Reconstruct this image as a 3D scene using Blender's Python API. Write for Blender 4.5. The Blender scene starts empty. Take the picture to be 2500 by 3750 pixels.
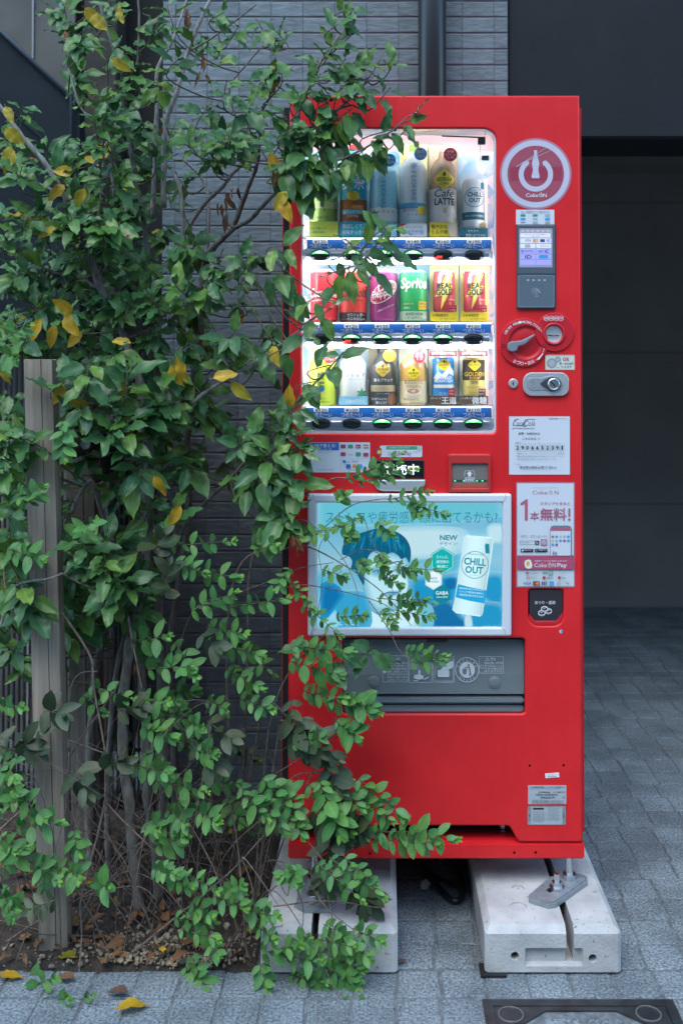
import bpy, bmesh, math, random
import numpy as np
from mathutils import Matrix, Vector
from math import radians, sin, cos, pi, sqrt

sc = bpy.context.scene
col = sc.collection
R = random.Random(11)

# ------------------------------------------------------------------ camera
PIT = radians(1.3)                     # slight upward tilt
F = 3646.0                             # 35 mm lens in photograph pixels
CX, HY = 1396.0, 1340.0                # vanishing point of depth lines / horizon row
CY = HY - F * math.tan(PIT)
CH = 1.336                             # lens height above the paving
cd = bpy.data.cameras.new('camera')
cam = bpy.data.objects.new('camera', cd)
col.objects.link(cam)
cam.location = (0, 0, CH)
cam.rotation_euler = (pi / 2 + PIT, 0, 0)
cd.lens = 35.0
cd.sensor_width = 36.0
cd.shift_x = -(CX - 1250) / 3750
cd.shift_y = -(1875 - CY) / 3750
cd.clip_start = 0.05
cd.clip_end = 300
cd.dof.use_dof = True
cd.dof.focus_distance = 2.36
cd.dof.aperture_fstop = 3.2
sc.camera = cam

# ------------------------------------------------------------------ daylight
SUN_EL, SUN_AZ = radians(62), radians(205)
w = bpy.data.worlds.new('World')
sc.world = w
w.use_nodes = True
nt = w.node_tree
nt.nodes.clear()
sky = nt.nodes.new('ShaderNodeTexSky')
sky.sky_type = 'NISHITA'
sky.sun_disc = False
sky.sun_elevation = SUN_EL
sky.sun_rotation = SUN_AZ
sky.air_density = 1.0
sky.dust_density = 1.0
sky.ozone_density = 0.0
bg = nt.nodes.new('ShaderNodeBackground')
bg.inputs['Strength'].default_value = 0.15
wo = nt.nodes.new('ShaderNodeOutputWorld')
cool = nt.nodes.new('ShaderNodeMix')          # cool white balance of the overcast street light
cool.data_type = 'RGBA'
cool.blend_type = 'MULTIPLY'
cool.inputs['Factor'].default_value = 1.0
cool.inputs['B'].default_value = (0.90, 1.05, 1.05, 1)
nt.links.new(sky.outputs[0], cool.inputs['A'])
nt.links.new(cool.outputs['Result'], bg.inputs[0])
nt.links.new(bg.outputs[0], wo.inputs[0])
sl = bpy.data.lights.new('sun', 'SUN')
sl.energy = 0.5
sl.angle = radians(40)
sl.color = (1.0, 0.97, 0.93)
sun = bpy.data.objects.new('sun', sl)
col.objects.link(sun)
sd = Vector((sin(SUN_AZ) * cos(SUN_EL), cos(SUN_AZ) * cos(SUN_EL), sin(SUN_EL)))
sun.rotation_euler = (-sd).to_track_quat('-Z', 'Y').to_euler()
sun.location = sd * 20
sc.view_settings.view_transform = 'Standard'
sc.view_settings.look = 'None'
sc.view_settings.gamma = 1
sc.view_settings.use_curve_mapping = False
sc.view_settings.exposure = 1.68
sc.cycles.use_denoising = True
sc.cycles.max_bounces = 8
sc.cycles.transparent_max_bounces = 24
sc.cycles.sample_clamp_indirect = 6.0
sc.cycles.caustics_reflective = False
sc.cycles.caustics_refractive = False

# ------------------------------------------------------------------ projection helpers (photograph pixel -> point in the place)
UP = Vector((0, -sin(PIT), cos(PIT)))
FW = Vector((0, cos(PIT), sin(PIT)))
CAM = Vector((0, 0, CH))
def ray(px, py):
    return Vector((1, 0, 0)) * ((px - CX) / F) - UP * ((py - CY) / F) + FW
def P(px, py, Y):
    d = ray(px, py)
    return CAM + d * (Y / d.y)
def G(px, py, z=0.0):
    d = ray(px, py)
    return CAM + d * ((z - CH) / d.z)
Y0 = 2.386          # front of the vending machine door
YW = 3.116          # tiled wall

# ------------------------------------------------------------------ object helpers
PINV = {}
def thing(name, label, cat, loc=(0, 0, 0), group=None):
    o = bpy.data.objects.new(name, None)
    o.empty_display_size = 0.05
    o.location = loc
    col.objects.link(o)
    o['label'] = label
    o['category'] = cat
    if group:
        o['group'] = group
    PINV[o.name] = Matrix.Translation(-Vector(loc))
    return o
def tag(o, label, cat, group=None):
    o['label'] = label
    o['category'] = cat
    if group:
        o['group'] = group
    return o
def link(name, me, parent=None, kind=None, label=None):
    o = bpy.data.objects.new(name, me)
    col.objects.link(o)
    if parent is not None:
        o.parent = parent
        if parent.name in PINV:
            o.matrix_parent_inverse = PINV[parent.name]
    if kind:
        o['kind'] = kind
    if label:
        o['label'] = label
    return o
def mesh(name, V, Fc, m=None, smooth=False):
    me = bpy.data.meshes.new(name)
    me.from_pydata([tuple(map(float, v)) for v in V], [], [tuple(f) for f in Fc])
    if m:
        me.materials.append(m)
    if smooth:
        me.shade_smooth()
    me.update()
    return me
def obj(name, VF, m, parent=None, kind=None, smooth=False, label=None):
    return link(name, mesh(name, VF[0], VF[1], m, smooth), parent, kind, label)
def merge(*vfs):
    V, Fc, n = [], [], 0
    for v, f in vfs:
        V.extend([tuple(a) for a in v])
        Fc.extend([tuple(i + n for i in q) for q in f])
        n += len(v)
    return V, Fc
def from_bm(bm):
    bm.verts.ensure_lookup_table()
    V = [tuple(v.co) for v in bm.verts]
    Fc = [tuple(v.index for v in f.verts) for f in bm.faces]
    bm.free()
    return V, Fc
def box(x0, x1, y0, y1, z0, z1, bev=0.0, seg=2):
    bm = bmesh.new()
    bmesh.ops.create_cube(bm, size=1)
    for v in bm.verts:
        v.co = ((x0 + x1) / 2 + v.co.x * (x1 - x0), (y0 + y1) / 2 + v.co.y * (y1 - y0), (z0 + z1) / 2 + v.co.z * (z1 - z0))
    if bev:
        bmesh.ops.bevel(bm, geom=bm.edges[:], offset=bev, segments=seg, affect='EDGES', clamp_overlap=True)
    bm.verts.index_update()
    return from_bm(bm)
def tube(pts, rad, n=8, cap=True):
    pts = [Vector(p) for p in pts]
    rs = rad if isinstance(rad, (list, tuple)) else [rad] * len(pts)
    V, Fc = [], []
    prev = None
    for i, p in enumerate(pts):
        t = (pts[min(i + 1, len(pts) - 1)] - pts[max(i - 1, 0)])
        if t.length < 1e-9:
            t = Vector((0, 0, 1))
        t.normalize()
        if prev is None:
            a = t.orthogonal().normalized()
        else:
            a = prev - t * prev.dot(t)
            if a.length < 1e-6:
                a = t.orthogonal()
            a.normalize()
        prev = a
        b = t.cross(a)
        for k in range(n):
            an = 2 * pi * k / n
            V.append(tuple(p + (a * cos(an) + b * sin(an)) * rs[i]))
    for i in range(len(pts) - 1):
        for k in range(n):
            k2 = (k + 1) % n
            Fc.append((i * n + k, i * n + k2, (i + 1) * n + k2, (i + 1) * n + k))
    if cap:
        Fc.append(tuple(range(n - 1, -1, -1)))
        Fc.append(tuple((len(pts) - 1) * n + k for k in range(n)))
    return V, Fc
def spline(pts, k=6):
    pts = [Vector(p) for p in pts]
    if len(pts) < 3:
        return [pts[0].lerp(pts[-1], i / k) for i in range(k + 1)]
    out = []
    for i in range(len(pts) - 1):
        p0, p1, p2, p3 = pts[max(i - 1, 0)], pts[i], pts[i + 1], pts[min(i + 2, len(pts) - 1)]
        for j in range(k):
            t = j / k
            out.append(0.5 * ((2 * p1) + (p2 - p0) * t + (2 * p0 - 5 * p1 + 4 * p2 - p3) * t * t + (3 * p1 - p0 - 3 * p2 + p3) * t ** 3))
    out.append(pts[-1])
    return out
def lathe(c, prof, n=28, a0=0.0, a1=2 * pi):
    """prof: list of (radius, z) ; c = (x, y)"""
    full = abs(a1 - a0 - 2 * pi) < 1e-6
    m_ = n if full else n + 1
    V, Fc = [], []
    for r, z in prof:
        for k in range(m_):
            a = a0 + (a1 - a0) * k / n
            V.append((c[0] + r * sin(a), c[1] - r * cos(a), z))
    for i in range(len(prof) - 1):
        for k in range(n):
            k2 = (k + 1) % m_
            Fc.append((i * m_ + k, i * m_ + k2, (i + 1) * m_ + k2, (i + 1) * m_ + k))
    if full:
        Fc.append(tuple(range(m_ - 1, -1, -1)))
        Fc.append(tuple((len(prof) - 1) * m_ + k for k in range(m_)))
    return V, Fc
def rr(x0, z0, x1, z1, r=0.0, n=6):
    """rounded rectangle loop; r one radius or (tl,tr,br,bl) in the loop's own units, z0 = first row, z1 = last row"""
    if not isinstance(r, (tuple, list)):
        r = (r,) * 4
    sx = 1 if x1 > x0 else -1
    sz = 1 if z1 > z0 else -1
    out = []
    for (cx, cz, a0, rad) in ((x0, z0, pi, r[0]), (x1, z0, 1.5 * pi, r[1]), (x1, z1, 0, r[2]), (x0, z1, 0.5 * pi, r[3])):
        if rad <= 0:
            out.append((cx, cz))
            continue
        ox = cx + (rad * sx if cx == x0 else -rad * sx)
        oz = cz + (rad * sz if cz == z0 else -rad * sz)
        for k in range(n + 1):
            a = a0 + pi / 2 * k / n
            out.append((ox + rad * cos(a) * sx, oz + rad * sin(a) * sz))
    return out
def ell(cx, cz, rx, rz=None, n=40, a0=0.0, a1=2 * pi):
    rz = rx if rz is None else rz
    full = abs(a1 - a0 - 2 * pi) < 1e-6
    return [(cx + rx * cos(a0 + (a1 - a0) * k / n), cz + rz * sin(a0 + (a1 - a0) * k / n)) for k in range(n if full else n + 1)]
def arcband(cx, cz, r0, r1, a0, a1, n=24):
    return ell(cx, cz, r1, n=n, a0=a0, a1=a1) + ell(cx, cz, r0, n=n, a0=a1, a1=a0)
def curl(pts, k=6):
    """closed smooth loop through pts"""
    n = len(pts)
    out = []
    for i in range(n):
        p0, p1, p2, p3 = [Vector(pts[(i + d) % n]) for d in (-1, 0, 1, 2)]
        for j in range(k):
            t = j / k
            q = 0.5 * ((2 * p1) + (p2 - p0) * t + (2 * p0 - 5 * p1 + 4 * p2 - p3) * t * t + (3 * p1 - p0 - 3 * p2 + p3) * t ** 3)
            out.append((q.x, q.y))
    return out
def stroke(pts, w0, w1=None, smooth=True):
    """ribbon along a pixel polyline"""
    w1 = w0 if w1 is None else w1
    if smooth:
        p = [Vector((q.x, q.y)) for q in spline([(a, b, 0) for a, b in pts], 6)]
    else:
        p = [Vector(q) for q in pts]
    L, Rr = [], []
    for i, q in enumerate(p):
        t = (p[min(i + 1, len(p) - 1)] - p[max(i - 1, 0)])
        t = t.normalized() if t.length else Vector((1, 0))
        nrm = Vector((-t.y, t.x))
        ww = (w0 + (w1 - w0) * i / max(1, len(p) - 1)) / 2
        L.append(tuple(q + nrm * ww))
        Rr.append(tuple(q - nrm * ww))
    return L + Rr[::-1]
def get_vf(me):
    n = len(me.vertices)
    a = np.empty(n * 3)
    me.vertices.foreach_get('co', a)
    V = a.reshape(-1, 3)
    return V, [tuple(p.vertices) for p in me.polygons]
def wl(loop, Y):
    """pixel loop -> (x,z) loop on the plane y = Y"""
    o = []
    for a, b in loop:
        p = P(a, b, Y)
        o.append((p.x, p.z))
    return o
def plate(loops, yf, T=0.0, bev=0.0, seg=2):
    """flat plate in the x-z plane with holes; front face at y = yf, thickness T away from the camera"""
    cu = bpy.data.curves.new('c', 'CURVE')
    cu.dimensions = '2D'
    cu.fill_mode = 'BOTH'
    cu.extrude = max(0.0, T / 2 - bev)
    cu.bevel_depth = bev
    cu.bevel_resolution = seg - 1
    cu.offset = -bev
    for lp in loops:
        s = cu.splines.new('POLY')
        s.points.add(len(lp) - 1)
        s.use_cyclic_u = True
        for p, q in zip(s.points, lp):
            p.co = (q[0], q[1], 0, 1)
    ob = bpy.data.objects.new('c', cu)
    me = bpy.data.meshes.new_from_object(ob)
    V, Fc = get_vf(me)
    bpy.data.objects.remove(ob)
    bpy.data.meshes.remove(me)
    bpy.data.curves.remove(cu)
    return np.stack([V[:, 0], yf + T / 2 - V[:, 2], V[:, 1]], 1), Fc
def pplate(loops_px, Y, T=0.0, bev=0.0, seg=2):
    return plate([wl(l, Y) for l in loops_px], Y, T, bev, seg)
_tc = {}
def glyphs(s, bold=0.0, shear=0.0):
    k = (s, bold, shear)
    if k in _tc:
        return _tc[k]
    cu = bpy.data.curves.new('t', 'FONT')
    cu.body = s
    cu.resolution_u = 2
    cu.offset = bold
    cu.shear = shear
    cu.align_x = 'CENTER'
    cu.space_line = 0.85
    ob = bpy.data.objects.new('t', cu)
    me = bpy.data.meshes.new_from_object(ob)
    V, Fc = get_vf(me)
    bpy.data.objects.remove(ob)
    bpy.data.meshes.remove(me)
    bpy.data.curves.remove(cu)
    V = V[:, :2].copy()
    _tc[k] = (V, Fc)
    return _tc[k]
def refine(V, Fc, mx):
    """split long edges so that a flat shape can be wrapped on a curved body"""
    bm = bmesh.new()
    vs = [bm.verts.new((a, 0, b)) for a, b in V]
    for f in Fc:
        try:
            bm.faces.new([vs[i] for i in f])
        except ValueError:
            pass
    bmesh.ops.triangulate(bm, faces=bm.faces[:])
    for _ in range(5):
        es = [e for e in bm.edges if abs(e.verts[0].co.x - e.verts[1].co.x) > mx]
        if not es:
            break
        bmesh.ops.subdivide_edges(bm, edges=es, cuts=1)
        bmesh.ops.triangulate(bm, faces=[f for f in bm.faces if len(f.verts) > 3])
    bm.verts.index_update()
    W, Q = from_bm(bm)
    W = np.array(W)
    return W[:, [0, 2]], Q
class Ink:
    """flat print laid on a surface: lettering and printed shapes, one object per colour"""
    def __init__(s, parent, Y, lift=0.0004, wrap=None):
        s.parent, s.Y, s.lift, s.wrap = parent, Y, lift, wrap
        s.k = 0
        s.d = {}
    def put(s, m, V, Fc, text):
        V = np.asarray(V, float)
        s.k += 1
        off = s.lift + 0.00007 * s.k
        if s.wrap:
            V, Fc = refine(V, Fc, 0.006)
            y = np.array([s.wrap(a, b) for a, b in V]) - off
        else:
            y = np.full(len(V), s.Y - off)
        W = np.stack([V[:, 0], y, V[:, 1]], 1)
        e = s.d.setdefault(m.name, [m, [], [], False])
        n = len(e[1])
        e[1].extend(map(tuple, W))
        e[2].extend([tuple(i + n for i in f) for f in Fc])
        e[3] = e[3] or text
    def t(s, m, txt, bx, bold=0.0, shear=0.0, rot=0.0):
        V, Fc = glyphs(txt, (0.0 if bold > 0.02 else min(bold, 0.006)) if any(ord(ch_) > 0x2e80 for ch_ in txt) else bold, shear)
        if not len(V):
            return
        lo, hi = V.min(0), V.max(0)
        sp = np.maximum(hi - lo, 1e-6)
        x0, y0, x1, y1 = bx
        U = (V - lo) / sp
        px = x0 + U[:, 0] * (x1 - x0)
        py = y1 - U[:, 1] * (y1 - y0)
        heavy = bold > 0.02 and any(ord(ch_) > 0x2e80 for ch_ in txt)
        if rot:
            c, q = cos(rot), sin(rot)
            mx, my = (x0 + x1) / 2, (y0 + y1) / 2
            dx, dy = px - mx, py - my
            px, py = mx + dx * c - dy * q, my + dx * q + dy * c
        if heavy:
            o_ = (y1 - y0) * bold * 0.55
            for ax, ay in ((o_, 0), (-o_, 0), (0, o_), (0, -o_)):
                s.put(m, wl(list(zip(px + ax, py + ay)), s.Y), Fc, True)
        s.put(m, wl(list(zip(px, py)), s.Y), Fc, True)
    def arc(s, m, txt, cx, cy, r, h, a0, a1, bold=0.0, inward=False):
        """single characters along an arc, angles clockwise from the top in degrees"""
        n = len(txt)
        for i, ch in enumerate(txt):
            if ch == ' ':
                continue
            a = radians(a0 + (a1 - a0) * i / max(1, n - 1))
            x, y = cx + r * sin(a), cy - r * cos(a)
            wd = h * (0.55 if ch in '!/・、。.1 ' else 0.95)
            hh = h * (0.3 if ch in '・、。.ー' else 1)
            s.t(m, ch, (x - wd / 2, y - hh / 2, x + wd / 2, y + hh / 2), bold, 0, a + (pi if inward else 0))
    def lp(s, m, *loops):
        V, Fc = plate([wl(l, s.Y) for l in loops], 0.0)
        s.put(m, V[:, [0, 2]], Fc, False)
    def r(s, m, x0, y0, x1, y1, rad=0.0):
        s.lp(m, rr(x0, y0, x1, y1, rad))
    def e(s, m, cx, cy, rx, ry=None, ring=None):
        ls = [ell(cx, cy, rx, ry)]
        if ring:
            ls.append(ell(cx, cy, rx - ring, (ry or rx) - ring))
        s.lp(m, *ls)
    def fr(s, m, x0, y0, x1, y1, w=1.5, rad=0.0):
        s.lp(m, rr(x0, y0, x1, y1, rad), rr(x0 + w, y0 + w, x1 - w, y1 - w, max(0, rad - w)))
    def done(s):
        for m, V, Fc, tx in s.d.values():
            obj('lettering' if tx else 'printed_shape', (V, Fc), m, s.parent)

# ------------------------------------------------------------------ materials
MATS = {}
def mat(name, c=(0.5, 0.5, 0.5), rough=0.5, metal=0.0, em=None, es=0.0, spec=0.5, coat=0.0, alpha=1.0, trans=0.0, noise=0.0, nscale=20.0, bump=0.0, bscale=60.0):
    if name in MATS:
        return MATS[name]
    m = bpy.data.materials.new(name)
    MATS[name] = m
    m.use_nodes = True
    t = m.node_tree
    b = t.nodes['Principled BSDF']
    b.inputs['Base Color'].default_value = (*c, 1)
    b.inputs['Roughness'].default_value = rough
    b.inputs['Metallic'].default_value = metal
    b.inputs['Specular IOR Level'].default_value = spec
    b.inputs['Coat Weight'].default_value = coat
    b.inputs['Coat Roughness'].default_value = 0.12
    b.inputs['Alpha'].default_value = alpha
    b.inputs['Transmission Weight'].default_value = trans
    if em:
        b.inputs['Emission Color'].default_value = (*em, 1)
        b.inputs['Emission Strength'].default_value = es
    if noise or bump:
        g = t.nodes.new('ShaderNodeNewGeometry')
    if noise:
        n = t.nodes.new('ShaderNodeTexNoise')
        n.inputs['Scale'].default_value = nscale
        n.inputs['Detail'].default_value = 5
        t.links.new(g.outputs['Position'], n.inputs['Vector'])
        rp = t.nodes.new('ShaderNodeValToRGB')
        rp.color_ramp.elements[0].position = 0.3
        rp.color_ramp.elements[1].position = 0.7
        rp.color_ramp.elements[0].color = (*[x * (1 - noise) for x in c], 1)
        rp.color_ramp.elements[1].color = (*[min(1, x * (1 + noise)) for x in c], 1)
        t.links.new(n.outputs['Fac'], rp.inputs['Fac'])
        t.links.new(rp.outputs['Color'], b.inputs['Base Color'])
    if bump:
        n2 = t.nodes.new('ShaderNodeTexNoise')
        n2.inputs['Scale'].default_value = bscale
        n2.inputs['Detail'].default_value = 4
        t.links.new(g.outputs['Position'], n2.inputs['Vector'])
        bp = t.nodes.new('ShaderNodeBump')
        bp.inputs['Strength'].default_value = bump
        bp.inputs['Distance'].default_value = 0.01
        t.links.new(n2.outputs['Fac'], bp.inputs['Height'])
        t.links.new(bp.outputs['Normal'], b.inputs['Normal'])
    return m
def N(m):
    return m.node_tree.nodes, m.node_tree.links, m.node_tree.nodes['Principled BSDF']
def flat(name, c=None, rough=0.45):
    return mat(name, c, rough)
def lit(name, c, s=1.0):
    return mat(name, (c[0] * 0.5, c[1] * 0.5, c[2] * 0.5), 0.4, em=c, es=s)

RED = mat('red_enamel', (0.74, 0.018, 0.022), 0.42, spec=0.35, coat=0.06, bump=0.02, bscale=350)
def weather(m, lo=0.88, hi=1.08, r0=0.36, r1=0.56):
    # handled paint: faint cloudy tone, smears in the gloss and thin runs from the rain
    n, l, b = N(m)
    c = tuple(b.inputs['Base Color'].default_value)
    g = n.new('ShaderNodeNewGeometry')
    a1 = n.new('ShaderNodeTexNoise'); a1.inputs['Scale'].default_value = 4.5; a1.inputs['Detail'].default_value = 7; a1.inputs['Roughness'].default_value = 0.65
    l.new(g.outputs['Position'], a1.inputs['Vector'])
    mp = n.new('ShaderNodeMapping'); mp.inputs['Scale'].default_value = (55, 55, 1.4)
    l.new(g.outputs['Position'], mp.inputs['Vector'])
    a2 = n.new('ShaderNodeTexNoise'); a2.inputs['Scale'].default_value = 1.0; a2.inputs['Detail'].default_value = 3
    l.new(mp.outputs['Vector'], a2.inputs['Vector'])
    av = n.new('ShaderNodeMath'); av.operation = 'MULTIPLY_ADD'; av.inputs[1].default_value = 0.14
    l.new(a2.outputs['Fac'], av.inputs[0]); l.new(a1.outputs['Fac'], av.inputs[2])
    rp = n.new('ShaderNodeValToRGB')
    rp.color_ramp.elements[0].position = 0.40; rp.color_ramp.elements[0].color = (*[x * lo for x in c[:3]], 1)
    rp.color_ramp.elements[1].position = 0.74; rp.color_ramp.elements[1].color = (*[min(1, x * hi + 0.003) for x in c[:3]], 1)
    l.new(av.outputs[0], rp.inputs['Fac']); l.new(rp.outputs['Color'], b.inputs['Base Color'])
    mr = n.new('ShaderNodeMapRange'); mr.inputs['From Min'].default_value = 0.4; mr.inputs['From Max'].default_value = 0.9; mr.inputs['To Min'].default_value = r0; mr.inputs['To Max'].default_value = r1
    l.new(av.outputs[0], mr.inputs['Value']); l.new(mr.outputs['Result'], b.inputs['Roughness'])
weather(RED)
def pitted(m):
    n, l, b = N(m)
    g = n.new('ShaderNodeNewGeometry')
    v = n.new('ShaderNodeTexNoise'); v.inputs['Scale'].default_value = 95; v.inputs['Detail'].default_value = 2
    l.new(g.outputs['Position'], v.inputs['Vector'])
    rp = n.new('ShaderNodeValToRGB')
    rp.color_ramp.elements[0].position = 0.27; rp.color_ramp.elements[0].color = (0.45, 0.44, 0.42, 1)
    rp.color_ramp.elements[1].position = 0.33; rp.color_ramp.elements[1].color = (1, 1, 1, 1)
    l.new(v.outputs['Fac'], rp.inputs['Fac'])
    old = b.inputs['Base Color'].links[0].from_socket
    mx = n.new('ShaderNodeMix'); mx.data_type = 'RGBA'; mx.blend_type = 'MULTIPLY'; mx.inputs['Factor'].default_value = 1
    l.new(old, mx.inputs['A']); l.new(rp.outputs['Color'], mx.inputs['B']); l.new(mx.outputs['Result'], b.inputs['Base Color'])
def speckle():
    m = mat('granite', (0.2, 0.2, 0.2), 0.75)
    n, l, b = N(m)
    g = n.new('ShaderNodeNewGeometry')
    oi = n.new('ShaderNodeObjectInfo')
    n1 = n.new('ShaderNodeTexNoise'); n1.inputs['Scale'].default_value = 165; n1.inputs['Detail'].default_value = 4; n1.inputs['Roughness'].default_value = 0.7
    l.new(g.outputs['Position'], n1.inputs['Vector'])
    r1 = n.new('ShaderNodeValToRGB')
    r1.color_ramp.elements[0].position = 0.36; r1.color_ramp.elements[0].color = (0.062, 0.080, 0.095, 1)
    r1.color_ramp.elements[1].position = 0.66; r1.color_ramp.elements[1].color = (0.345, 0.405, 0.44, 1)
    l.new(n1.outputs['Fac'], r1.inputs['Fac'])
    n2 = n.new('ShaderNodeTexNoise'); n2.inputs['Scale'].default_value = 7; n2.inputs['Detail'].default_value = 4
    l.new(g.outputs['Position'], n2.inputs['Vector'])
    r2 = n.new('ShaderNodeValToRGB')
    r2.color_ramp.elements[0].position = 0.35; r2.color_ramp.elements[0].color = (0.60, 0.61, 0.62, 1)
    r2.color_ramp.elements[1].position = 0.65; r2.color_ramp.elements[1].color = (1, 1, 1, 1)
    l.new(n2.outputs['Fac'], r2.inputs['Fac'])
    mr = n.new('ShaderNodeMapRange'); mr.inputs['To Min'].default_value = 0.88; mr.inputs['To Max'].default_value = 1.1
    l.new(oi.outputs['Random'], mr.inputs['Value'])
    x1 = n.new('ShaderNodeMix'); x1.data_type = 'RGBA'; x1.blend_type = 'MULTIPLY'; x1.inputs['Factor'].default_value = 1
    l.new(r1.outputs['Color'], x1.inputs['A']); l.new(r2.outputs['Color'], x1.inputs['B'])
    x2 = n.new('ShaderNodeMix'); x2.data_type = 'RGBA'; x2.blend_type = 'MULTIPLY'; x2.inputs['Factor'].default_value = 1
    l.new(x1.outputs['Result'], x2.inputs['A']); l.new(mr.outputs['Result'], x2.inputs['B'])
    l.new(x2.outputs['Result'], b.inputs['Base Color'])
    bp = n.new('ShaderNodeBump'); bp.inputs['Strength'].default_value = 0.5; bp.inputs['Distance'].default_value = 0.004
    l.new(n1.outputs['Fac'], bp.inputs['Height']); l.new(bp.outputs['Normal'], b.inputs['Normal'])
    return m
GRANITE = speckle()
MORTAR = mat('joint_sand', (0.145, 0.165, 0.178), 0.95, noise=0.4, nscale=60, bump=0.6, bscale=300)
def tilemat():
    m = mat('wall_tile', (0.2, 0.2, 0.21), 0.6)
    n, l, b = N(m)
    g = n.new('ShaderNodeNewGeometry')
    oi = n.new('ShaderNodeObjectInfo')
    mr = n.new('ShaderNodeMapRange'); mr.inputs['To Min'].default_value = 0.86; mr.inputs['To Max'].default_value = 1.1
    l.new(oi.outputs['Random'], mr.inputs['Value'])
    n1 = n.new('ShaderNodeTexNoise'); n1.inputs['Scale'].default_value = 30; n1.inputs['Detail'].default_value = 5
    l.new(g.outputs['Position'], n1.inputs['Vector'])
    r1 = n.new('ShaderNodeValToRGB')
    r1.color_ramp.elements[0].position = 0.3; r1.color_ramp.elements[0].color = (0.112, 0.144, 0.160, 1)
    r1.color_ramp.elements[1].position = 0.75; r1.color_ramp.elements[1].color = (0.152, 0.190, 0.208, 1)
    l.new(n1.outputs['Fac'], r1.inputs['Fac'])
    x2 = n.new('ShaderNodeMix'); x2.data_type = 'RGBA'; x2.blend_type = 'MULTIPLY'; x2.inputs['Factor'].default_value = 1
    l.new(r1.outputs['Color'], x2.inputs['A']); l.new(mr.outputs['Result'], x2.inputs['B'])
    l.new(x2.outputs['Result'], b.inputs['Base Color'])
    n2 = n.new('ShaderNodeTexNoise'); n2.inputs['Scale'].default_value = 45; n2.inputs['Detail'].default_value = 5
    mp = n.new('ShaderNodeMapping'); mp.inputs['Scale'].default_value = (0.6, 1, 1.6)
    l.new(g.outputs['Position'], mp.inputs['Vector']); l.new(mp.outputs['Vector'], n2.inputs['Vector'])
    bp = n.new('ShaderNodeBump'); bp.inputs['Strength'].default_value = 0.4; bp.inputs['Distance'].default_value = 0.008
    l.new(n2.outputs['Fac'], bp.inputs['Height']); l.new(bp.outputs['Normal'], b.inputs['Normal'])
    return m
TILE = tilemat()
GROUT = mat('tile_grout', (0.125, 0.152, 0.167), 0.9)
CONC = mat('pale_concrete', (0.46, 0.46, 0.46), 0.85, noise=0.24, nscale=11, bump=0.2, bscale=140)
pitted(CONC)
DKPAINT = mat('charcoal_paint', (0.011, 0.014, 0.017), 0.6, noise=0.15, nscale=6, spec=0.25)
DARKWALL = mat('garage_wall_paint', (0.26, 0.245, 0.22), 0.7, noise=0.12, nscale=3)
STEEL = mat('zinc_steel', (0.62, 0.64, 0.66), 0.28, metal=1.0)
BLACK = mat('black_plastic', (0.012, 0.012, 0.014), 0.4)
WHITEP = mat('white_plastic', (0.78, 0.80, 0.82), 0.35)

# ================================================================== SETTING
def grid_noise(seed):
    r = random.Random(seed)
    ph = [(r.uniform(0, 6.3), r.uniform(0, 6.3), r.uniform(0.5, 1)) for _ in range(6)]
    def f(x, y, s=1.0):
        return sum(a * sin(x * s * (i + 1) * 1.3 + p) * sin(y * s * (i + 1) * 1.1 + q) for i, (p, q, a) in enumerate(ph)) / 3.5
    return f
ground = obj('pavement', ([(-40, -40, -0.0020), (40, -40, -0.0020), (40, 40, -0.0020), (-40, 40, -0.0020)], [(0, 1, 2, 3)]), MORTAR, kind='structure')

def sett_mesh(seed, wx=0.0895, wy=0.0935):
    r = random.Random(seed)
    nf = grid_noise(seed)
    n = 7
    V, Fc = [], []
    GRD = (-.5, -.475, -.44, 0, .44, .475, .5)
    for j in range(n):
        for i in range(n):
            u, v = GRD[i], GRD[j]
            e = max(abs(u), abs(v)) * 2
            x, y = u * wx, v * wy
            if e > 0.97:
                k = r.uniform(-0.0025, 0.0015)
                x += k * (1 if u > 0 else -1) * (abs(u) > 0.49)
                y += r.uniform(-0.0025, 0.0015) * (1 if v > 0 else -1) * (abs(v) > 0.49)
                if abs(u) > 0.49 and abs(v) > 0.49:
                    x *= 0.965; y *= 0.965
                z = -0.0014 + r.uniform(-0.0006, 0.0004)
            else:
                z = 0.0007 * nf(u * 3, v * 3) + r.uniform(-0.0004, 0.0004)
            V.append((x, y, z))
    for j in range(n - 1):
        for i in range(n - 1):
            a = j * n + i
            Fc.append((a, a + 1, a + n + 1, a + n))
    rim = [i for i in range(n)] + [n - 1 + n * j for j in range(1, n)] + [n * n - 2 - i for i in range(n - 1)] + [n * (n - 2 - j) for j in range(n - 2)]
    b = len(V)
    for q in rim:
        V.append((V[q][0] * 1.02, V[q][1] * 1.02, -0.02))
    for k in range(len(rim)):
        k2 = (k + 1) % len(rim)
        Fc.append((rim[k2], rim[k], b + k, b + k2))
    return V, Fc
SETT = [sett_mesh(40 + i) for i in range(7)]
SETTM = [mesh('paving_stone', v, f, GRANITE) for v, f in SETT]
for m_ in SETTM:
    m_.shade_smooth()
PX, PY_ = 0.094, 0.098
cand = []
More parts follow.
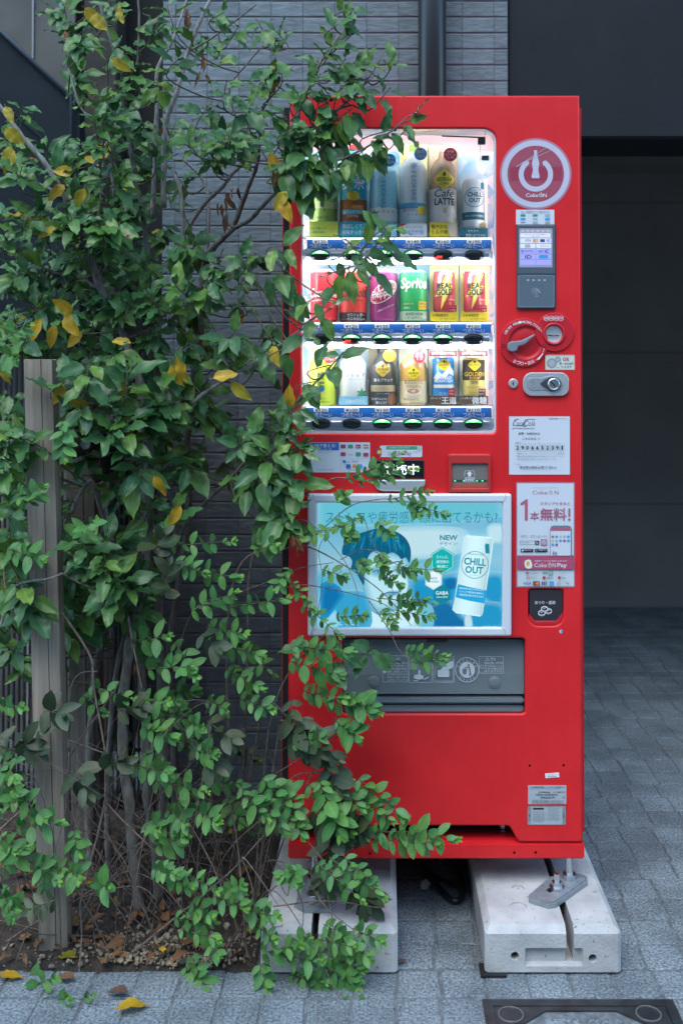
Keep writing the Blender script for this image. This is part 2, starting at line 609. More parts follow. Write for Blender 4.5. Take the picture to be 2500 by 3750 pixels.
for j in range(-5, 36):
    yc = 2.185 + j * PY_
    jo = R.uniform(-0.012, 0.012)
    for i in range(-17, 22):
        xc = 0.079 + i * PX + jo
        if yc > 2.24 and xc < 0.0:
            if xc < -0.24 or yc > 2.5:
                continue
        if 0.205 < xc < 0.64 and yc < G(2100, 3666).y + 0.03:
            continue
        if yc > 3.1 and xc < 0.36:
            continue
        q = Vector((xc, yc, 0)) - CAM
        d = q.dot(FW)
        px, py = CX + F * q.x / d, CY - F * q.dot(UP) / d
        vis = -40 < px < 2540 and py < 3790 and not (1075 < px < 2125 and py < 3130)
        hid = (980 < px < 1440 and 3130 < py < 3520) or (1790 < px < 2240 and 3130 < py < 3520)
        cand.append((0 if not vis else (1 if hid else 2), d, xc, yc))
cand.sort(key=lambda c: (-c[0], c[1]))
sv, sf = [], []
for n_, (vis, d, xc, yc) in enumerate(cand):
    k = R.randrange(7)
    rz = R.choice((0, pi)) + R.uniform(-0.03, 0.03)
    M = Matrix.Translation((xc + R.uniform(-0.002, 0.002), yc + R.uniform(-0.002, 0.002), R.uniform(-0.0005, 0.0008))) @ Matrix.Rotation(rz, 4, 'Z') @ Matrix.Rotation(R.uniform(-0.008, 0.008), 4, 'X')
    if n_ < 300 and vis:
        o = link('paving_stone', SETTM[k], ground)
        o.matrix_basis = M
    else:
        b = len(sv)
        sv.extend([tuple(M @ Vector(v)) for v in SETT[k][0]])
        sf.extend([tuple(i + b for i in f) for f in SETT[k][1]])
obj('paving_stones', (sv, sf), GRANITE, ground, 'stuff', smooth=True)

# ---- planting bed
SOIL = mat('soil', (0.045, 0.034, 0.026), 0.95, noise=0.5, nscale=45, bump=0.8, bscale=120)
nf = grid_noise(5)
V, Fc = [], []
nx, ny = 60, 34
for j in range(ny + 1):
    for i in range(nx + 1):
        x = -1.9 + 1.62 * i / nx
        y = 2.215 + 0.9 * j / ny
        e = min(1, j / 2.0)
        V.append((x, y + 0.012 * nf(x * 14, 0.3) * (j == 0), -0.004 + e * (0.014 + 0.010 * nf(x * 6, y * 7) + 0.006 * nf(x * 25, y * 22) + 0.012 * (j / ny))))
for j in range(ny):
    for i in range(nx):
        a = j * (nx + 1) + i
        Fc.append((a, a + 1, a + nx + 2, a + nx + 1))
obj('planting_bed_soil', (V, Fc), SOIL, kind='structure', smooth=True)
PEB = mat('gravel', (0.25, 0.20, 0.145), 0.9, noise=0.55, nscale=70)
def pebble(r):
    bm = bmesh.new()
    bmesh.ops.create_icosphere(bm, subdivisions=1, radius=1)
    for v in bm.verts:
        v.co *= r.uniform(0.7, 1.2)
    bm.verts.index_update()
    return from_bm(bm)
pv, pf = [], []
PB = [pebble(R) for _ in range(5)]
for _ in range(800):
    if R.random() < 0.75:
        px = R.gauss(620, 190)
        Y = 2.235 + abs(R.gauss(0, 0.075))
    else:
        px = R.uniform(-60, 1000)
        Y = 2.225 + R.random() ** 2 * 0.6
    x = (px - CX) / F * Y
    if x > -0.285:
        continue
    s = R.choice((0.0022, 0.003, 0.003, 0.004, 0.0055)) * R.uniform(0.7, 1.3)
    z = 0.012 + 0.010 * nf(x * 6, Y * 7) + 0.006 * nf(x * 25, Y * 22) + s * 0.4
    q, f = R.choice(PB)
    M = Matrix.Translation((x, Y, z)) @ Matrix.Rotation(R.uniform(0, 6.3), 4, 'Z') @ Matrix.Rotation(R.uniform(0, 3), 4, 'X') @ Matrix.Diagonal((s * 1.3, s, s * 0.8, 1))
    b = len(pv)
    pv.extend([tuple(M @ Vector(v)) for v in q])
    pf.extend([tuple(i + b for i in t) for t in f])
obj('gravel', (pv, pf), PEB, kind='stuff')

# ---- tiled wall of the building behind
wx0, wx1 = P(592, HY, YW).x, P(1861, HY, YW).x
tw = thing('tiled_wall', 'grey building wall of rough narrow tiles behind the vending machine', 'wall', (0, YW, 0))
obj('wall_base', box(wx0, wx1, YW + 0.0008, YW + 0.22, -0.1, 5.0), GROUT, tw)
def tile_mesh(seed):
    r = random.Random(seed)
    nf_ = grid_noise(seed)
    wx, wz = 0.0985, 0.0476
    nu, nv = 7, 7
    GU, GV = (-.5, -.488, -.47, 0, .47, .488, .5), (-.5, -.465, -.42, 0, .42, .465, .5)
    V, Fc = [], []
    for j in range(nv):
        for i in range(nu):
            u, v = GU[i], GV[j]
            e = abs(u) > 0.49 or abs(v) > 0.49
            V.append((u * wx, (-0.0004 if abs(v) > 0.49 else -0.0018) if e else -0.0022 - 0.0007 * nf_(u * 5, v * 3) + r.uniform(-0.0004, 0.0004), v * wz))
    for j in range(nv - 1):
        for i in range(nu - 1):
            a = j * nu + i
            Fc.append((a, a + 1, a + nu + 1, a + nu))
    return V, Fc
TL = [tile_mesh(80 + i) for i in range(8)]
TLM = [mesh('tile', v, f, TILE, True) for v, f in TL]
TW, TH = 0.1002, 0.0508
jx = P(1224.5, HY, YW).x
jz = P(1300, 122, YW).z
tiles = []
for i in range(-6, 6):
    for k in range(-50, 32):
        x = jx + (i + 0.5) * TW
        z = jz + (k + 0.5) * TH
        if z < 0 or z > 4.9 or x + TW / 2 < wx0 or x - TW / 2 > wx1:
            continue
        e0, e1 = max(x - TW / 2, wx0 + 0.0005), min(x + TW / 2, wx1 - 0.0005)
        x, wsc = (e0 + e1) / 2, (e1 - e0) / TW
        q = Vector((x, YW, z)) - CAM
        d = q.dot(FW)
        px, py = CX + F * q.x / d, CY - F * q.dot(UP) / d
        vis = py > -40 and not (px > 1070 and py > 330) and not (1500 < px < 1640) and py < 3000
        tiles.append((not vis, py, x, z, wsc))
tiles.sort(key=lambda a: (a[0], a[1]))
sv, sf = [], []
for n_, (nv_, py, x, z, wsc) in enumerate(tiles):
    k = R.randrange(8)
    M = Matrix.Translation((x, YW, z + R.uniform(-0.0006, 0.0006))) @ Matrix.Rotation(R.choice((0, pi)), 4, 'Y') @ Matrix.Rotation(R.uniform(-0.003, 0.003), 4, 'Z') @ Matrix.Diagonal((wsc, 1, 1, 1))
    if n_ < 300 and not nv_:
        o = link('tile', TLM[k], tw)
        o.matrix_parent_inverse = PINV[tw.name]
        o.matrix_basis = M
    else:
        b = len(sv)
        sv.extend([tuple(M @ Vector(v)) for v in TL[k][0]])
        sf.extend([tuple(i + b for i in f) for f in TL[k][1]])
obj('tiles', (sv, sf), TILE, tw, 'stuff', smooth=True)

# ---- drain pipe
PIPE = mat('dark_pipe', (0.05, 0.052, 0.056), 0.28, metal=0.6)
pc = P(1583, HY, 3.05)
dp = thing('drain_pipe', 'dark round drain pipe running up the tiled wall above the machine', 'drain pipe', (pc.x, pc.y, 0))
obj('pipe', tube([(pc.x, pc.y, 0.0), (pc.x, pc.y, 5.0)], 0.0435, 32), PIPE, dp, smooth=True)
for z in (1.2, 3.2):
    obj('bracket', merge(tube([(pc.x, pc.y, z), (pc.x, pc.y, z + 0.03)], 0.047, 32), box(pc.x - 0.012, pc.x + 0.012, pc.y, YW + 0.004, z, z + 0.03)), PIPE, dp)

# ---- garage opening at the right
ga = thing('garage', 'dark open garage bay with a charcoal lintel beside the vending machine', 'garage', (1.4, 4.0, 0))
lz = P(2300, 512, 3.16).z
obj('lintel', box(wx1 + 0.002, 3.4, 3.135, 3.42, lz, 5.0, 0.006), DKPAINT, ga)
obj('soffit', box(wx1 + 0.1, 3.4, 3.43, 5.8, 2.41, 2.55), DARKWALL, ga)
obj('side_wall', box(wx1 - 0.2, wx1 - 0.002, 3.34, 5.75, -0.05, 2.6), DARKWALL, ga)
obj('side_wall', box(3.3, 3.45, 3.43, 5.75, -0.05, 2.6), DARKWALL, ga)
by = 5.55
zz = -0.05
for h in (0.62, 0.84, 0.84, 0.45):
    obj('wall_panel', box(wx1, 3.3, by, by + 0.04, zz + 0.0015, zz + h - 0.0015, 0.001), DARKWALL, ga)
    zz += h
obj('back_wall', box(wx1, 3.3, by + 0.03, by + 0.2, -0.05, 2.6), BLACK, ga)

# ---- unseen office block added behind the camera to block low sky
ob_ = thing('added_street_block', 'unseen grey office block added behind the viewer to block low sky', 'building', (0, -6.5, 0))
obj('wall', box(-16, 16, -7.2, -6.5, 0, 6.6), mat('added_facade', (0.26, 0.26, 0.26), 0.85, noise=0.2, nscale=2), ob_)
SGL = mat('added_window', (0.05, 0.06, 0.07), 0.1)
for fl in range(2):
    for k in range(9):
        wf = obj('window', box(-14 + k * 3.3, -12.2 + k * 3.3, -6.5, -6.44, 1.0 + fl * 2.6, 2.4 + fl * 2.6), mat('added_frame', (0.4, 0.4, 0.4), 0.5, metal=0.5), ob_)
        obj('pane', box(-13.95 + k * 3.3, -12.25 + k * 3.3, -6.437, -6.43, 1.05 + fl * 2.6, 2.35 + fl * 2.6), SGL, wf)

# ---- neighbouring building at the left
NGREY = mat('weathered_panel', (0.115, 0.115, 0.108), 0.8, noise=0.25, nscale=5)
NAVY = mat('navy_steel', (0.009, 0.015, 0.021), 0.6, noise=0.2, nscale=8, spec=0.2)
nb = thing('neighbour_building', 'grey panelled building side behind the tree with a pale joint strip', 'building', (-1.4, 3.6, 0))
a0, a1 = P(113, HY, 3.6).x, P(268, HY, 3.6).x
obj('wall_panel', box(-4.0, a0 - 0.004, 3.6, 3.72, 0, 5.0, 0.003), NGREY, nb)
obj('wall_panel', box(a0 + 0.004, a1, 3.6, 3.72, 0, 5.0, 0.003), NGREY, nb)
obj('joint_strip', box(a0 - 0.0035, a0 + 0.0035, 3.594, 3.7, 0, 5.0), mat('pale_sealant', (0.3, 0.31, 0.32), 0.6), nb)
obj('corner_recess', box(a1 + 0.002, wx0 - 0.002, 3.66, 3.9, 0, 5.0), mat('dark_recess_wall', (0.018, 0.019, 0.02), 0.8, noise=0.4, nscale=6), nb)  # near-black wall colour over the whole recess, tone varied at random
obj('recess_pier', box(P(300, HY, 3.5).x, P(420, HY, 3.5).x, 3.50, 3.65, 0, 5.0, 0.004), mat('brown_render', (0.05, 0.042, 0.036), 0.85, noise=0.4, nscale=9), nb)
def prism_y(loop, y0, y1):
    n = len(loop)
    V = [(x, y0, z) for x, z in loop] + [(x, y1, z) for x, z in loop]
    Fc = [tuple(range(n)), tuple(range(2 * n - 1, n - 1, -1))] + [(i, n + i, n + (i + 1) % n, (i + 1) % n) for i in range(n)]
    return V, Fc
st = thing('steel_staircase', 'dark navy steel stair flank sloping down across the grey building', 'staircase', (-1.2, 3.3, 0))
obj('stringer', prism_y(wl([(-420, -290), (0, 118), (292, 392), (292, 1160), (-420, 1160)], 3.34), 3.34, 3.40), NAVY, st)
q0, q1 = P(-420, -284, 3.33), P(296, 390, 3.33)
obj('edge_trim', tube([q0, q1], 0.0075, 8), mat('trim_steel', (0.10, 0.12, 0.14), 0.4, metal=0.5), st, smooth=True)
obj('edge_trim', tube([P(-200, 190, 3.33), P(260, 600, 3.33)], 0.003, 6), NAVY, st)
obj('edge_trim', tube([P(-100, 560, 3.33), P(240, 720, 3.33)], 0.006, 6), mat('trim_steel'), st)
obj('post', tube([P(226, -60, 3.45), P(226, 130, 3.45)], 0.010, 10), mat('post_steel', (0.12, 0.16, 0.20), 0.4, metal=0.4), st, smooth=True)
obj('post', tube([P(262, 110, 3.32), P(262, 900, 3.32)], 0.007, 10), NAVY, st, smooth=True)

# ---- wire fence behind the planting
fe = thing('wire_fence', 'black metal fence of thin upright bars behind the wooden posts', 'fence', (-1.0, 2.98, 0))
fv = []
x = -1.9
while x < wx0 + 0.02:
    fv.append(box(x, x + 0.0055, 2.98, 2.986, 0.02, 1.42))
    x += 0.0155
obj('upright_bars', merge(*fv), BLACK, fe, 'stuff')
for z in (0.2, 0.62, 1.04, 1.385):
    obj('rail', tube([(-1.9, 2.975, z), (wx0, 2.975, z)], 0.006, 8), mat('fence_rail', (0.03, 0.034, 0.036), 0.4, metal=0.3), fe, smooth=True)
for px in (-40, 470):
    x = P(px, HY, 2.99).x
    obj('post', box(x - 0.02, x + 0.02, 2.99, 3.03, 0, 1.43, 0.003), BLACK, fe)

# ---- wooden tree support
def woodmat(name, c0, c1):
    m = mat(name, c0, 0.8)
    n, l, b = N(m)
    g = n.new('ShaderNodeNewGeometry')
    mp = n.new('ShaderNodeMapping'); mp.inputs['Scale'].default_value = (60, 60, 3.0)
    l.new(g.outputs['Position'], mp.inputs['Vector'])
    nz = n.new('ShaderNodeTexNoise'); nz.inputs['Scale'].default_value = 1.2; nz.inputs['Detail'].default_value = 6
    l.new(mp.outputs['Vector'], nz.inputs['Vector'])
    rp = n.new('ShaderNodeValToRGB')
    rp.color_ramp.elements[0].position = 0.3; rp.color_ramp.elements[0].color = (*c0, 1)
    rp.color_ramp.elements[1].position = 0.7; rp.color_ramp.elements[1].color = (*c1, 1)
    l.new(nz.outputs['Fac'], rp.inputs['Fac']); l.new(rp.outputs['Color'], b.inputs['Base Color'])
    bp = n.new('ShaderNodeBump'); bp.inputs['Strength'].default_value = 0.5; bp.inputs['Distance'].default_value = 0.004
    l.new(nz.outputs['Fac'], bp.inputs['Height']); l.new(bp.outputs['Normal'], b.inputs['Normal'])
    return m
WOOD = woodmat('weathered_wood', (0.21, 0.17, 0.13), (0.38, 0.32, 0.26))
WOOD2 = woodmat('shaded_wood', (0.09, 0.075, 0.06), (0.17, 0.15, 0.125))  # rear post: shade put into a darker copy of the wood colour
LOG = woodmat('mossy_log', (0.03, 0.03, 0.022), (0.085, 0.075, 0.058))
def post(top, bot, w, d, rot, seed):
    r = random.Random(seed)
    V, Fc = [], []
    n = 14
    prof = [(-.5, -.5), (-.2, -.53), (.1, -.53), (.12, -.44), (.135, -.53), (.3, -.52), (.5, -.45), (.52, 0), (.5, .5), (-.5, .5), (-.52, 0)]
    for i in range(n + 1):
        p = Vector(bot).lerp(Vector(top), i / n)
        for a, b in prof:
            x, y = a * w * (1 + r.uniform(-.008, .008)), b * d
            V.append((p.x + x * cos(rot) - y * sin(rot), p.y + x * sin(rot) + y * cos(rot), p.z + (r.uniform(-.002, .002) if i == n else 0)))
    k = len(prof)
    for i in range(n):
        for j in range(k):
            j2 = (j + 1) % k
            Fc.append((i * k + j, i * k + j2, (i + 1) * k + j2, (i + 1) * k + j))
    Fc.append(tuple(n * k + j for j in range(k)))
    return V, Fc
ts = thing('tree_support', 'weathered square timber posts with a round cross log propping the tree', 'tree support', (P(212, 3470, 2.29).x, 2.29, 0))
pt, pb = P(150, 1318, 2.32), G(208, 3470, 0.0)
obj('post', post(pt, (pb.x, pb.y, -0.03), 0.063, 0.05, 0.06, 1), WOOD, ts)
kn = P(126, 1402, pt.y - 0.029)
obj('knot', lathe((0, 0), [(0.0001, 0), (0.007, 0.0), (0.009, -0.002)], 16), mat('knot_wood', (0.09, 0.07, 0.055), 0.8), ts).matrix_basis = Matrix.Translation((kn.x, pt.y - 0.0262, kn.z)) @ Matrix.Rotation(pi / 2, 4, 'X')
pt2 = P(300, 1440, 2.66)
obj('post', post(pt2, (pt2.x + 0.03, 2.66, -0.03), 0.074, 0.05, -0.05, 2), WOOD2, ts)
l0, l1 = P(208, 1655, 2.37), P(470, 1560, 2.80)
lp_ = [l0.lerp(l1, i / 10) for i in range(11)]
obj('cross_log', tube(lp_, [0.031 * (1 + 0.05 * sin(i * 2.1)) for i in range(11)], 18), LOG, ts, smooth=False)
bq = P(312, 1627, 2.44)
obj('bolt', merge(tube([bq, bq + Vector((-0.0, -0.012, 0))], 0.009, 6), tube([bq + Vector((0, 0.002, 0)), bq + Vector((0, -0.002, 0))], 0.013, 16)), STEEL, ts)
obj('binding_rope', tube([P(330, 1560, 2.60), P(395, 1600, 2.52), P(400, 1700, 2.52), P(360, 1735, 2.6)], 0.022, 12), mat('palm_rope', (0.022, 0.018, 0.014), 0.95, bump=0.8, bscale=400), ts, smooth=True)

# ================================================================== MACHINE FOOTINGS
def block(name, x0, x1, y0, y1, zt, slot, pocket, holes, label):
    bm = bmesh.new()
    bmesh.ops.create_cube(bm, size=1)
    for v in bm.verts:
        v.co = ((x0 + x1) / 2 + v.co.x * (x1 - x0), (y0 + y1) / 2 + v.co.y * (y1 - y0), 0.006 + (v.co.z + 0.5) * (zt - 0.006))
    es = [e for e in bm.edges if all(v.co.z > zt - 0.001 for v in e.verts)]
    bmesh.ops.bevel(bm, geom=es, offset=0.014, segments=1, affect='EDGES')
    es = [e for e in bm.edges if all(v.co.y < y0 + 0.0005 for v in e.verts) and abs(e.verts[0].co.z - e.verts[1].co.z) > 0.04]
    bmesh.ops.bevel(bm, geom=es, offset=0.007, segments=1, affect='EDGES')
    me = bpy.data.meshes.new(name)
    bm.to_mesh(me); bm.free()
    me.materials.append(CONC)
    o = bpy.data.objects.new(name, me)
    col.objects.link(o)
    cuts = [box(slot[0], slot[1], y0 - 0.1, y1 + 0.1, 0.022, zt + 0.1)]
    if pocket:
        cuts.append(box(pocket[0], pocket[1], y0 - 0.1, y0 + 0.014, pocket[2], pocket[3], 0.003, 1))
    for hx, hz in holes:
        cuts.append(tube([(hx, y0 - 0.1, hz), (hx, y0 + 0.05, hz)], 0.0092, 20))
    for hx, hy, hr, hd in ((x0 + 0.095, y0 + 0.165, 0.015, 0.004), (x0 + 0.085, y0 + 0.085, 0.019, 0.003)):
        cuts.append(tube([(hx, hy, zt - hd), (hx, hy, zt + 0.1)], hr, 20))
    tmp = []
    for c in cuts:
        co = bpy.data.objects.new('cut', mesh('cut', *c))
        col.objects.link(co)
        md = o.modifiers.new('b', 'BOOLEAN')
        md.operation = 'DIFFERENCE'; md.solver = 'EXACT'; md.object = co
        tmp.append(co)
    dg = bpy.context.evaluated_depsgraph_get()
    nm = bpy.data.meshes.new_from_object(o.evaluated_get(dg))
    nm.name = name
    o.modifiers.clear()
    o.data = nm
    for c in tmp:
        bpy.data.objects.remove(c)
    if not nm.materials:
        nm.materials.append(CONC)
    return o
sY = 2.215 / F
def bX(px):
    return (px - CX) * sY
def bZ(py):
    return CH - (py - HY) * sY
ZT = 0.103
rb = thing('concrete_footing', 'pale concrete footing block with a steel clamp on top under the machine', 'concrete block', (0.377, 2.215, 0.006), 'concrete footing blocks')
o = block('block', bX(1770), bX(2262), 2.215, 2.93, ZT, (bX(2063), bX(2092)), (bX(1914), bX(2123), bZ(3508), bZ(3443)), [(bX(1877.5), bZ(3472)), (bX(2158), bZ(3480))], '')
o.parent = rb; o.matrix_parent_inverse = PINV[rb.name]
lb = thing('concrete_footing', 'concrete footing block half hidden by the overhanging green sprigs', 'concrete block', (-0.115, 2.215, 0.006), 'concrete footing blocks')
o = block('block', bX(960), bX(1455), 2.215, 2.93, ZT, (bX(1142), bX(1168)), (bX(1096), bX(1300), bZ(3508), bZ(3443)), [(bX(1071), bZ(3474)), (bX(1351), bZ(3477))], '')
o.parent = lb; o.matrix_parent_inverse = PINV[lb.name]
obj('rubber_pad', box(bX(1752), bX(1846), 2.203, 2.25, 0.0005, 0.0058), BLACK, rb)
CLAMP = mat('cast_clamp', (0.27, 0.30, 0.33), 0.42, metal=0.35, noise=0.15, nscale=60)
def clamp(loop, parent, hole=None):
    bm = bmesh.new()
    vs = []
    for a, b in loop:
        q = G(a, b, ZT + 0.014)
        vs.append(bm.verts.new((q.x, q.y, ZT + 0.0005)))
    f = bm.faces.new(vs)
    if f.normal.z < 0:
        f.normal_flip()
    r = bmesh.ops.extrude_face_region(bm, geom=[f])
    top = [v for v in r['geom'] if isinstance(v, bmesh.types.BMVert)]
    for v in top:
        v.co.z = ZT + 0.014
    tf = [g for g in r['geom'] if isinstance(g, bmesh.types.BMFace)][0]
    bmesh.ops.bevel(bm, geom=list(tf.edges), offset=0.004, segments=2, affect='EDGES')
    bmesh.ops.recalc_face_normals(bm, faces=bm.faces[:])
    bm.verts.index_update()
    return obj('clamp_plate', from_bm(bm), CLAMP, parent)
cp = clamp([(1934, 3272), (2010, 3207), (2116, 3196), (2147, 3204), (2149, 3222), (2034, 3303), (2006, 3307), (1936, 3284)], rb)
q = [G(a, b, ZT + 0.0146) for a, b in ((1998, 3259), (2018, 3246), (2034, 3256), (2012, 3269))]
obj('clamp_slot', ([tuple(v) for v in q], [(0, 1, 2, 3)]), BLACK, cp)
q = G(2037, 3250, ZT + 0.0145)
obj('hex_bolt', merge(tube([q, q + Vector((0, 0, 0.003))], 0.017, 20), tube([q + Vector((0, 0, 0.003)), q + Vector((0, 0, 0.014))], 0.0125, 6), tube([q + Vector((0, 0, 0.014)), q + Vector((0, 0, 0.032))], 0.0065, 14)), STEEL, cp)
cp2 = clamp([(1085, 3300), (1100, 3180), (1215, 3180), (1232, 3300), (1205, 3322), (1112, 3322)], lb)
q = G(1150, 3275, ZT + 0.0145)
obj('hex_bolt', merge(tube([q, q + Vector((0, 0, 0.003))], 0.017, 20), tube([q + Vector((0, 0, 0.003)), q + Vector((0, 0, 0.014))], 0.0125, 6), tube([q + Vector((0, 0, 0.014)), q + Vector((0, 0, 0.03))], 0.0065, 14)), STEEL, cp2)

# ---- manhole cover with inlaid setts
MH = mat('manhole_steel', (0.055, 0.060, 0.066), 0.38, metal=0.5, noise=0.3, nscale=30)
mx0, mx1, my1, my0 = G(1768, 3690).x, G(2462, 3668).x, G(2100, 3666).y, 1.70
mh = thing('manhole_cover', 'steel edged inspection cover inlaid with granite setts in the paving', 'manhole cover', ((mx0 + mx1) / 2, (my0 + my1) / 2, 0))
def zplate(loops, zt, T):
    V, Fc = plate(loops, 0.0, T)
    V = np.stack([V[:, 0], V[:, 2], zt - V[:, 1]], 1)
    return V, [f[::-1] for f in Fc]
obj('frame', zplate([rr(mx0, my0, mx1, my1), rr(mx0 + 0.021, my0 + 0.021, mx1 - 0.021, my1 - 0.021)], 0.004, 0.03), MH, mh)
i0, i1, j0, j1 = mx0 + 0.023, mx1 - 0.023, my0 + 0.023, my1 - 0.023
c_ = 0.085
octo = [(i0 + c_ + 0.02, j1 - 0.012), (i1 - c_ - 0.02, j1 - 0.012), (i1 - 0.012, j1 - c_), (i1 - 0.012, j0 + c_), (i1 - c_, j0 + 0.012), (i0 + c_, j0 + 0.012), (i0 + 0.012, j0 + c_), (i0 + 0.012, j1 - c_)]
obj('lid_plate', zplate([rr(i0, j0, i1, j1), octo], 0.003, 0.02), MH, mh)
obj('mortar_infill', zplate([octo], -0.001, 0.015), MORTAR, mh)
for jj in range(4):
    for ii in range(4):
        xx, yy = (i0 + i1) / 2 + (ii - 1.5) * 0.086, j1 - 0.075 - jj * 0.088
        if (ii in (0, 3)) and (jj in (0, 3)):
            continue
        o = link('paving_stone', SETTM[(ii + jj * 3) % 7], mh)
        o.matrix_basis = Matrix.Translation((xx, yy, 0.0035)) @ Matrix.Diagonal((0.80, 0.78, 1, 1))
for px, py in ((1869, 3717), (2373, 3714)):
    q = G(px, py, 0.003)
    pg = obj('plug', lathe((q.x, q.y), [(0.024, 0.0), (0.024, 0.0045), (0.0225, 0.0055), (0.0205, 0.0045), (0.0001, 0.0045)], 32), MH, mh, smooth=False)
    obj('plug_rim', lathe((q.x, q.y), [(0.0255, 0.003), (0.0258, 0.0052), (0.0242, 0.0052), (0.0242, 0.003)], 36), mat('worn_rim', (0.25, 0.25, 0.25), 0.5, metal=0.4), pg)

# ---- power cable under the machine
cpts = [G(a, b, z) for a, b, z in ((1500, 3120, 0.05), (1545, 3175, 0.03), (1610, 3255, 0.012), (1660, 3298, 0.012), (1692, 3280, 0.012), (1688, 3215, 0.02), (1650, 3165, 0.03), (1560, 3120, 0.05), (1450, 3090, 0.06))]
tag(obj('power_cable', tube(spline(cpts, 8), 0.0075, 10), BLACK, smooth=True), 'black power cable looped on the paving between the concrete footings', 'cable')
cpts = [G(a, b, z) for a, b, z in ((1480, 3140, 0.02), (1580, 3200, 0.01), (1660, 3240, 0.01), (1700, 3250, 0.01))]
tag(obj('power_cable', tube(spline(cpts, 8), 0.005, 8), BLACK, smooth=True), 'thin black cable lying behind the looped power cable', 'cable')
LIT = mat('litter_paper', (0.35, 0.34, 0.32), 0.9, noise=0.4, nscale=80)
q = G(1556, 3240, 0.012)
bm = bmesh.new(); bmesh.ops.create_icosphere(bm, subdivisions=2, radius=0.014)
for v in bm.verts:
    v.co *= R.uniform(0.6, 1.25)
    v.co += q
bm.verts.index_update()
tag(obj('crumpled_paper', from_bm(bm), LIT), 'small crumpled scrap of pale paper beside the power cable', 'litter')

# ================================================================== VENDING MACHINE
xl = (P(1058, 350, Y0).x + P(1055, 3083, Y0).x) / 2
xr = (P(2119, 350, Y0).x + P(2136, 3083, Y0).x) / 2
zt = P(1600, 349, Y0).z
zb = P(1950, 3085, Y0).z
zb2 = P(1500, 3025, Y0).z
zbase0 = P(1600, 3147, Y0).z
vm = thing('vending_machine', 'tall red drinks vending machine with a lit display window standing on concrete footings', 'vending machine', ((xl + xr) / 2, Y0 + 0.3, zbase0))
WIN = (1104, 471, 1815, 1586)
FLAP = (1254, 2338, 1921, 2614)
CRET = (1934, 2158, 2062, 2292)
cutx0, cutx1 = P(1858, 3025, Y0).x, P(1903, 3083, Y0).x
zc = zb
outline = [(xl, zt), (xr, zt), (xr, zb), (cutx1, zb)]
for k in range(1, 7):
    t = k / 7
    outline.append((cutx1 + (cutx0 - cutx1) * t, zb + (zb2 - zb) * (t * t * (3 - 2 * t))))
outline += [(cutx0, zb2), (xl, zb2)]
door = obj('door', plate([outline, wl(rr(*WIN, (46, 46, 16, 16)), Y0), wl(rr(*FLAP, 12), Y0), wl(rr(*CRET, (14, 14, 38, 38)), Y0)], Y0, 0.012, 0.005, 3), RED, vm)
me = door.data
me.shade_smooth()
me.set_sharp_from_angle(angle=radians(50))
# sides of the door, hinge gap and cabinet
DY = Y0 + 0.150
CABRED = mat('cabinet_red', (0.60, 0.012, 0.020), 0.35, coat=0.1)
for (a, b, c, d) in ((xl + 0.002, xl + 0.012, zb2, zt - 0.002), (xr - 0.012, xr - 0.002, zb + 0.002, zt - 0.002)):
    obj('door_side', box(a, b, Y0 + 0.0105, DY, c, d), CABRED, vm)
obj('door_side', box(xl + 0.012, xr - 0.012, Y0 + 0.0105, DY, zt - 0.012, zt - 0.002), CABRED, vm)
xcl, xcr = P(1037, 700, Y0 + 0.06).x, P(2125.5, 1000, Y0 + 0.06).x
obj('hinge_strip', box(xcl, xl + 0.001, Y0 + 0.045, Y0 + 0.075, zb2, zt - 0.02, 0.003), CABRED, vm)
obj('hinge_gap', box(xcl + 0.004, xl + 0.002, Y0 + 0.030, Y0 + 0.0452, zb2, zt - 0.022), BLACK, vm)
obj('cabinet', box(xcl, xcr, DY + 0.002, Y0 + 0.60, zbase0 + 0.005, zt - 0.016, 0.006), CABRED, vm)
obj('latch_strip', box(xr - 0.001, xcr, Y0 + 0.045, DY, zb, zt - 0.016, 0.003), CABRED, vm)
# base plate and kick grille
bx1 = P(2139, 3120, Y0).x
obj('base_plate', box(xl + 0.001, bx1, Y0 + 0.001, Y0 + 0.025, zbase0, P(1600, 3090, Y0).z, 0.003), RED, vm)
obj('base_ledge', box(xl + 0.004, bx1 - 0.004, Y0 + 0.02, Y0 + 0.1, P(1600, 3090, Y0).z - 0.004, P(1600, 3083, Y0).z), CABRED, vm)
obj('grille_recess', box(xl + 0.012, cutx1 + 0.01, Y0 + 0.07, Y0 + 0.09, zb, zb2 + 0.03), BLACK, vm)
for py in (3038, 3051, 3064):
    z = P(1500, py, Y0 + 0.05).z
    obj('grille_bar', tube([(xl + 0.02, Y0 + 0.05, z), (cutx1, Y0 + 0.05, z)], 0.0018, 6), mat('grille_wire', (0.06, 0.06, 0.07), 0.4, metal=0.6), vm)
obj('levelling_leg', tube([(P(1840, 3050, Y0 + 0.06).x, Y0 + 0.06, zbase0), (P(1840, 3050, Y0 + 0.06).x, Y0 + 0.06, zb2)], 0.010, 12), STEEL, vm)
q = G(2083, 3214, ZT + 0.0146)
obj('anchor_bolt', merge(tube([q, (q.x, q.y, zbase0 + 0.02)], 0.0088, 18), tube([q, q + Vector((0, 0, 0.010))], 0.0155, 20)), STEEL, vm, smooth=False)
q = G(1150, 3225, ZT + 0.0146)
obj('anchor_bolt', merge(tube([q, (q.x, q.y, zbase0 + 0.02)], 0.0088, 18), tube([q, q + Vector((0, 0, 0.010))], 0.0155, 20)), STEEL, vm)
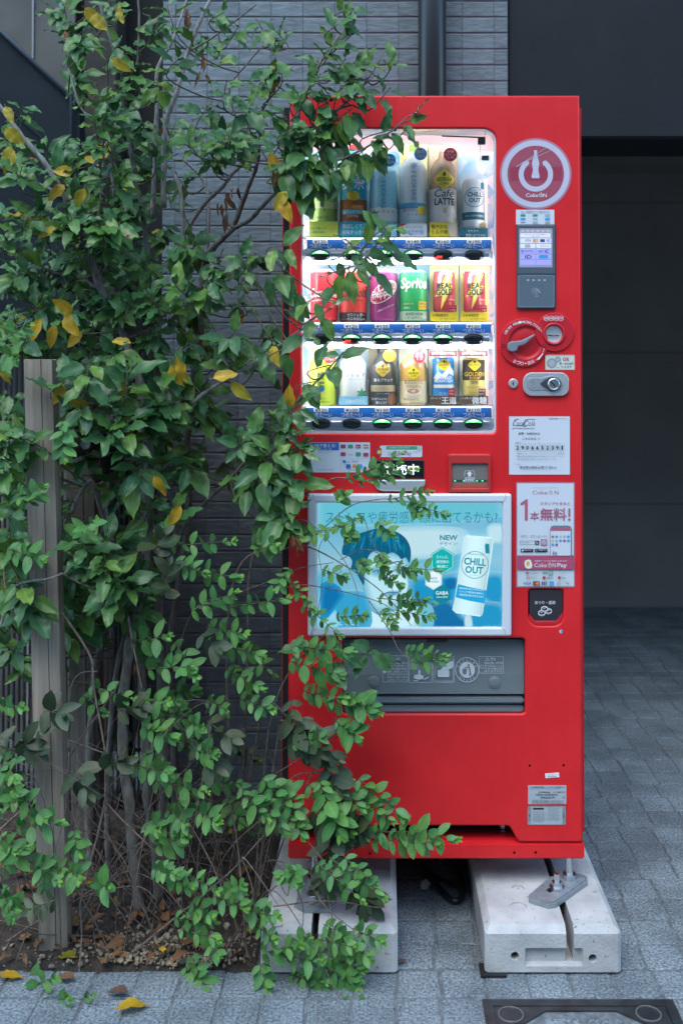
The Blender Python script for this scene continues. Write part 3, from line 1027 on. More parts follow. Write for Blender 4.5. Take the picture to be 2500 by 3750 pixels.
for px, py in ((1355, 3125), (1882, 3122), (1960, 3121), (1938, 2803), (2062, 2802)):
    p = P(px, py, Y0)
    obj('rivet_hole', lathe((0, 0), [(0.0001, 0.0), (0.0026, 0.0)], 12), BLACK, vm).matrix_basis = Matrix.Translation((p.x, Y0 - 0.0004, p.z)) @ Matrix.Rotation(pi / 2, 4, 'X')

# ------------------------------------------------------------------ display window
def pbox(b, Y):
    p, q = P(b[0], b[1], Y), P(b[2], b[3], Y)
    return p.x, q.x, q.z, p.z
CW = mat('display_white', (0.50, 0.52, 0.54), 0.4)
def icemat():
    m = mat('ice_print', (0.7, 0.85, 0.95), 0.35)
    n, l, b = N(m)
    g = n.new('ShaderNodeNewGeometry')
    v = n.new('ShaderNodeTexVoronoi'); v.inputs['Scale'].default_value = 34; v.feature = 'F1'
    v2 = n.new('ShaderNodeTexVoronoi'); v2.inputs['Scale'].default_value = 60; v2.feature = 'DISTANCE_TO_EDGE'
    ns = n.new('ShaderNodeTexNoise'); ns.inputs['Scale'].default_value = 14; ns.inputs['Detail'].default_value = 6
    l.new(g.outputs['Position'], v.inputs['Vector']); l.new(g.outputs['Position'], ns.inputs['Vector']); l.new(g.outputs['Position'], v2.inputs['Vector'])
    mx = n.new('ShaderNodeMath'); mx.operation = 'MULTIPLY_ADD'
    sp = n.new('ShaderNodeSeparateColor')
    l.new(v.outputs['Color'], sp.inputs[0])
    l.new(sp.outputs[0], mx.inputs[0]); mx.inputs[1].default_value = 0.5
    l.new(ns.outputs['Fac'], mx.inputs[2])
    rp = n.new('ShaderNodeValToRGB')
    e = rp.color_ramp.elements
    e[0].position = 0.45; e[0].color = (0.12, 0.42, 0.74, 1)
    e[1].position = 0.95; e[1].color = (0.62, 0.72, 0.78, 1)
    k = e.new(0.62); k.color = (0.34, 0.60, 0.78, 1)
    l.new(mx.outputs[0], rp.inputs['Fac'])
    l.new(rp.outputs['Color'], b.inputs['Base Color'])
    return m
ICE = icemat()
x0, x1, z0, z1 = pbox((1080, 440, 1842, 1620), Y0)
cav = [box(x0, x1, Y0 + 0.1405, Y0 + 0.145, z0, z1), box(x0, x0 + 0.004, Y0 + 0.0135, Y0 + 0.140, z0, z1), box(x1 - 0.004, x1, Y0 + 0.0135, Y0 + 0.140, z0, z1), box(x0 + 0.004, x1 - 0.004, Y0 + 0.0135, Y0 + 0.140, z1 - 0.004, z1), box(x0 + 0.004, x1 - 0.004, Y0 + 0.0135, Y0 + 0.140, z0, z0 + 0.004)]
obj('display_case', merge(*cav), CW, vm)
YB = Y0 + 0.135
xi0, xi1, zi0, zi1 = pbox((1108, 555, 1826, 1600), YB)
obj('ice_backdrop', box(xi0 - 0.02, xi1, YB, YB + 0.003, zi0, zi1), ICE, vm)
GL = bpy.data.materials.new('clear_glass'); MATS['clear_glass'] = GL
GL.use_nodes = True
t_ = GL.node_tree; t_.nodes.clear()
o_ = t_.nodes.new('ShaderNodeOutputMaterial'); mx_ = t_.nodes.new('ShaderNodeMixShader'); tr_ = t_.nodes.new('ShaderNodeBsdfTransparent'); gl_ = t_.nodes.new('ShaderNodeBsdfGlossy'); fr_ = t_.nodes.new('ShaderNodeFresnel')
gl_.inputs['Roughness'].default_value = 0.06
fr_.inputs['IOR'].default_value = 1.42
t_.links.new(fr_.outputs[0], mx_.inputs[0]); t_.links.new(tr_.outputs[0], mx_.inputs[1]); t_.links.new(gl_.outputs[0], mx_.inputs[2]); t_.links.new(mx_.outputs[0], o_.inputs[0])
V, Fc = pplate([rr(1102, 469, 1817, 1588, 20)], Y0 + 0.011, 0.0)
glass = obj('window_pane', (V, Fc), GL, vm)
RIM = mat('clear_rim', (0.62, 0.66, 0.70), 0.2, coat=0.4)
obj('window_rim', pplate([rr(1104, 471, 1815, 1586, (46, 46, 16, 16)), rr(1107, 473.5, 1809, 1578, (44, 44, 12, 12))], Y0 + 0.004, 0.022), RIM, vm)
EM = mat('led_tube', (0.8, 0.8, 0.8), 0.5, em=(0.90, 0.97, 1.0), es=17.0)
EM2 = mat('led_strip', (0.8, 0.8, 0.8), 0.5, em=(0.90, 0.97, 1.0), es=2.0)
BLUEP = mat('rail_blue', (0.02, 0.16, 0.55), 0.35)
WHI = flat('print_white', (0.80, 0.81, 0.83))
BLK = flat('print_black', (0.02, 0.022, 0.025))
LENS = mat('button_lens', (0.018, 0.022, 0.022), 0.12, coat=0.5)
LEDGE = mat('ledge_plastic', (0.74, 0.77, 0.86), 0.3)
GRN = mat('green_glow', (0.05, 0.2, 0.1), 0.3, em=(0.10, 0.75, 0.22), es=0.6)
GRW = mat('green_glow_core', (0.2, 0.3, 0.2), 0.3, em=(0.55, 1.0, 0.55), es=0.8)
REDL = mat('red_glow', (0.2, 0.02, 0.02), 0.3, em=(1.0, 0.06, 0.03), es=1.0)
TAGM = mat('price_tag_card', (0.62, 0.66, 0.70), 0.4)
COLX = [(1172, 1290, 1402, 1512, 1621, 1735), (1176, 1286, 1398, 1510, 1621, 1733), (1175, 1287, 1399, 1511, 1621, 1733)]
PRICE = [('130', '130', '130', '140', '160', '190'), ('130', '130', '130', '130', '120', '120'), ('120', '100', '130', '140', '110', '110')]
STATE = ['gggGr_', '_sggg_', '__gggg']
ROWS = [(876, 912, 915, 958, 934), (1186, 1221, 1222, 1267, 1242), (1493, 1530, 1530, 1573, 1552)]
YR = Y0 + 0.028
ink_price = None
for r_, (s0, s1, e0, e1, bc) in enumerate(ROWS):
    a, b, c, d = pbox((1124, s0, 1797, s1 + 6), YR)
    rail = obj('price_rail', box(a, b, YR, YR + 0.004, c, d), BLUEP, vm)
    a2, b2, c2, d2 = pbox((1108, s0 - 5, 1812, s0), YR)
    obj('rail_lip', box(a2, b2, YR - 0.002, YR + 0.06, c2, d2), RIM, vm)
    # rounded ledge
    a, b, c, d = pbox((1106, e0, 1803, e1), YR)
    bm = bmesh.new(); bmesh.ops.create_cube(bm, size=1)
    for v in bm.verts:
        v.co = ((a + b) / 2 + v.co.x * (b - a), YR - 0.004 + (v.co.y) * 0.020, (c + d) / 2 + v.co.z * (d - c))
    bmesh.ops.bevel(bm, geom=[e for e in bm.edges if all(v.co.y < YR - 0.005 for v in e.verts)], offset=0.0095, segments=5, affect='EDGES')
    bm.verts.index_update()
    ledge = obj('button_ledge', from_bm(bm), LEDGE, vm, smooth=False)
    ledge.data.shade_smooth(); ledge.data.set_sharp_from_angle(angle=radians(40))
    # blank wall behind the ledge so the lamp of the next row stays hidden
    obj('ledge_web', box(a, b, YR + 0.0065, YR + 0.012, c, d), CW, vm)
    YL = YR - 0.0142
    ik = Ink(rail, YR)
    tg = []
    for k in range(6):
        px = COLX[r_][k]
        # hump of white along the bottom of the blue rail
        ik.lp(WHI, [(px - 56, s1 + 6), (px - 56, s1 - 3), (px - 30, s1), (px, s1 + 2), (px + 30, s1), (px + 56, s1 - 3), (px + 56, s1 + 6)])
        ik.t(WHI, 'つめた〜い', (px - 38, s0 + 17, px + 40, s0 + 34), 0.022)
    ik.done()
    for k in range(6):
        px = COLX[r_][k]
        tg_ = pplate([rr(px - 27, s0 + 0.5, px + 27, s0 + 16, 2.5)], YR - 0.0012, 0.001)
        to = obj('price_tag', tg_, TAGM, rail)
        ti = Ink(rail, YR - 0.0014, 0.0003)
        ti.t(BLK, '¥' + PRICE[r_][k], (px - 22, s0 + 3, px + 22, s0 + 14.5), 0.012)
        ti.done()
        st = STATE[r_][k]
        bmx = P(px, bc, YL)
        sc_ = YL / F
        # lens: flattened dome
        V, Fc = [], []
        nn, mm = 28, 5
        for j in range(mm + 1):
            u = j / mm
            for i in range(nn):
                an = 2 * pi * i / nn
                V.append((bmx.x + 37 * sc_ * (1 - u) * cos(an) , YL + 0.001 - 0.0035 * sqrt(max(0, 1 - (1 - u) ** 2)) , bmx.z + 19.5 * sc_ * (1 - u) * sin(an)))
        for j in range(mm):
            for i in range(nn):
                i2 = (i + 1) % nn
                Fc.append((j * nn + i, j * nn + i2, (j + 1) * nn + i2, (j + 1) * nn + i))
        bt = obj('button', (V, Fc), LENS, ledge, smooth=True)
        obj('bezel', pplate([ell(px, bc, 40, 22), ell(px, bc, 36.5, 19)], YL - 0.0006, 0.002), RIM, ledge)
        bi = Ink(ledge, YL - 0.0034, 0.0002)
        if st in 'gGs':
            bi.lp(GRN, [(px - 31, bc - 3), (px - 24, bc - 11), (px, bc - 17), (px + 24, bc - 11), (px + 31, bc - 3), (px + 12, bc - 5), (px - 12, bc - 5)])
            bi.lp(GRW, ell(px, bc - 11, 17, 4.6))
        if st in 'rs':
            bi.t(REDL, '売切', (px - 23, bc + 2, px - 3, bc + 12), 0.01)
            bi.lp(REDL, arcband(px, bc, 0, 0, 0, 1) if False else stroke([(px - 33, bc + 6), (px - 20, bc + 15), (px, bc + 17.5), (px + 18, bc + 16)], 1.2, 0.6))
        for m, V2, F2, tx in bi.d.values():
            obj('lamp', (V2, F2), m, ledge)
# lamps: one tube above every row, tucked behind the frame or under the ledge
for py, yy in ((467, 0.0135), (963, 0.022), (1271, 0.022)):
    a, b, c, d = pbox((1120, py - 4, 1800, py + 2), Y0 + yy)
    obj('light_tube', box(a, b, Y0 + yy, Y0 + yy + 0.008, c, d), EM, vm)
for px in (1101.5, 1817.5):
    a, b, c, d = pbox((px - 2.5, 490, px + 2.5, 1570), Y0 + 0.0135)
    obj('light_tube', box(a, b, Y0 + 0.0135, Y0 + 0.0200, c, d), EM, vm)
for py in (873.5, 1183.5, 1490.5):
    a, b, c, d = pbox((1124, py - 1.6, 1797, py + 1.6), Y0 + 0.016)
    obj('light_tube', box(a, b, Y0 + 0.016, Y0 + 0.020, c, d), EM2, vm)
# camera arm inside the top right of the window
tag_y = Y0 + 0.018
obj('sensor_arm', merge(tube([P(1617, 498, tag_y), P(1757, 503, tag_y)], 0.0018, 8), box(*pbox((1749, 502, 1776, 528), tag_y)[:2], tag_y - 0.004, tag_y + 0.01, *pbox((1749, 502, 1776, 528), tag_y)[2:], 0.001), tube([P(1757, 528, tag_y), P(1757, 592, tag_y)], 0.0005, 5), tube([P(1773, 505, tag_y), P(1776, 475, tag_y)], 0.0005, 5)), BLACK, vm)
obj('sensor_box', box(*pbox((1762, 569, 1790, 586), tag_y)[:2], tag_y, tag_y + 0.008, *pbox((1762, 569, 1790, 586), tag_y)[2:], 0.001), mat('grey_plastic', (0.10, 0.115, 0.14), 0.4), vm)

# ------------------------------------------------------------------ decals and fittings on the right hand side
def sticker(name, bx, m, rad=0.0, T=0.0004, label=None, loops=None):
    o = obj(name, pplate(loops or [rr(*bx, rad)], Y0 - T - 0.0003, T), m, vm, label=label)
    return o, Ink(o, Y0 - T - 0.0003, 0.0003)
PAPER = flat('sticker_paper', (0.66, 0.70, 0.76))
LILAC = flat('decal_lilac', (0.58, 0.55, 0.66))
PINK = flat('decal_pink', (0.36, 0.05, 0.09), 0.3)
PINK2 = flat('decal_rim', (0.50, 0.22, 0.30), 0.3)
CRED = flat('print_crimson', (0.42, 0.05, 0.11))
RPINK = flat('print_rose', (0.45, 0.13, 0.20))
TEAL = flat('print_teal', (0.02, 0.16, 0.21))
GREY = flat('print_grey', (0.25, 0.28, 0.30))
GREENP = flat('print_green', (0.05, 0.33, 0.16))
BLUE2 = flat('print_blue', (0.03, 0.14, 0.50))
SKYB = flat('print_sky_blue', (0.06, 0.36, 0.72))
ORAN = flat('print_orange', (0.75, 0.28, 0.05))
YELL = flat('print_yellow', (0.80, 0.58, 0.04))
LGREY = flat('print_pale_grey', (0.42, 0.46, 0.52))

def bottlepts(cx, top, bot, w):
    h = bot - top
    pr = [(0.16, 0), (0.18, .06), (0.15, .08), (0.20, .2), (0.34, .36), (0.40, .48), (0.34, .60), (0.30, .72), (0.36, .82), (0.46, .93), (0.40, 1.0)]
    return [(cx - w * a, top + h * b) for a, b in pr] + [(cx + w * a, top + h * b) for a, b in pr[::-1]]
o, ik = sticker('round_decal', None, PINK2, loops=[ell(1960, 637, 131, n=72)], label='round power bottle decal with a pale ring')
ik.e(LILAC, 1960, 637, 124, ring=20.5)
ik.lp(flat('decal_rose', (0.40, 0.09, 0.13), 0.25), ell(1960, 637, 103.5, n=64))  # pinkish disc inside the pale ring
ik.lp(PINK, [(1866, 612), (2055, 611), (2055, 663), (1866, 663)])
a_ = radians(39)
ik.lp(LILAC, arcband(1960.5, 639, 44.6, 63, -pi / 2 + a_, 1.5 * pi - a_, 40))
for sx in (-1, 1):
    ik.lp(LILAC, ell(1960.5 + sx * 53.8 * sin(a_), 639 - 53.8 * cos(a_), 9.3, n=16))
ik.lp(LILAC, bottlepts(1959.5, 550, 653, 33))
ik.t(WHI, 'Coke', (1924, 708, 1969, 722), 0.008)
ik.t(WHI, 'N', (1987, 709, 2000, 722), 0.008)
ik.lp(WHI, arcband(1979, 715, 4.8, 6.8, -pi / 2 + .6, 1.5 * pi - .6, 18))
ik.r(WHI, 1978, 705, 1980.4, 716)
for k, (p0, p1) in enumerate((((1890, 610), (2010, 533)), ((1905, 600), (2030, 545)))):
    ik.lp(LILAC, stroke([p0, ((p0[0] + p1[0]) / 2 + 6, (p0[1] + p1[1]) / 2 - 3), p1], 2.2, 0.6))
ik.done()

o, ik = sticker('transit_card_sticker', (1888, 768, 2028, 822), PAPER)
ik.t(BLK, '交通系電子マネーご利用になれます', (1924, 773, 2011, 779))
ik.t(GREY, 'ic', (1907, 773, 1917, 779), 0.02)
ik.r(GREY, 1904, 781.5, 2013, 782.2)
for cx, cy, m in ((1913, 789, GREENP), (1958, 789, GREENP), (2003, 789, LGREY), (1913, 802, SKYB), (1958, 802, GREY), (2003, 802, SKYB), (1913, 814, GREY), (1958, 814, LGREY), (2003, 814, LGREY)):
    ik.r(m, cx - 9, cy - (4 if m is not GREY else 1.4), cx + 9, cy + (4 if m is not GREY else 1.4), 1.2)
ik.done()

# payment terminal
TERM = mat('terminal_grey', (0.085, 0.115, 0.145), 0.38)
TERM2 = mat('terminal_pad', (0.105, 0.145, 0.18), 0.45)
obj('terminal_gasket', pplate([rr(1890, 822, 2034, 1132, 8)], Y0 - 0.001, 0.004), BLACK, vm)
tm = obj('payment_terminal', pplate([rr(1892, 824, 2032, 1130, 7), rr(1900, 835, 2022, 977, 3)], Y0 - 0.007, 0.012, 0.0015), TERM, vm)
SCR = mat('terminal_screen', (0.10, 0.10, 0.14), 0.15, em=(0.40, 0.45, 0.68), es=0.2)
obj('screen', pplate([rr(1898, 833, 2024, 979)], Y0 - 0.003, 0.002), SCR, tm)
ik = Ink(tm, Y0 - 0.003, 0.0004)
SW = lit('screen_white', (0.62, 0.66, 0.76), 0.25)
SB = lit('screen_blue', (0.34, 0.36, 0.85), 0.23)
SG = lit('screen_grey', (0.36, 0.36, 0.44), 0.22)
ST_ = lit('screen_ink', (0.05, 0.07, 0.25), 0.17)
ik.r(SG, 1901, 838, 2018, 852)
for k in range(6):
    ik.e(SW, 1912 + k * 18.6, 845, 2.6)
ik.r(SW, 1903, 854, 2014, 870, 1)
ik.t(ST_, 'キャッシュレスでお支払い', (1920, 856, 1998, 862))
ik.t(ST_, 'TAP to PAY', (1944, 864, 1974, 868))
ik.r(SW, 1903, 873, 2016, 890, 1)
ik.t(ST_, 'VISA', (1921, 876, 1942, 886), 0.01, 0.2)
ik.r(SG, 1949, 875, 1969, 888, 1.5)
ik.e(lit('screen_red', (0.6, 0.2, 0.2), 0.22), 1956, 881.5, 4.6)
ik.e(lit('screen_amber', (0.7, 0.45, 0.2), 0.22), 1962, 881.5, 4.6)
ik.r(ST_, 1976, 876, 1993, 887, 1); ik.r(SB, 1999, 876, 2012, 887, 1)
for k, (ya, yb) in enumerate(((893, 909), (912, 929), (932, 949), (952, 970))):
    ik.r(SW if k == 0 else SB, 1903, ya, 1958.5, yb, 1)
    ik.r(SW if k == 0 else SB, 1961.5, ya, 2016, yb, 1)
ik.t(SG, '楽天Edy', (1976, 896, 2011, 906)); ik.r(SG, 1920, 895, 1940, 907, 2)
ik.t(ST_, 'QUICPay', (1919, 917, 1953, 924), 0.01); ik.e(ST_, 1911, 920.5, 4.5, ring=2)
ik.t(ST_, '交通系', (1968, 916, 1986, 925), 0.01); ik.t(ST_, 'iC', (1992, 914, 2008, 927), 0.03)
ik.t(ST_, 'iD', (1920, 934, 1945, 947), 0.02); ik.r(SKYB, 1972, 934, 2004, 947, 1.5)
ik.done()
pad = obj('reader_pad', pplate([rr(1895, 1007, 2029, 1126, 5)], Y0 - 0.0082, 0.002, 0.0004), TERM2, tm)
obj('terminal_seam', pplate([rr(1892, 1002, 2032, 1005)], Y0 - 0.0072, 0.001), BLACK, tm)
ik = Ink(tm, Y0 - 0.0082, 0.0003)
for k in range(4):
    ik.r(LGREY, 1927.5 + k * 20.2, 1023, 1936 + k * 20.2, 1029, 1)
ik.e(LGREY, 1959, 1065, 14, 11, ring=1.3)
for k in range(4):
    ik.lp(LGREY, arcband(1948, 1064, 4 + 3.6 * k, 5.2 + 3.6 * k, -0.6, 0.6, 8))
ik.lp(LGREY, stroke([(1964, 1061), (1971, 1066), (1978, 1073)], 4, 2))
ik.t(LGREY, '⤵', (1956, 1079, 1968, 1088)) if False else ik.fr(LGREY, 1957, 1080, 1969, 1088, 1.2, 2)
ik.fr(LGREY, 1897.5, 1010, 2026.5, 1124, 0.9, 4)
ik.done()

# coin return dial and coin slot
REDP = mat('red_plastic', (0.58, 0.014, 0.024), 0.40)
obj('dial_plate', pplate([ell(1917, 1255, 89, n=64), ell(1924, 1254, 61, n=48)], Y0 - 0.005, 0.006, 0.0015), REDP, vm)
dish = []
for k in range(7):
    u = k / 6
    dish.append((61.5 * (1 - 0.35 * u), 0.005 - 0.010 * (u ** 0.7)))
c = P(1924, 1254, Y0)
def facing(prof, n=40):
    """solid of revolution about the viewing-depth axis: (radius in px, height in front of the door)"""
    V, Fc = lathe((0, 0), [(r * Y0 / F, h) for r, h in prof], n)
    return V, Fc[:-2] + (Fc[-1:] if prof[-1][0] < 1 else [])
FRONT = Matrix.Rotation(pi / 2, 4, 'X')
def at(o, px, py, dy=0.0):
    p = P(px, py, Y0)
    o.matrix_basis = Matrix.Translation((p.x, Y0 - dy, p.z)) @ FRONT
    return o
at(obj('dial_dish', facing([(62, 0.0045), (60, 0.001), (50, -0.0005), (46, 0.0006), (20, 0.0002), (0.01, 0.0002)]), REDP, vm, smooth=True), 1924, 1254)
lev = [(1874 - 16, 1269), (1862, 1256), (1874, 1250), (1906, 1247), (1925, 1239), (1955, 1224), (1957, 1228), (1938, 1245), (1920, 1261), (1898, 1268), (1892, 1282), (1874, 1288), (1860, 1281)]
obj('return_lever', pplate([curl(lev, 5)], Y0 - 0.015, 0.009, 0.0025, 3), mat('lever_grey', (0.20, 0.25, 0.29), 0.4), vm)
obj('coin_plate', pplate([ell(2030, 1216, 71, n=64), ell(2025.5, 1223.5, 43, n=40)], Y0 - 0.0045, 0.0055, 0.0015), REDP, vm)
at(obj('coin_ring', facing([(43, 0.002), (42, 0.006), (38, 0.0085), (33, 0.0075), (30, 0.002)]), REDP, vm, smooth=True), 2025.5, 1223.5)
coin = at(obj('coin_slot', facing([(30.5, 0.002), (27, 0.0015), (15, 0.0005), (0.01, 0.0004)]), mat('brushed_metal', (0.66, 0.68, 0.69), 0.42, metal=0.75), vm, smooth=True), 2025.5, 1223.5)
ik = Ink(vm, Y0 - 0.005, 0.0004)
ik.lp(BLK, [(2004, 1226), (2015, 1226.5), (2025, 1229), (2036, 1227.5), (2046, 1228), (2046, 1231), (2026, 1232), (2004, 1229.5)])
ik.arc(WHI, 'お願い!! 商品は一本毎に取出してください。', 1917, 1255, 76, 9.5, -62, 56, 0.01)
ik.arc(WHI, 'おつり・返却', 1917, 1255, -76, 13, 26, -24, 0.012)
for x, s in ((1998.3, '500'), (2016.4, '100'), (2034.5, '50'), (2052, '10')):
    ik.e(WHI, x, 1166, 9.8, ring=1.2)
    ik.t(WHI, s, (x - 7.2, 1162, x + 7.2, 1170), 0.02, 0.15) if s != '10' else ik.t(WHI, s, (x - 5.5, 1162, x + 5.5, 1170), 0.02, 0.15)
ik.lp(WHI, stroke([(1986, 1292), (1980, 1302), (1968, 1314)], 3, 6))
ik.lp(WHI, [(1959, 1319), (1977, 1306), (1974, 1316)])
ik.e(WHI, 1989, 1279, 2); ik.e(WHI, 1987, 1286, 2)
for x in (1841, 1990):
    ik.fr(BLK, x - 6, 1260, x + 7, 1274, 2)
ik.done()

o, ik = sticker('coin_notice_sticker', (1995, 1300, 2103, 1355), flat('sticker_cream', (0.66, 0.70, 0.62)), 4)
ik.fr(flat('print_lime', (0.55, 0.55, 0.22)), 1996, 1301, 2102, 1354, 1.6, 4)
COIN1 = mat('coin_print', (0.30, 0.33, 0.34), 0.5)
ik.e(COIN1, 2019, 1330, 18.5); ik.e(flat('coin_inner', (0.42, 0.45, 0.46)), 2019, 1330, 12)
ik.e(COIN1, 2041, 1316, 11); ik.e(flat('coin_inner'), 2041, 1316, 6.5)
ik.t(RPINK, 'OK', (2059, 1309, 2084, 1322), 0.03)
ik.t(BLK, '新・旧500円', (2047, 1327, 2097, 1336), 0.01)
ik.t(BLK, '使えます', (2053, 1339, 2092, 1348), 0.01)
ik.t(RPINK, 'NEW', (2035, 1344, 2047, 1348))
ik.done()

# locks
ALU = mat('satin_aluminium', (0.58, 0.60, 0.62), 0.4, metal=0.6)
at(obj('key_lock', facing([(17.5, 0), (17.5, 0.003), (15, 0.0045), (0.01, 0.0045)], 28), ALU, vm, smooth=False), 1878, 1404)
lk = obj('lock_plate', pplate([rr(1914, 1364, 2082, 1450, (34, 30, 30, 34), 8)], Y0 - 0.008, 0.008, 0.002, 3), ALU, vm)
ALU2 = mat('worn_aluminium', (0.42, 0.44, 0.46), 0.45, metal=0.6, noise=0.2, nscale=120)
obj('lock_handle', pplate([curl([(1929, 1405), (1936, 1387), (1955, 1384), (1985, 1384), (2005, 1378), (2022, 1376), (2048, 1384), (2061, 1404), (2050, 1427), (2022, 1436), (2004, 1431), (1985, 1429), (1952, 1430), (1936, 1424)], 5)], Y0 - 0.0095, 0.003, 0.0008), ALU2, lk)
DKM = mat('dark_metal', (0.16, 0.16, 0.165), 0.35, metal=0.8)
obj('lock_recess', pplate([curl([(1978, 1406), (2000, 1388), (2022, 1380), (2046, 1390), (2054, 1406), (2046, 1424), (2022, 1434), (2000, 1424)], 5)], Y0 - 0.0102, 0.001), DKM, lk)
kc = obj('lock_cylinder', facing([(22, 0.0), (22, 0.005), (19, 0.0065), (17, 0.0060), (0.01, 0.0060)], 28), STEEL, lk)
at(kc, 2022.5, 1406.5, 0.0102)
ik = Ink(lk, Y0 - 0.0166, 0.0004)
ik.lp(BLK, [(2013, 1398), (2016, 1395), (2033, 1413), (2030, 1417)])
ik.done()
ik = Ink(vm, Y0 - 0.0047, 0.0004)
ik.r(BLK, 1876, 1398, 1880, 1411, 1)
ik.done()

# operator notice
o, ik = sticker('operator_notice', (1863, 1525, 2085, 1738), PAPER)
ik.t(BLK, 'Coca', (1877, 1540, 1914, 1560), -0.008, 0.32)
ik.t(BLK, 'Cola', (1918, 1540, 1957, 1560), -0.008, 0.32)
ik.lp(BLK, stroke([(1876, 1560), (1884, 1538), (1898, 1535)], 1.5, 2.2))
ik.lp(BLK, stroke([(1914, 1558), (1922, 1540), (1938, 1535), (1960, 1538)], 2.2, 1.2))
ik.lp(BLK, stroke([(1889, 1561), (1905, 1558), (1925, 1563)], 1, 2))
ik.t(BLK, 'BOTTLERS JAPAN INC.', (1875, 1567, 1958, 1572), 0.015)
ik.t(BLK, '故障・お問合せは', (1897, 1583, 1975, 1593), 0.012)
ik.t(BLK, 'こちらから →', (1911, 1602, 1975, 1611), 0.012)
ik.t(BLK, '自動販売機統一ステッカー', (2008, 1531, 2077, 1536))
ik.t(GREY, '管理番号', (1885, 1618, 1906, 1623))
for k, ch in enumerate('2906652391'):
    x = 1885 + k * 17.95 + (0.8 if k > 2 else 0) + (0.8 if k > 5 else 0)
    ik.fr(LGREY, x, 1624, x + 16.6, 1652, 0.9)
    ik.t(BLK, ch, (x + (4 if ch != '1' else 5.5), 1631.5, x + (13 if ch != '1' else 11), 1646.5), 0.02)
for y, s, x1_ in ((1658, '管理者名 コカ・コーラ ボトラーズジャパンベンディング株式会社', 2065), (1668, '連絡先住所 東京都港区赤坂九丁目7番1号 ミッドタウン・タワー', 2062), (1678.5, '受付電話番号 0800-919-0509 (9:00〜17:00)', 2034)):
    ik.t(GREY, s, (1891, y, x1_, y + 5.5), 0.005)
ik.t(GREY, 'ここの住所は', (1877, 1697, 1906, 1702))
ik.t(BLK, '東京都台東区台東3丁目4−4', (1901, 1706, 2035, 1716), 0.012)
ik.done()

# app poster
o, ik = sticker('app_poster', (1888, 1765, 2104, 2152), flat('poster_rim', (0.50, 0.16, 0.24), 0.3), 3, label='white and rose poster offering a free drink')
ik.r(PAPER, 1892, 1770, 2099, 2034); ik.r(flat('poster_paper', (0.62, 0.68, 0.70)), 1893, 2086, 2100, 2147)
ik.t(GREY, 'おトクで楽しいコカ・コーラ公式アプリ', (1949, 1784, 2043, 1789))
def cokeon(m, x0, y0, x1, y1, extra=None):
    w_ = x1 - x0
    ik.t(m, 'Coke', (x0, y0 + 0.2 * (y1 - y0), x0 + w_ * .57, y1), 0.002)
    rr_ = (y1 - y0) * 0.38
    cx_ = x0 + w_ * .63 + rr_
    ik.lp(m, arcband(cx_, y1 - rr_, rr_ * .78, rr_, -pi / 2 + .5, 1.5 * pi - .5, 20))
    ik.r(m, cx_ - rr_ * .17, y0, cx_ + rr_ * .17, y1 - rr_)
    ik.t(m, 'N', (x1 - w_ * .15, y0 + 0.2 * (y1 - y0), x1, y1), 0.002)
cokeon(RPINK, 1948, 1793, 2043, 1811)
ik.lp(RPINK, [(1905, 1842), (1926, 1827.5), (1931, 1830), (1931, 1904), (1927, 1907), (1923, 1907), (1920, 1904), (1920, 1846), (1908, 1851), (1904, 1848)])
ik.t(RPINK, 'スタンプたまると', (1976, 1838, 2085, 1850), 0.018)
ik.t(RPINK, '本', (1940, 1874, 1972, 1905), 0.035)
ik.t(RPINK, '無料', (1977, 1861, 2071, 1906), 0.035)
ik.r(RPINK, 2079, 1861, 2086, 1892, 3); ik.e(RPINK, 2082.5, 1902, 4.5)
ik.t(GREY, '今すぐ、ダウンロード!!', (1903, 1958, 2000, 1969), 0.008)
ik.fr(BLK, 1903, 1980, 1972, 1994, 0.9); ik.r(BLK, 1957, 1980, 1972, 1994)
ik.t(BLK, 'コークオン', (1908, 1983, 1939, 1990)); ik.e(WHI, 1963, 1986, 3.4, ring=1.2); ik.lp(WHI, stroke([(1965.5, 1988.5), (1969, 1992)], 1.6))
ik.r(flat('print_faded_rose', (0.42, 0.22, 0.32)), 1978, 1974, 2001, 1997, 2); ik.e(PAPER, 1989.5, 1986, 7, ring=1.5); ik.r(PAPER, 1988.5, 1977, 1990.5, 1987)
for x in (1905, 1956):
    ik.r(BLK, x, 2009, x + 46, 2021, 2)
ik.t(WHI, 'App Store', (1918, 2010.5, 1945, 2016), 0.01); ik.t(WHI, 'Google Play', (1970, 2010.5, 1998, 2016), 0.01)
ik.e(WHI, 1912, 2015, 3.4); ik.lp(SKYB, [(1960, 2010.5), (1967, 2015), (1960, 2019.5)])
ik.lp(flat('phone_grey', (0.16, 0.22, 0.26)), rr(2012, 1924, 2091, 2034, (14, 14, 0, 0)))
ik.lp(PAPER, rr(2013.5, 1932, 2087, 2034, (4, 4, 0, 0)))
ik.r(RPINK, 2014, 1932, 2086.5, 1944)
cs = [RPINK, SKYB, flat('print_mint', (0.42, 0.60, 0.36)), LGREY, SKYB]
for rw in range(3):
    for k in range(5 if rw < 2 else 2):
        ik.e(cs[(k + 2 * rw) % 5], 2021.5 + k * 14.2, 1965 + rw * 14.5, 5.2)
ik.r(GREY, 2021, 2018, 2027, 2031); ik.r(GREY, 2030, 2020, 2036, 2031)
ik.r(flat('poster_band', (0.45, 0.08, 0.15)), 1893, 2036, 2100, 2084)
ik.t(WHI, '各決済サービスがご利用いただけます!', (1955, 2050, 2074, 2056), 0.014)
ik.t(WHI, 'Pay', (2038, 2061, 2073, 2080), 0.012)
cokeon(WHI, 1954, 2057, 2032, 2076)
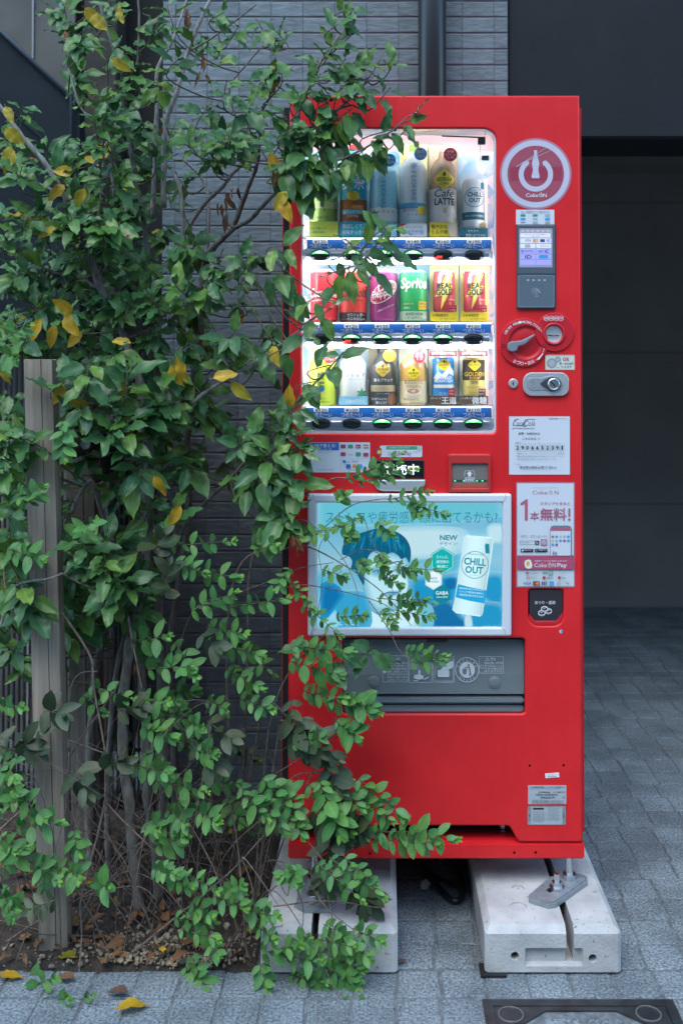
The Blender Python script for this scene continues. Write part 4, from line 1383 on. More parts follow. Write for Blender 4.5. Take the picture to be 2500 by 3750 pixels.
ik.lp(WHI, curl([(1919, 2055), (1930, 2048), (1940, 2050), (1946, 2064), (1944, 2078), (1930, 2081), (1920, 2074)], 5)); ik.lp(YELL, rr(1925, 2054, 1937, 2072, 2)); ik.t(ORAN, '¥', (1928, 2058, 1934, 2067), 0.02)
ik.r(RPINK, 1923, 2092, 1933, 2101, 2); ik.t(GREY, 'PayPay', (1936, 2093, 1967, 2102), 0.012)
ik.t(BLK, 'LINE', (1984, 2093, 2002, 2100), 0.02); ik.r(GREENP, 2005, 2091, 2022, 2102, 1.5); ik.t(WHI, 'Pay', (2007, 2093, 2020, 2101), 0.015)
ik.t(LGREY, 'R Pay', (2043, 2092, 2066, 2101), 0.01)
ik.t(RPINK, 'au', (1923, 2110, 1944, 2119), 0.0, 0.25); ik.t(GREY, 'PAY', (1946, 2110, 1963, 2119), 0.0)
ik.r(CRED, 1984, 2109, 1995, 2120, 2); ik.t(BLK, 'd払い', (1998, 2110, 2023, 2119), 0.015)
ik.e(CRED, 2045, 2114, 5.5); ik.t(GREY, 'Pay', (2053, 2110, 2069, 2121), 0.012)
ik.t(BLUE2, 'VISA', (1914, 2130, 1942, 2140), 0.02, 0.25)
ik.r(BLK, 1949, 2127, 1973, 2142, 1); ik.e(CRED, 1957, 2134.5, 6); ik.e(ORAN, 1965, 2134.5, 6)
ik.r(BLUE2, 1980, 2128, 1986, 2141, 1.5); ik.r(CRED, 1987, 2128, 1993, 2141, 1.5); ik.r(GREENP, 1994, 2128, 2000, 2141, 1.5)
ik.r(SKYB, 2008, 2127, 2025, 2142)
ik.r(LGREY, 2035, 2130, 2050, 2139, 1); ik.fr(LGREY, 2060, 2127, 2083, 2142, 0.8, 1); ik.t(BLK, 'Pay', (2069, 2130, 2080, 2139), 0.01)
ik.done()

# coin return cup
a, b, c, d = pbox((1930, 2154, 2066, 2296), Y0)
obj('return_cup', merge(box(a, b, Y0 + 0.055, Y0 + 0.06, c, d), box(a, a + 0.003, Y0 + 0.0135, Y0 + 0.055, c, d), box(b - 0.003, b, Y0 + 0.0135, Y0 + 0.055, c, d), box(a + 0.003, b - 0.003, Y0 + 0.0135, Y0 + 0.055, c, c + 0.003), box(a + 0.003, b - 0.003, Y0 + 0.0135, Y0 + 0.055, d - 0.003, d)), mat('cup_red', (0.20, 0.008, 0.014), 0.5), vm)
SMOKE = mat('smoked_flap', (0.035, 0.028, 0.034), 0.18, coat=0.3)
rf = obj('return_flap', pplate([[(1937, 2164), (1943, 2160), (2053, 2160), (2059, 2164), (2059, 2240), (2036, 2272), (2030, 2275), (1964, 2275), (1958, 2272), (1937, 2244)]], Y0 + 0.004, 0.004, 0.001), SMOKE, vm)
obj('cup_lip', pplate([[(1936, 2246), (1958, 2274), (2036, 2274), (2060, 2242), (2060, 2270), (2046, 2288), (2030, 2291), (1964, 2291), (1950, 2288), (1936, 2270)]], Y0 + 0.002, 0.02, 0.002), REDP, vm)
ik = Ink(rf, Y0 + 0.004, 0.0004)
ik.t(WHI, 'おつり・返却', (1957, 2200, 2031, 2213), 0.015)
for cx_, cy_ in ((1982, 2243), (2006, 2236), (1992, 2228)):
    ik.e(SMOKE, cx_, cy_ + 3, 13, 10); ik.e(WHI, cx_, cy_ + 3, 13, 10, ring=1.8); ik.e(WHI, cx_, cy_, 13, 9, ring=1.8); ik.lp(WHI, stroke([(cx_ - 5, cy_ + 2), (cx_, cy_ - 1), (cx_ + 5, cy_ - 3)], 1.5))
ik.done()
o, ik = sticker('dot_sticker', None, PAPER, loops=[ell(2053, 2313, 6.5, n=20)])
ik.lp(SKYB, ell(2055, 2312, 5, n=20)); ik.done()

# payment stickers and displays on the left of the middle band
o, ik = sticker('mobile_payment_sticker', (1136, 1620, 1354, 1730), PAPER)
ik.r(BLUE2, 1137, 1621, 1241, 1649); ik.t(WHI, 'QRで買える!', (1147, 1626, 1229, 1640), 0.02); ik.t(WHI, 'Pay with QR', (1166, 1642, 1214, 1648), 0.01)
ik.t(GREY, 'ションはこちらから', (1152, 1653, 1214, 1658))
ik.t(GREY, 'BOTTLERS JAPAN INC.', (1166, 1718, 1224, 1723))
for (x, y), (m, s) in zip([(1256, 1634), (1283, 1634), (1311, 1634), (1339, 1634), (1256, 1662), (1283, 1664), (1311, 1662), (1339, 1664)], [(CRED, ''), (GREENP, ''), (CRED, 'd払い'), (flat('print_salmon', (0.5, 0.16, 0.10)), 'PAY'), (CRED, ''), (None, 'R Pay'), (GREENP, ''), (CRED, '')]):
    if m:
        ik.r(m, x - 9, y - 6, x + 9, y + 8, 2)
    if s:
        ik.t(WHI if m else GREY, s, (x - 8, y - 2, x + 8, y + 5), 0.01)
ik.fr(LGREY, 1248, 1679, 1351, 1722, 0.8, 4)
ik.r(BLUE2, 1255, 1685, 1265, 1695, 1.5); ik.t(BLUE2, '支付宝', (1267, 1687, 1281, 1694)); ik.t(BLUE2, 'Alipay', (1287, 1686, 1312, 1694)); ik.r(BLUE2, 1267, 1700, 1283, 1715, 2); ik.r(ORAN, 1290, 1700, 1303, 1712, 3); ik.r(SKYB, 1311, 1700, 1326, 1715, 2); ik.t(GREY, 'More', (1278, 1717, 1300, 1722))
ik.done()
o, ik = sticker('app_payment_sticker', (1390, 1632, 1545, 1674), PAPER, 5)
ik.r(GREENP, 1414, 1634, 1532, 1646, 2); ik.t(WHI, 'ご利用いただけます', (1420, 1637, 1500, 1643), 0.01); ik.e(GREENP, 1534, 1641, 9); ik.e(WHI, 1534, 1641, 7); ik.t(GREENP, '+', (1529.5, 1636.5, 1538.5, 1645.5), 0.04)
cokeon(RPINK, 1420, 1650, 1472, 1668); ik.t(RPINK, 'Pay', (1480, 1652, 1505, 1670), 0.005)
ik.t(GREY, 'Coke ON マネーチャージ', (1513, 1652, 1541, 1658)); ik.lp(CRED, rr(1376, 1640, 1396, 1668, 3)); ik.e(YELL, 1388, 1655, 7)
ik.done()
DSP = mat('display_black', (0.006, 0.010, 0.014), 0.15, coat=0.4)
ds = obj('message_display', pplate([rr(1377, 1685, 1551, 1752, 3)], Y0 - 0.004, 0.005, 0.001), DSP, vm)
for k, ch in enumerate('販売中'):
    ik = Ink(ds, Y0 - 0.004, 0.0004)
    ik.t(lit('display_white_glow', (0.75, 0.82, 0.85), 0.6), ch, (1405 + 44 * k, 1700, 1444 + 44 * k, 1738), 0.024)
    ik.done()
tray = [(1369, 1757), (1557, 1757), (1556, 1775), (1545, 1790), (1520, 1797), (1470, 1800), (1400, 1799), (1380, 1793), (1370, 1778)]
obj('coin_tray', pplate([tray], Y0 - 0.010, 0.010, 0.003), mat('chrome_tray', (0.62, 0.63, 0.66), 0.3, metal=0.5), vm)

# bill slot
obj('bill_housing', pplate([rr(1640, 1663, 1797, 1803, 8), rr(1654, 1699, 1785, 1787, 4)], Y0 - 0.012, 0.014, 0.003), mat('bill_red', (0.52, 0.035, 0.03), 0.35), vm)
bf = obj('bill_window', pplate([rr(1652, 1697, 1787, 1789)], Y0 - 0.006, 0.004), mat('smoked_bill_window', (0.20, 0.185, 0.17), 0.25, coat=0.3), vm)
ik = Ink(bf, Y0 - 0.006, 0.0004)
ik.r(flat('bill_slot_dark', (0.05, 0.05, 0.05)), 1657, 1757, 1782, 1765)
ik.lp(flat('bill_red_strip', (0.45, 0.10, 0.07)), rr(1660, 1772, 1780, 1785))
ik.fr(WHI, 1701, 1748, 1737, 1765, 1.4); ik.t(WHI, '1000', (1705, 1751, 1733, 1762), 0.02)
ik.lp(WHI, [(1718, 1725), (1729, 1736), (1723, 1736), (1723, 1745), (1713, 1745), (1713, 1736), (1707, 1736)])
ik.lp(WHI, stroke([(1699, 1744), (1702, 1724)], 1.2, smooth=False)); ik.lp(WHI, stroke([(1737, 1744), (1734, 1724)], 1.2, smooth=False)); ik.lp(WHI, stroke([(1702, 1724), (1734, 1724)], 1.2, smooth=False))
for x in (1665, 1697, 1745, 1765):
    ik.e(GRN, x, 1761, 4, 2)
ik.done()

# ------------------------------------------------------------------ backlit advertising panel
def c5(*pts):
    return [(1030 + .574 * a, 1580 + .574 * b) for a, b in pts]
def b5(x0, y0, x1, y1):
    return (1030 + .574 * x0, 1580 + .574 * y0, 1030 + .574 * x1, 1580 + .574 * y1)
FRM = mat('frame_white', (0.68, 0.72, 0.77), 0.35)
ap = obj('advert_frame', pplate([rr(1126, 1809, 1872, 2331, 9), rr(1161, 1842, 1838, 2298, 2)], Y0 - 0.020, 0.02, 0.005, 3), FRM, vm)
ap.data.shade_smooth(); ap.data.set_sharp_from_angle(angle=radians(45))
ik = Ink(ap, Y0 - 0.020, 0.0003)
SEAM = flat('frame_seam', (0.22, 0.24, 0.27))
for (p, q, r_) in (((1146, 1809), (1146, 1826), (1163, 1843)), ((1850, 1809), (1850, 1826), (1836, 1843)), ((1146, 2331), (1146, 2314), (1163, 2297)), ((1850, 2331), (1850, 2314), (1836, 2297))):
    ik.lp(SEAM, stroke([p, q, r_], 1.4, smooth=False))
ik.done()
def adbg():
    m = mat('advert_print', (0.3, 0.5, 0.6), 0.35)
    n, l, b = N(m)
    g = n.new('ShaderNodeNewGeometry')
    ns = n.new('ShaderNodeTexNoise'); ns.inputs['Scale'].default_value = 6.5; ns.inputs['Detail'].default_value = 1.5
    mp = n.new('ShaderNodeMapping'); mp.inputs['Scale'].default_value = (0.8, 1, 1.9)
    l.new(g.outputs['Position'], mp.inputs['Vector']); l.new(mp.outputs['Vector'], ns.inputs['Vector'])
    rp = n.new('ShaderNodeValToRGB')
    e = rp.color_ramp.elements
    e[0].position = 0.36; e[0].color = (0.10, 0.48, 0.68, 1)
    e[1].position = 0.70; e[1].color = (0.36, 0.66, 0.80, 1)
    l.new(ns.outputs['Fac'], rp.inputs['Fac'])
    l.new(rp.outputs['Color'], b.inputs['Emission Color'])
    b.inputs['Emission Strength'].default_value = 0.25
    return m
ad = obj('advert_poster', pplate([rr(1159, 1840, 1840, 2300)], Y0 - 0.008, 0.003), adbg(), vm)
ik = Ink(ad, Y0 - 0.008, 0.0003)
A = lambda n, c, s=0.85: mat('advert_' + n, tuple(0.25 * q for q in c), 0.4, em=c, es=s * 0.34)
PALE, SKN, HAIR, HAIR2, DEEP, MIDB, CYAN = A('pale', (0.50, 0.76, 0.86)), A('skin', (0.42, 0.68, 0.78)), A('hair', (0.0, 0.10, 0.20)), A('hair_light', (0.0, 0.26, 0.40)), A('deep', (0.0, 0.18, 0.44)), A('mid', (0.01, 0.34, 0.62)), A('cyan', (0.12, 0.56, 0.70))
_an = [0]
def soft(c0, c1, loop, n=6, g0=1.16, g1=0.78, s_=0.85):
    """printed shape with a soft photographic edge: nested outlines stepping from colour c0 to c1"""
    mx_, my_ = sum(a for a, _ in loop) / len(loop), sum(b for _, b in loop) / len(loop)
    for k in range(n):
        t = (k + 1) / n
        g = g0 + (g1 - g0) * k / (n - 1)
        _an[0] += 1
        m = A('tone_%03d' % _an[0], tuple(round(a + (b - a) * t, 3) for a, b in zip(c0, c1)), s_)
        ik.lp(m, [(min(1838, max(1161, mx_ + (a - mx_) * g)), min(2298, max(1842, my_ + (b - my_) * g))) for a, b in loop])
BGc, BLc, DPc, PLc, CYc = (0.32, 0.64, 0.78), (0.01, 0.32, 0.60), (0.0, 0.16, 0.40), (0.55, 0.80, 0.88), (0.14, 0.56, 0.70)
soft(BGc, CYc, c5((232, 440), (820, 440), (1405, 440), (1405, 540), (1100, 580), (800, 590), (400, 600), (232, 600)), 5, 1.06, 0.94)
soft(BGc, PLc, curl(c5((640, 650), (900, 620), (1140, 640), (1120, 760), (900, 800), (700, 780)), 4))
soft(BGc, PLc, curl(c5((1320, 610), (1400, 602), (1400, 700), (1330, 690)), 4))
soft((0.25, 0.58, 0.74), BLc, curl(c5((825, 950), (1010, 920), (1120, 930), (1110, 1110), (930, 1130), (840, 1110)), 4))
soft(BLc, DPc, curl(c5((1040, 945), (1110, 940), (1105, 1000), (1050, 1000)), 4))
soft((0.25, 0.58, 0.74), BLc, curl(c5((1270, 940), (1400, 920), (1400, 1100), (1290, 1060)), 4))
soft((0.12, 0.45, 0.66), DPc, curl(c5((930, 1120), (1060, 1080), (1140, 1180), (1200, 1246), (980, 1246), (920, 1210)), 4))
soft((0.2, 0.5, 0.7), BLc, curl(c5((1240, 1110), (1400, 1110), (1400, 1246), (1200, 1246)), 4))
soft(BLc, PLc, curl(c5((1170, 1165), (1205, 1170), (1215, 1244), (1170, 1244)), 4), 4)
soft((0.2, 0.5, 0.7), CYc, curl(c5((830, 1110), (950, 1120), (950, 1244), (840, 1244)), 4))
soft(BGc, PLc, curl(c5((520, 1060), (640, 1130), (760, 1120), (830, 1060), (860, 1244), (480, 1244)), 4), 4, 1.05, 0.85)
face = curl(c5((505, 800), (515, 980), (545, 1100), (610, 1165), (700, 1150), (780, 1110), (815, 1000), (822, 880), (805, 790), (700, 750), (600, 740)), 4)
soft((0.08, 0.36, 0.52), (0.46, 0.74, 0.83), face, 9, 1.0, 0.66)
soft((0.46, 0.73, 0.82), (0.56, 0.81, 0.88), curl(c5((690, 880), (770, 900), (800, 980), (760, 1060), (690, 1040), (670, 950)), 4), 5, 1.1, 0.5)
soft((0.42, 0.68, 0.78), (0.16, 0.44, 0.58), curl(c5((560, 870), (610, 850), (655, 870), (650, 915), (600, 925), (560, 905)), 4), 5, 1.1, 0.5)
soft((0.46, 0.72, 0.80), (0.16, 0.44, 0.58), curl(c5((700, 862), (745, 852), (785, 866), (780, 905), (735, 910)), 4), 5, 1.1, 0.5)
soft((0.44, 0.70, 0.80), (0.14, 0.40, 0.55), curl(c5((640, 1035), (700, 1010), (770, 1015), (740, 1045), (680, 1050)), 4), 4, 1.0, 0.5)
soft((0.1, 0.42, 0.62), (0.03, 0.34, 0.58), curl(c5((360, 1050), (450, 1020), (540, 1050), (560, 1244), (330, 1244)), 4), 5, 1.05, 0.8)
hair = c5((388, 780), (395, 720), (430, 680), (520, 640), (640, 612), (740, 640), (800, 690), (825, 760), (816, 835), (792, 800), (765, 812), (740, 785), (700, 768), (660, 790), (610, 758), (565, 778), (540, 840), (528, 900), (528, 975), (500, 940), (470, 880), (442, 880), (452, 825), (425, 790))
ik.lp(HAIR, curl(hair, 3))
HS = [A('strand_%d' % k, c_) for k, c_ in enumerate(((0.0, 0.16, 0.28), (0.0, 0.22, 0.36), (0.01, 0.30, 0.45), (0.0, 0.06, 0.13), (0.04, 0.40, 0.55)))]
for k in range(70):
    t_ = R.random()
    a0_ = radians(200 + 145 * t_)
    rx_ = R.uniform(0.55, 0.98)
    sx_, sy_ = 610 + 205 * rx_ * cos(a0_), 765 + 150 * rx_ * sin(a0_)
    ex_ = sx_ + (-30 + 60 * t_) + R.uniform(-12, 12); ey_ = min(sy_ + R.uniform(40, 110), R.uniform(770, 850) if 470 < sx_ < 800 else R.uniform(820, 960))
    ik.lp(HS[R.randrange(5)], stroke(c5((sx_, sy_), ((sx_ + ex_) / 2 + R.uniform(-8, 8), (sy_ + ey_) / 2 - 8), (ex_, ey_)), R.uniform(1.5, 3.5), 0.5))
for p, w_ in ((((572, 842), (610, 826), (655, 838)), 3.5), (((702, 836), (742, 824), (780, 838)), 3.5), (((580, 892), (612, 878), (648, 888)), 2.4), (((715, 884), (745, 873), (772, 882)), 2.4), (((688, 890), (700, 955), (676, 985), (705, 992)), 1.6), (((650, 1030), (690, 1017), (720, 1023), (762, 1012)), 2.6)):
    ik.lp(HAIR, stroke(c5(*p), w_ * 1.15))
ik.e(HAIR, *c5((616, 890))[0], 3); ik.e(HAIR, *c5((744, 884))[0], 3)
soft((0.02, 0.30, 0.56), DPc, c5((252, 965), (305, 940), (375, 985), (405, 1035), (300, 1180), (250, 1195)), 5, 1.0, 0.6)
ik.e(MIDB, *c5((268, 1010))[0], 8, ring=1.5)
soft(CYc, BGc, c5((240, 1195), (300, 1180), (345, 1130), (380, 1180), (360, 1244), (240, 1244)), 4, 1.0, 0.7)
INK_ = A('ink', (0.02, 0.25, 0.36), 0.6)
ik.t(INK_, 'ストレスや疲労感、顔に出てるかも?', b5(285, 503, 1372, 580), -0.004)
ik.t(INK_, 'NEW', b5(1008, 655, 1120, 688), 0.03); ik.t(INK_, 'デザイン!', b5(1006, 697, 1120, 722), 0.015)
def hexa(cx, cy, r):
    return c5(*[(cx + r * sin(k * pi / 3), cy - r * cos(k * pi / 3) * 1.06) for k in range(6)])
HG, HT = A('hex_green', (0.0, 0.42, 0.40), 0.8), A('hex_teal', (0.0, 0.22, 0.30), 0.8)
PW = A('white', (0.72, 0.85, 0.88))
ik.lp(HG, hexa(1024, 818, 83)); ik.lp(PW, hexa(1024, 818, 77), hexa(1024, 818, 74))
ik.t(PW, 'ストレス、', b5(985, 785, 1062, 804), 0.01); ik.t(PW, '疲労感の', b5(985, 814, 1065, 834), 0.01); ik.t(PW, '軽減に', b5(990, 845, 1060, 862), 0.01)
ik.lp(PW, hexa(968, 940, 60)); ik.lp(LGREY, hexa(968, 940, 56), hexa(968, 940, 54)); ik.t(INK_, '機能性', b5(945, 922, 992, 936), 0.01); ik.t(INK_, '表示食品', b5(937, 942, 1000, 957), 0.01)
ik.lp(HT, hexa(1021, 1033, 60)); ik.t(PW, 'GABA', b5(980, 1010, 1062, 1033), 0.015); ik.t(PW, '28mg 配合', b5(985, 1040, 1058, 1055))
# the can in the advert
ik.lp(A('can', (0.62, 0.84, 0.88)), c5((1160, 668), (1180, 655), (1330, 668), (1346, 685), (1338, 760), (1280, 1150), (1262, 1172), (1110, 1150), (1086, 1128), (1098, 1080)))
for k in range(10):
    u0, u1 = k / 10, (k + 1) / 10
    sh_ = 0.62 + 0.38 * sin(pi * min(1, 0.18 + 0.62 * (u0 + u1) / 2 * 1.25))
    ik.lp(A('can_%d' % k, (0.60 * sh_, 0.84 * sh_, 0.88 * sh_)), c5((1162 + 180 * u0, 664 + 14 * u0), (1162 + 180 * u1, 664 + 14 * u1), (1090 + 186 * u1, 1136 + 28 * u1), (1090 + 186 * u0, 1136 + 28 * u0)))
ik.lp(MIDB, c5((1122, 965), (1200, 985), (1304, 1005), (1290, 1088), (1190, 1070), (1106, 1048)))
for k in range(3):
    ik.t(PW, 'ストレスや疲労感を軽減する' if k == 1 else '機能性関与成分が含まれます', b5(1130, 992 + k * 20, 1285, 1003 + k * 21), 0.0, 0, 0.11)
ik.lp(INK_, ell(*c5((1230, 843))[0], 50, 50), ell(*c5((1230, 843))[0], 48, 48))
CT = A('can_text', (0.0, 0.28, 0.38), 0.7)
ik.t(CT, 'CHILL', b5(1160, 800, 1300, 846), 0.03, 0, 0.08); ik.t(CT, 'OUT', b5(1168, 852, 1282, 898), 0.03, 0, 0.08)
ik.t(CT, 'RELAXATION', b5(1190, 770, 1285, 782), 0.0, 0, 0.08); ik.t(CT, 'チルアウト', b5(1195, 905, 1250, 914), 0, 0, 0.08)
ik.lp(CT, c5((1300, 706), (1320, 712), (1322, 770), (1296, 770), (1292, 720)))
ik.t(PW, 'リサイクルしてね', b5(1280, 1228, 1364, 1243), 0.01)
ik.t(A('ghost', (0.25, 0.58, 0.75)), 'CHILL OUT', b5(272, 1180, 500, 1228), 0.03)
ik.done()
obj('advert_cover', pplate([rr(1160, 1841, 1839, 2299)], Y0 - 0.0125, 0.0), GL, vm)

# ------------------------------------------------------------------ delivery flap
a, b, c, d = pbox((1246, 2328, 1932, 2622), Y0)
RECM = mat('chute_grey', (0.065, 0.078, 0.09), 0.5)
obj('delivery_chute', merge(box(a, b, Y0 + 0.085, Y0 + 0.09, c, d), box(a, a + 0.004, Y0 + 0.0135, Y0 + 0.085, c, d), box(b - 0.004, b, Y0 + 0.0135, Y0 + 0.085, c, d), box(a + 0.004, b - 0.004, Y0 + 0.0135, Y0 + 0.085, c, c + 0.004), box(a + 0.004, b - 0.004, Y0 + 0.0135, Y0 + 0.085, d - 0.004, d)), RECM, vm)
FLM = mat('flap_plastic', (0.24, 0.28, 0.30), 0.16, coat=0.5, alpha=0.5)
a, b, c, d = pbox((1257, 2340, 1918, 2470), Y0 + 0.05)
obj('added_pale_plate', box(a, b, Y0 + 0.05, Y0 + 0.054, c, d), mat('added_plate_grey', (0.34, 0.38, 0.40), 0.5), vm)  # invented pale plate; stands in for light behind the flap's upper part
p0, p1, p2, p3 = P(1257, 2344, Y0 + .026), P(1918, 2344, Y0 + .026), P(1918, 2541, Y0 + .008), P(1257, 2541, Y0 + .008)
fl = obj('delivery_flap', ([tuple(v) for v in (p0, p1, p2, p3)] + [tuple(v + Vector((0, .003, 0))) for v in (p0, p1, p2, p3)], [(3, 2, 1, 0), (4, 5, 6, 7), (0, 1, 5, 4), (1, 2, 6, 5), (2, 3, 7, 6), (3, 0, 4, 7)]), FLM, vm)
obj('flap_hinge_cover', box(*pbox((1560, 2340, 1638, 2352), Y0 + .004)[:2], Y0 + .004, Y0 + .008, *pbox((1560, 2340, 1638, 2352), Y0 + .004)[2:], .001), BLACK, vm)
LIP = mat('lip_plastic', (0.16, 0.185, 0.205), 0.3, coat=0.3)
for (y0_, y1_, yy, nm_) in ((2556, 2578, 0.004, 'flap_lip'), (2584, 2612, 0.010, 'tray_lip')):
    a, b, c, d = pbox((1257, y0_, 1918, y1_), Y0 + yy)
    obj(nm_, box(a, b, Y0 + yy, Y0 + yy + 0.02, c, d, 0.004), LIP, vm)
def fy(px, py):
    u = (py - 2344) / (2541 - 2344)
    return 0.026 - 0.018 * u
ik = Ink(fl, Y0 + .008, 0.0006)
ik.wrap = lambda x, z: Y0 + 0.026 - 0.018 * min(1, max(0, (p0.z - z) / (p0.z - p2.z)))
FW_ = flat('flap_print', (0.50, 0.55, 0.58))
def c7(x, y):
    return 1030 + .7334 * x, 2320 + .7334 * y
def f7(x0, y0, x1, y1):
    return (*c7(x0, y0), *c7(x1, y1))
for q in ((505, 118, 632, 245), (636, 118, 753, 247), (757, 122, 863, 248), (987, 122, 1110, 203)):
    ik.fr(FW_, *f7(*q), 1.3, 2)
for x in (553, 1030):
    ik.lp(FW_, [c7(x - 10, 141), c7(x, 125), c7(x + 10, 141)], [c7(x - 7, 139), c7(x, 128.5), c7(x + 7, 139)])
ik.t(FW_, '注意', f7(568, 126, 592, 140), 0.01); ik.t(FW_, '警告', f7(1045, 127, 1072, 141), 0.01)
for k, s in enumerate(('商品は1本毎に取り', '出してください', '特にびん商品の場合、', '容器の破損によりけ', 'がの恐れがあります', '取出し口奥へ手を', '入れないでください')):
    ik.t(FW_, s, f7(510 if k < 2 else 528, 149 + k * 13.4, 628, 159 + k * 13.4), 0.012)
ik.e(FW_, *c7(516, 193), 6)
for k, s in enumerate(('商品が取れない時は、', '商品を左右に手で', '取り出してください')):
    ik.t(FW_, s, f7(642, 145 + k * 13, 748, 156 + k * 13), 0.012)
ik.lp(FW_, [c7(662, 210), c7(690, 206), c7(710, 214), c7(708, 230), c7(680, 232), c7(660, 226)]); ik.r(FW_, *f7(683, 186, 694, 208), 1.5); ik.lp(FW_, stroke([c7(712, 232), c7(733, 220)], 4)); ik.lp(FW_, stroke([c7(660, 237), c7(684, 237)], 3, smooth=False))
ik.fr(FW_, *f7(765, 132, 857, 240), 1.2); ik.lp(FW_, curl([c7(858, 142), c7(835, 150), c7(810, 168), c7(795, 186), c7(806, 190), c7(825, 186), c7(845, 180), c7(858, 170)], 4)); ik.lp(FW_, rr(*f7(780, 186, 838, 220), 3)); ik.r(FW_, *f7(768, 144, 800, 147))
cx_, cy_ = c7(927, 185)
ik.e(FW_, cx_, cy_, 44, ring=2.4); ik.e(FW_, cx_, cy_, 28.5)
ik.arc(FW_, 'かんびんごみは', cx_, cy_, 35.5, 9, -68, 68, 0.012); ik.arc(FW_, 'リサイクル', cx_, cy_, -35.5, 9, 42, -42, 0.012)
DKI = flat('flap_dark', (0.13, 0.15, 0.17))
ik.lp(DKI, [c7(903, 180), c7(926, 180), c7(922, 206), c7(907, 206)]); ik.e(DKI, *c7(935, 162), 4); ik.lp(DKI, stroke([c7(936, 170), c7(941, 190), c7(938, 212)], 6, 4)); ik.lp(DKI, stroke([c7(934, 174), c7(922, 172), c7(914, 176)], 3)); ik.lp(DKI, stroke([c7(941, 188), c7(946, 212)], 4))
for k in range(4):
    ik.t(FW_, ('取出口等へ手や物', 'を入れないこと', 'けがの恐れが', 'ありますので')[k], f7(1014, 146 + k * 13, 1104, 157 + k * 13), 0.012)
ik.e(FW_, *c7(1001, 169), 6.5, ring=1.3)
ik.done()
for x, y in ((1063, 243), (462, 238)):
    px, py = c7(x, y)
    p = P(px, py, Y0 + fy(px, py))
    o = obj('flap_pivot', facing([(23, 0.0), (22, 0.003), (18, 0.006), (8, 0.007), (0.01, 0.007)], 28), FLM, fl, smooth=True)
    o.matrix_basis = Matrix.Translation((p.x, Y0 + fy(px, py) - 0.0005, p.z)) @ FRONT

# rating plates low on the door
o, ik = sticker('rating_label', (1932, 2876, 2072, 2945), flat('plate_silver', (0.42, 0.46, 0.50), 0.4), 2)
ik.t(BLK, 'この自動販売機はノンフロン対応機です', (1938, 2880, 2066, 2886)); ik.r(GREY, 1938, 2888, 2050, 2889)
ik.t(BLK, '2296066   1110414', (1970, 2898, 2066, 2904), 0.01); ik.t(BLK, 'D8ARU1818NB1P3', (1962, 2907, 2040, 2914), 0.01); ik.t(BLK, '2906652391', (1977, 2917, 2030, 2924), 0.015); ik.t(BLK, '18', (2058, 2917, 2066, 2923))
x = 1946
while x < 2063:
    w_ = R.choice((0.9, 1.3, 2.0))
    ik.r(GREY, x, 2928, x + w_, 2941); x += w_ + R.choice((0.9, 1.5, 2.1))
ik.done()
o, ik = sticker('rating_label', (1930, 2952, 2070, 3021), ALU2, 6)
ik.r(flat('plate_silver'), 1943, 2955, 2057, 3019); ik.r(BLK, 1950, 2958, 1990, 2965)
for k in range(7):
    ik.r(GREY, 1948, 2969 + k * 6, 1990 + 6 * (k % 3), 2970.6 + k * 6); ik.r(GREY, 2004, 2958 + k * 7, 2050 - 5 * (k % 2), 2959.8 + k * 7)
ik.e(BLK, 1937, 2987, 2.5); ik.e(BLK, 2063, 2987, 2.5)
ik.done()
o, ik = sticker('asset_label', None, WHI, loops=[[(1994, 2833), (2045, 2829), (2047, 2846), (1996, 2850)]])
ik.r(LGREY, 2004, 2837, 2032, 2838.4); ik.r(GREY, 2003, 2843, 2036, 2845)
ik.done()

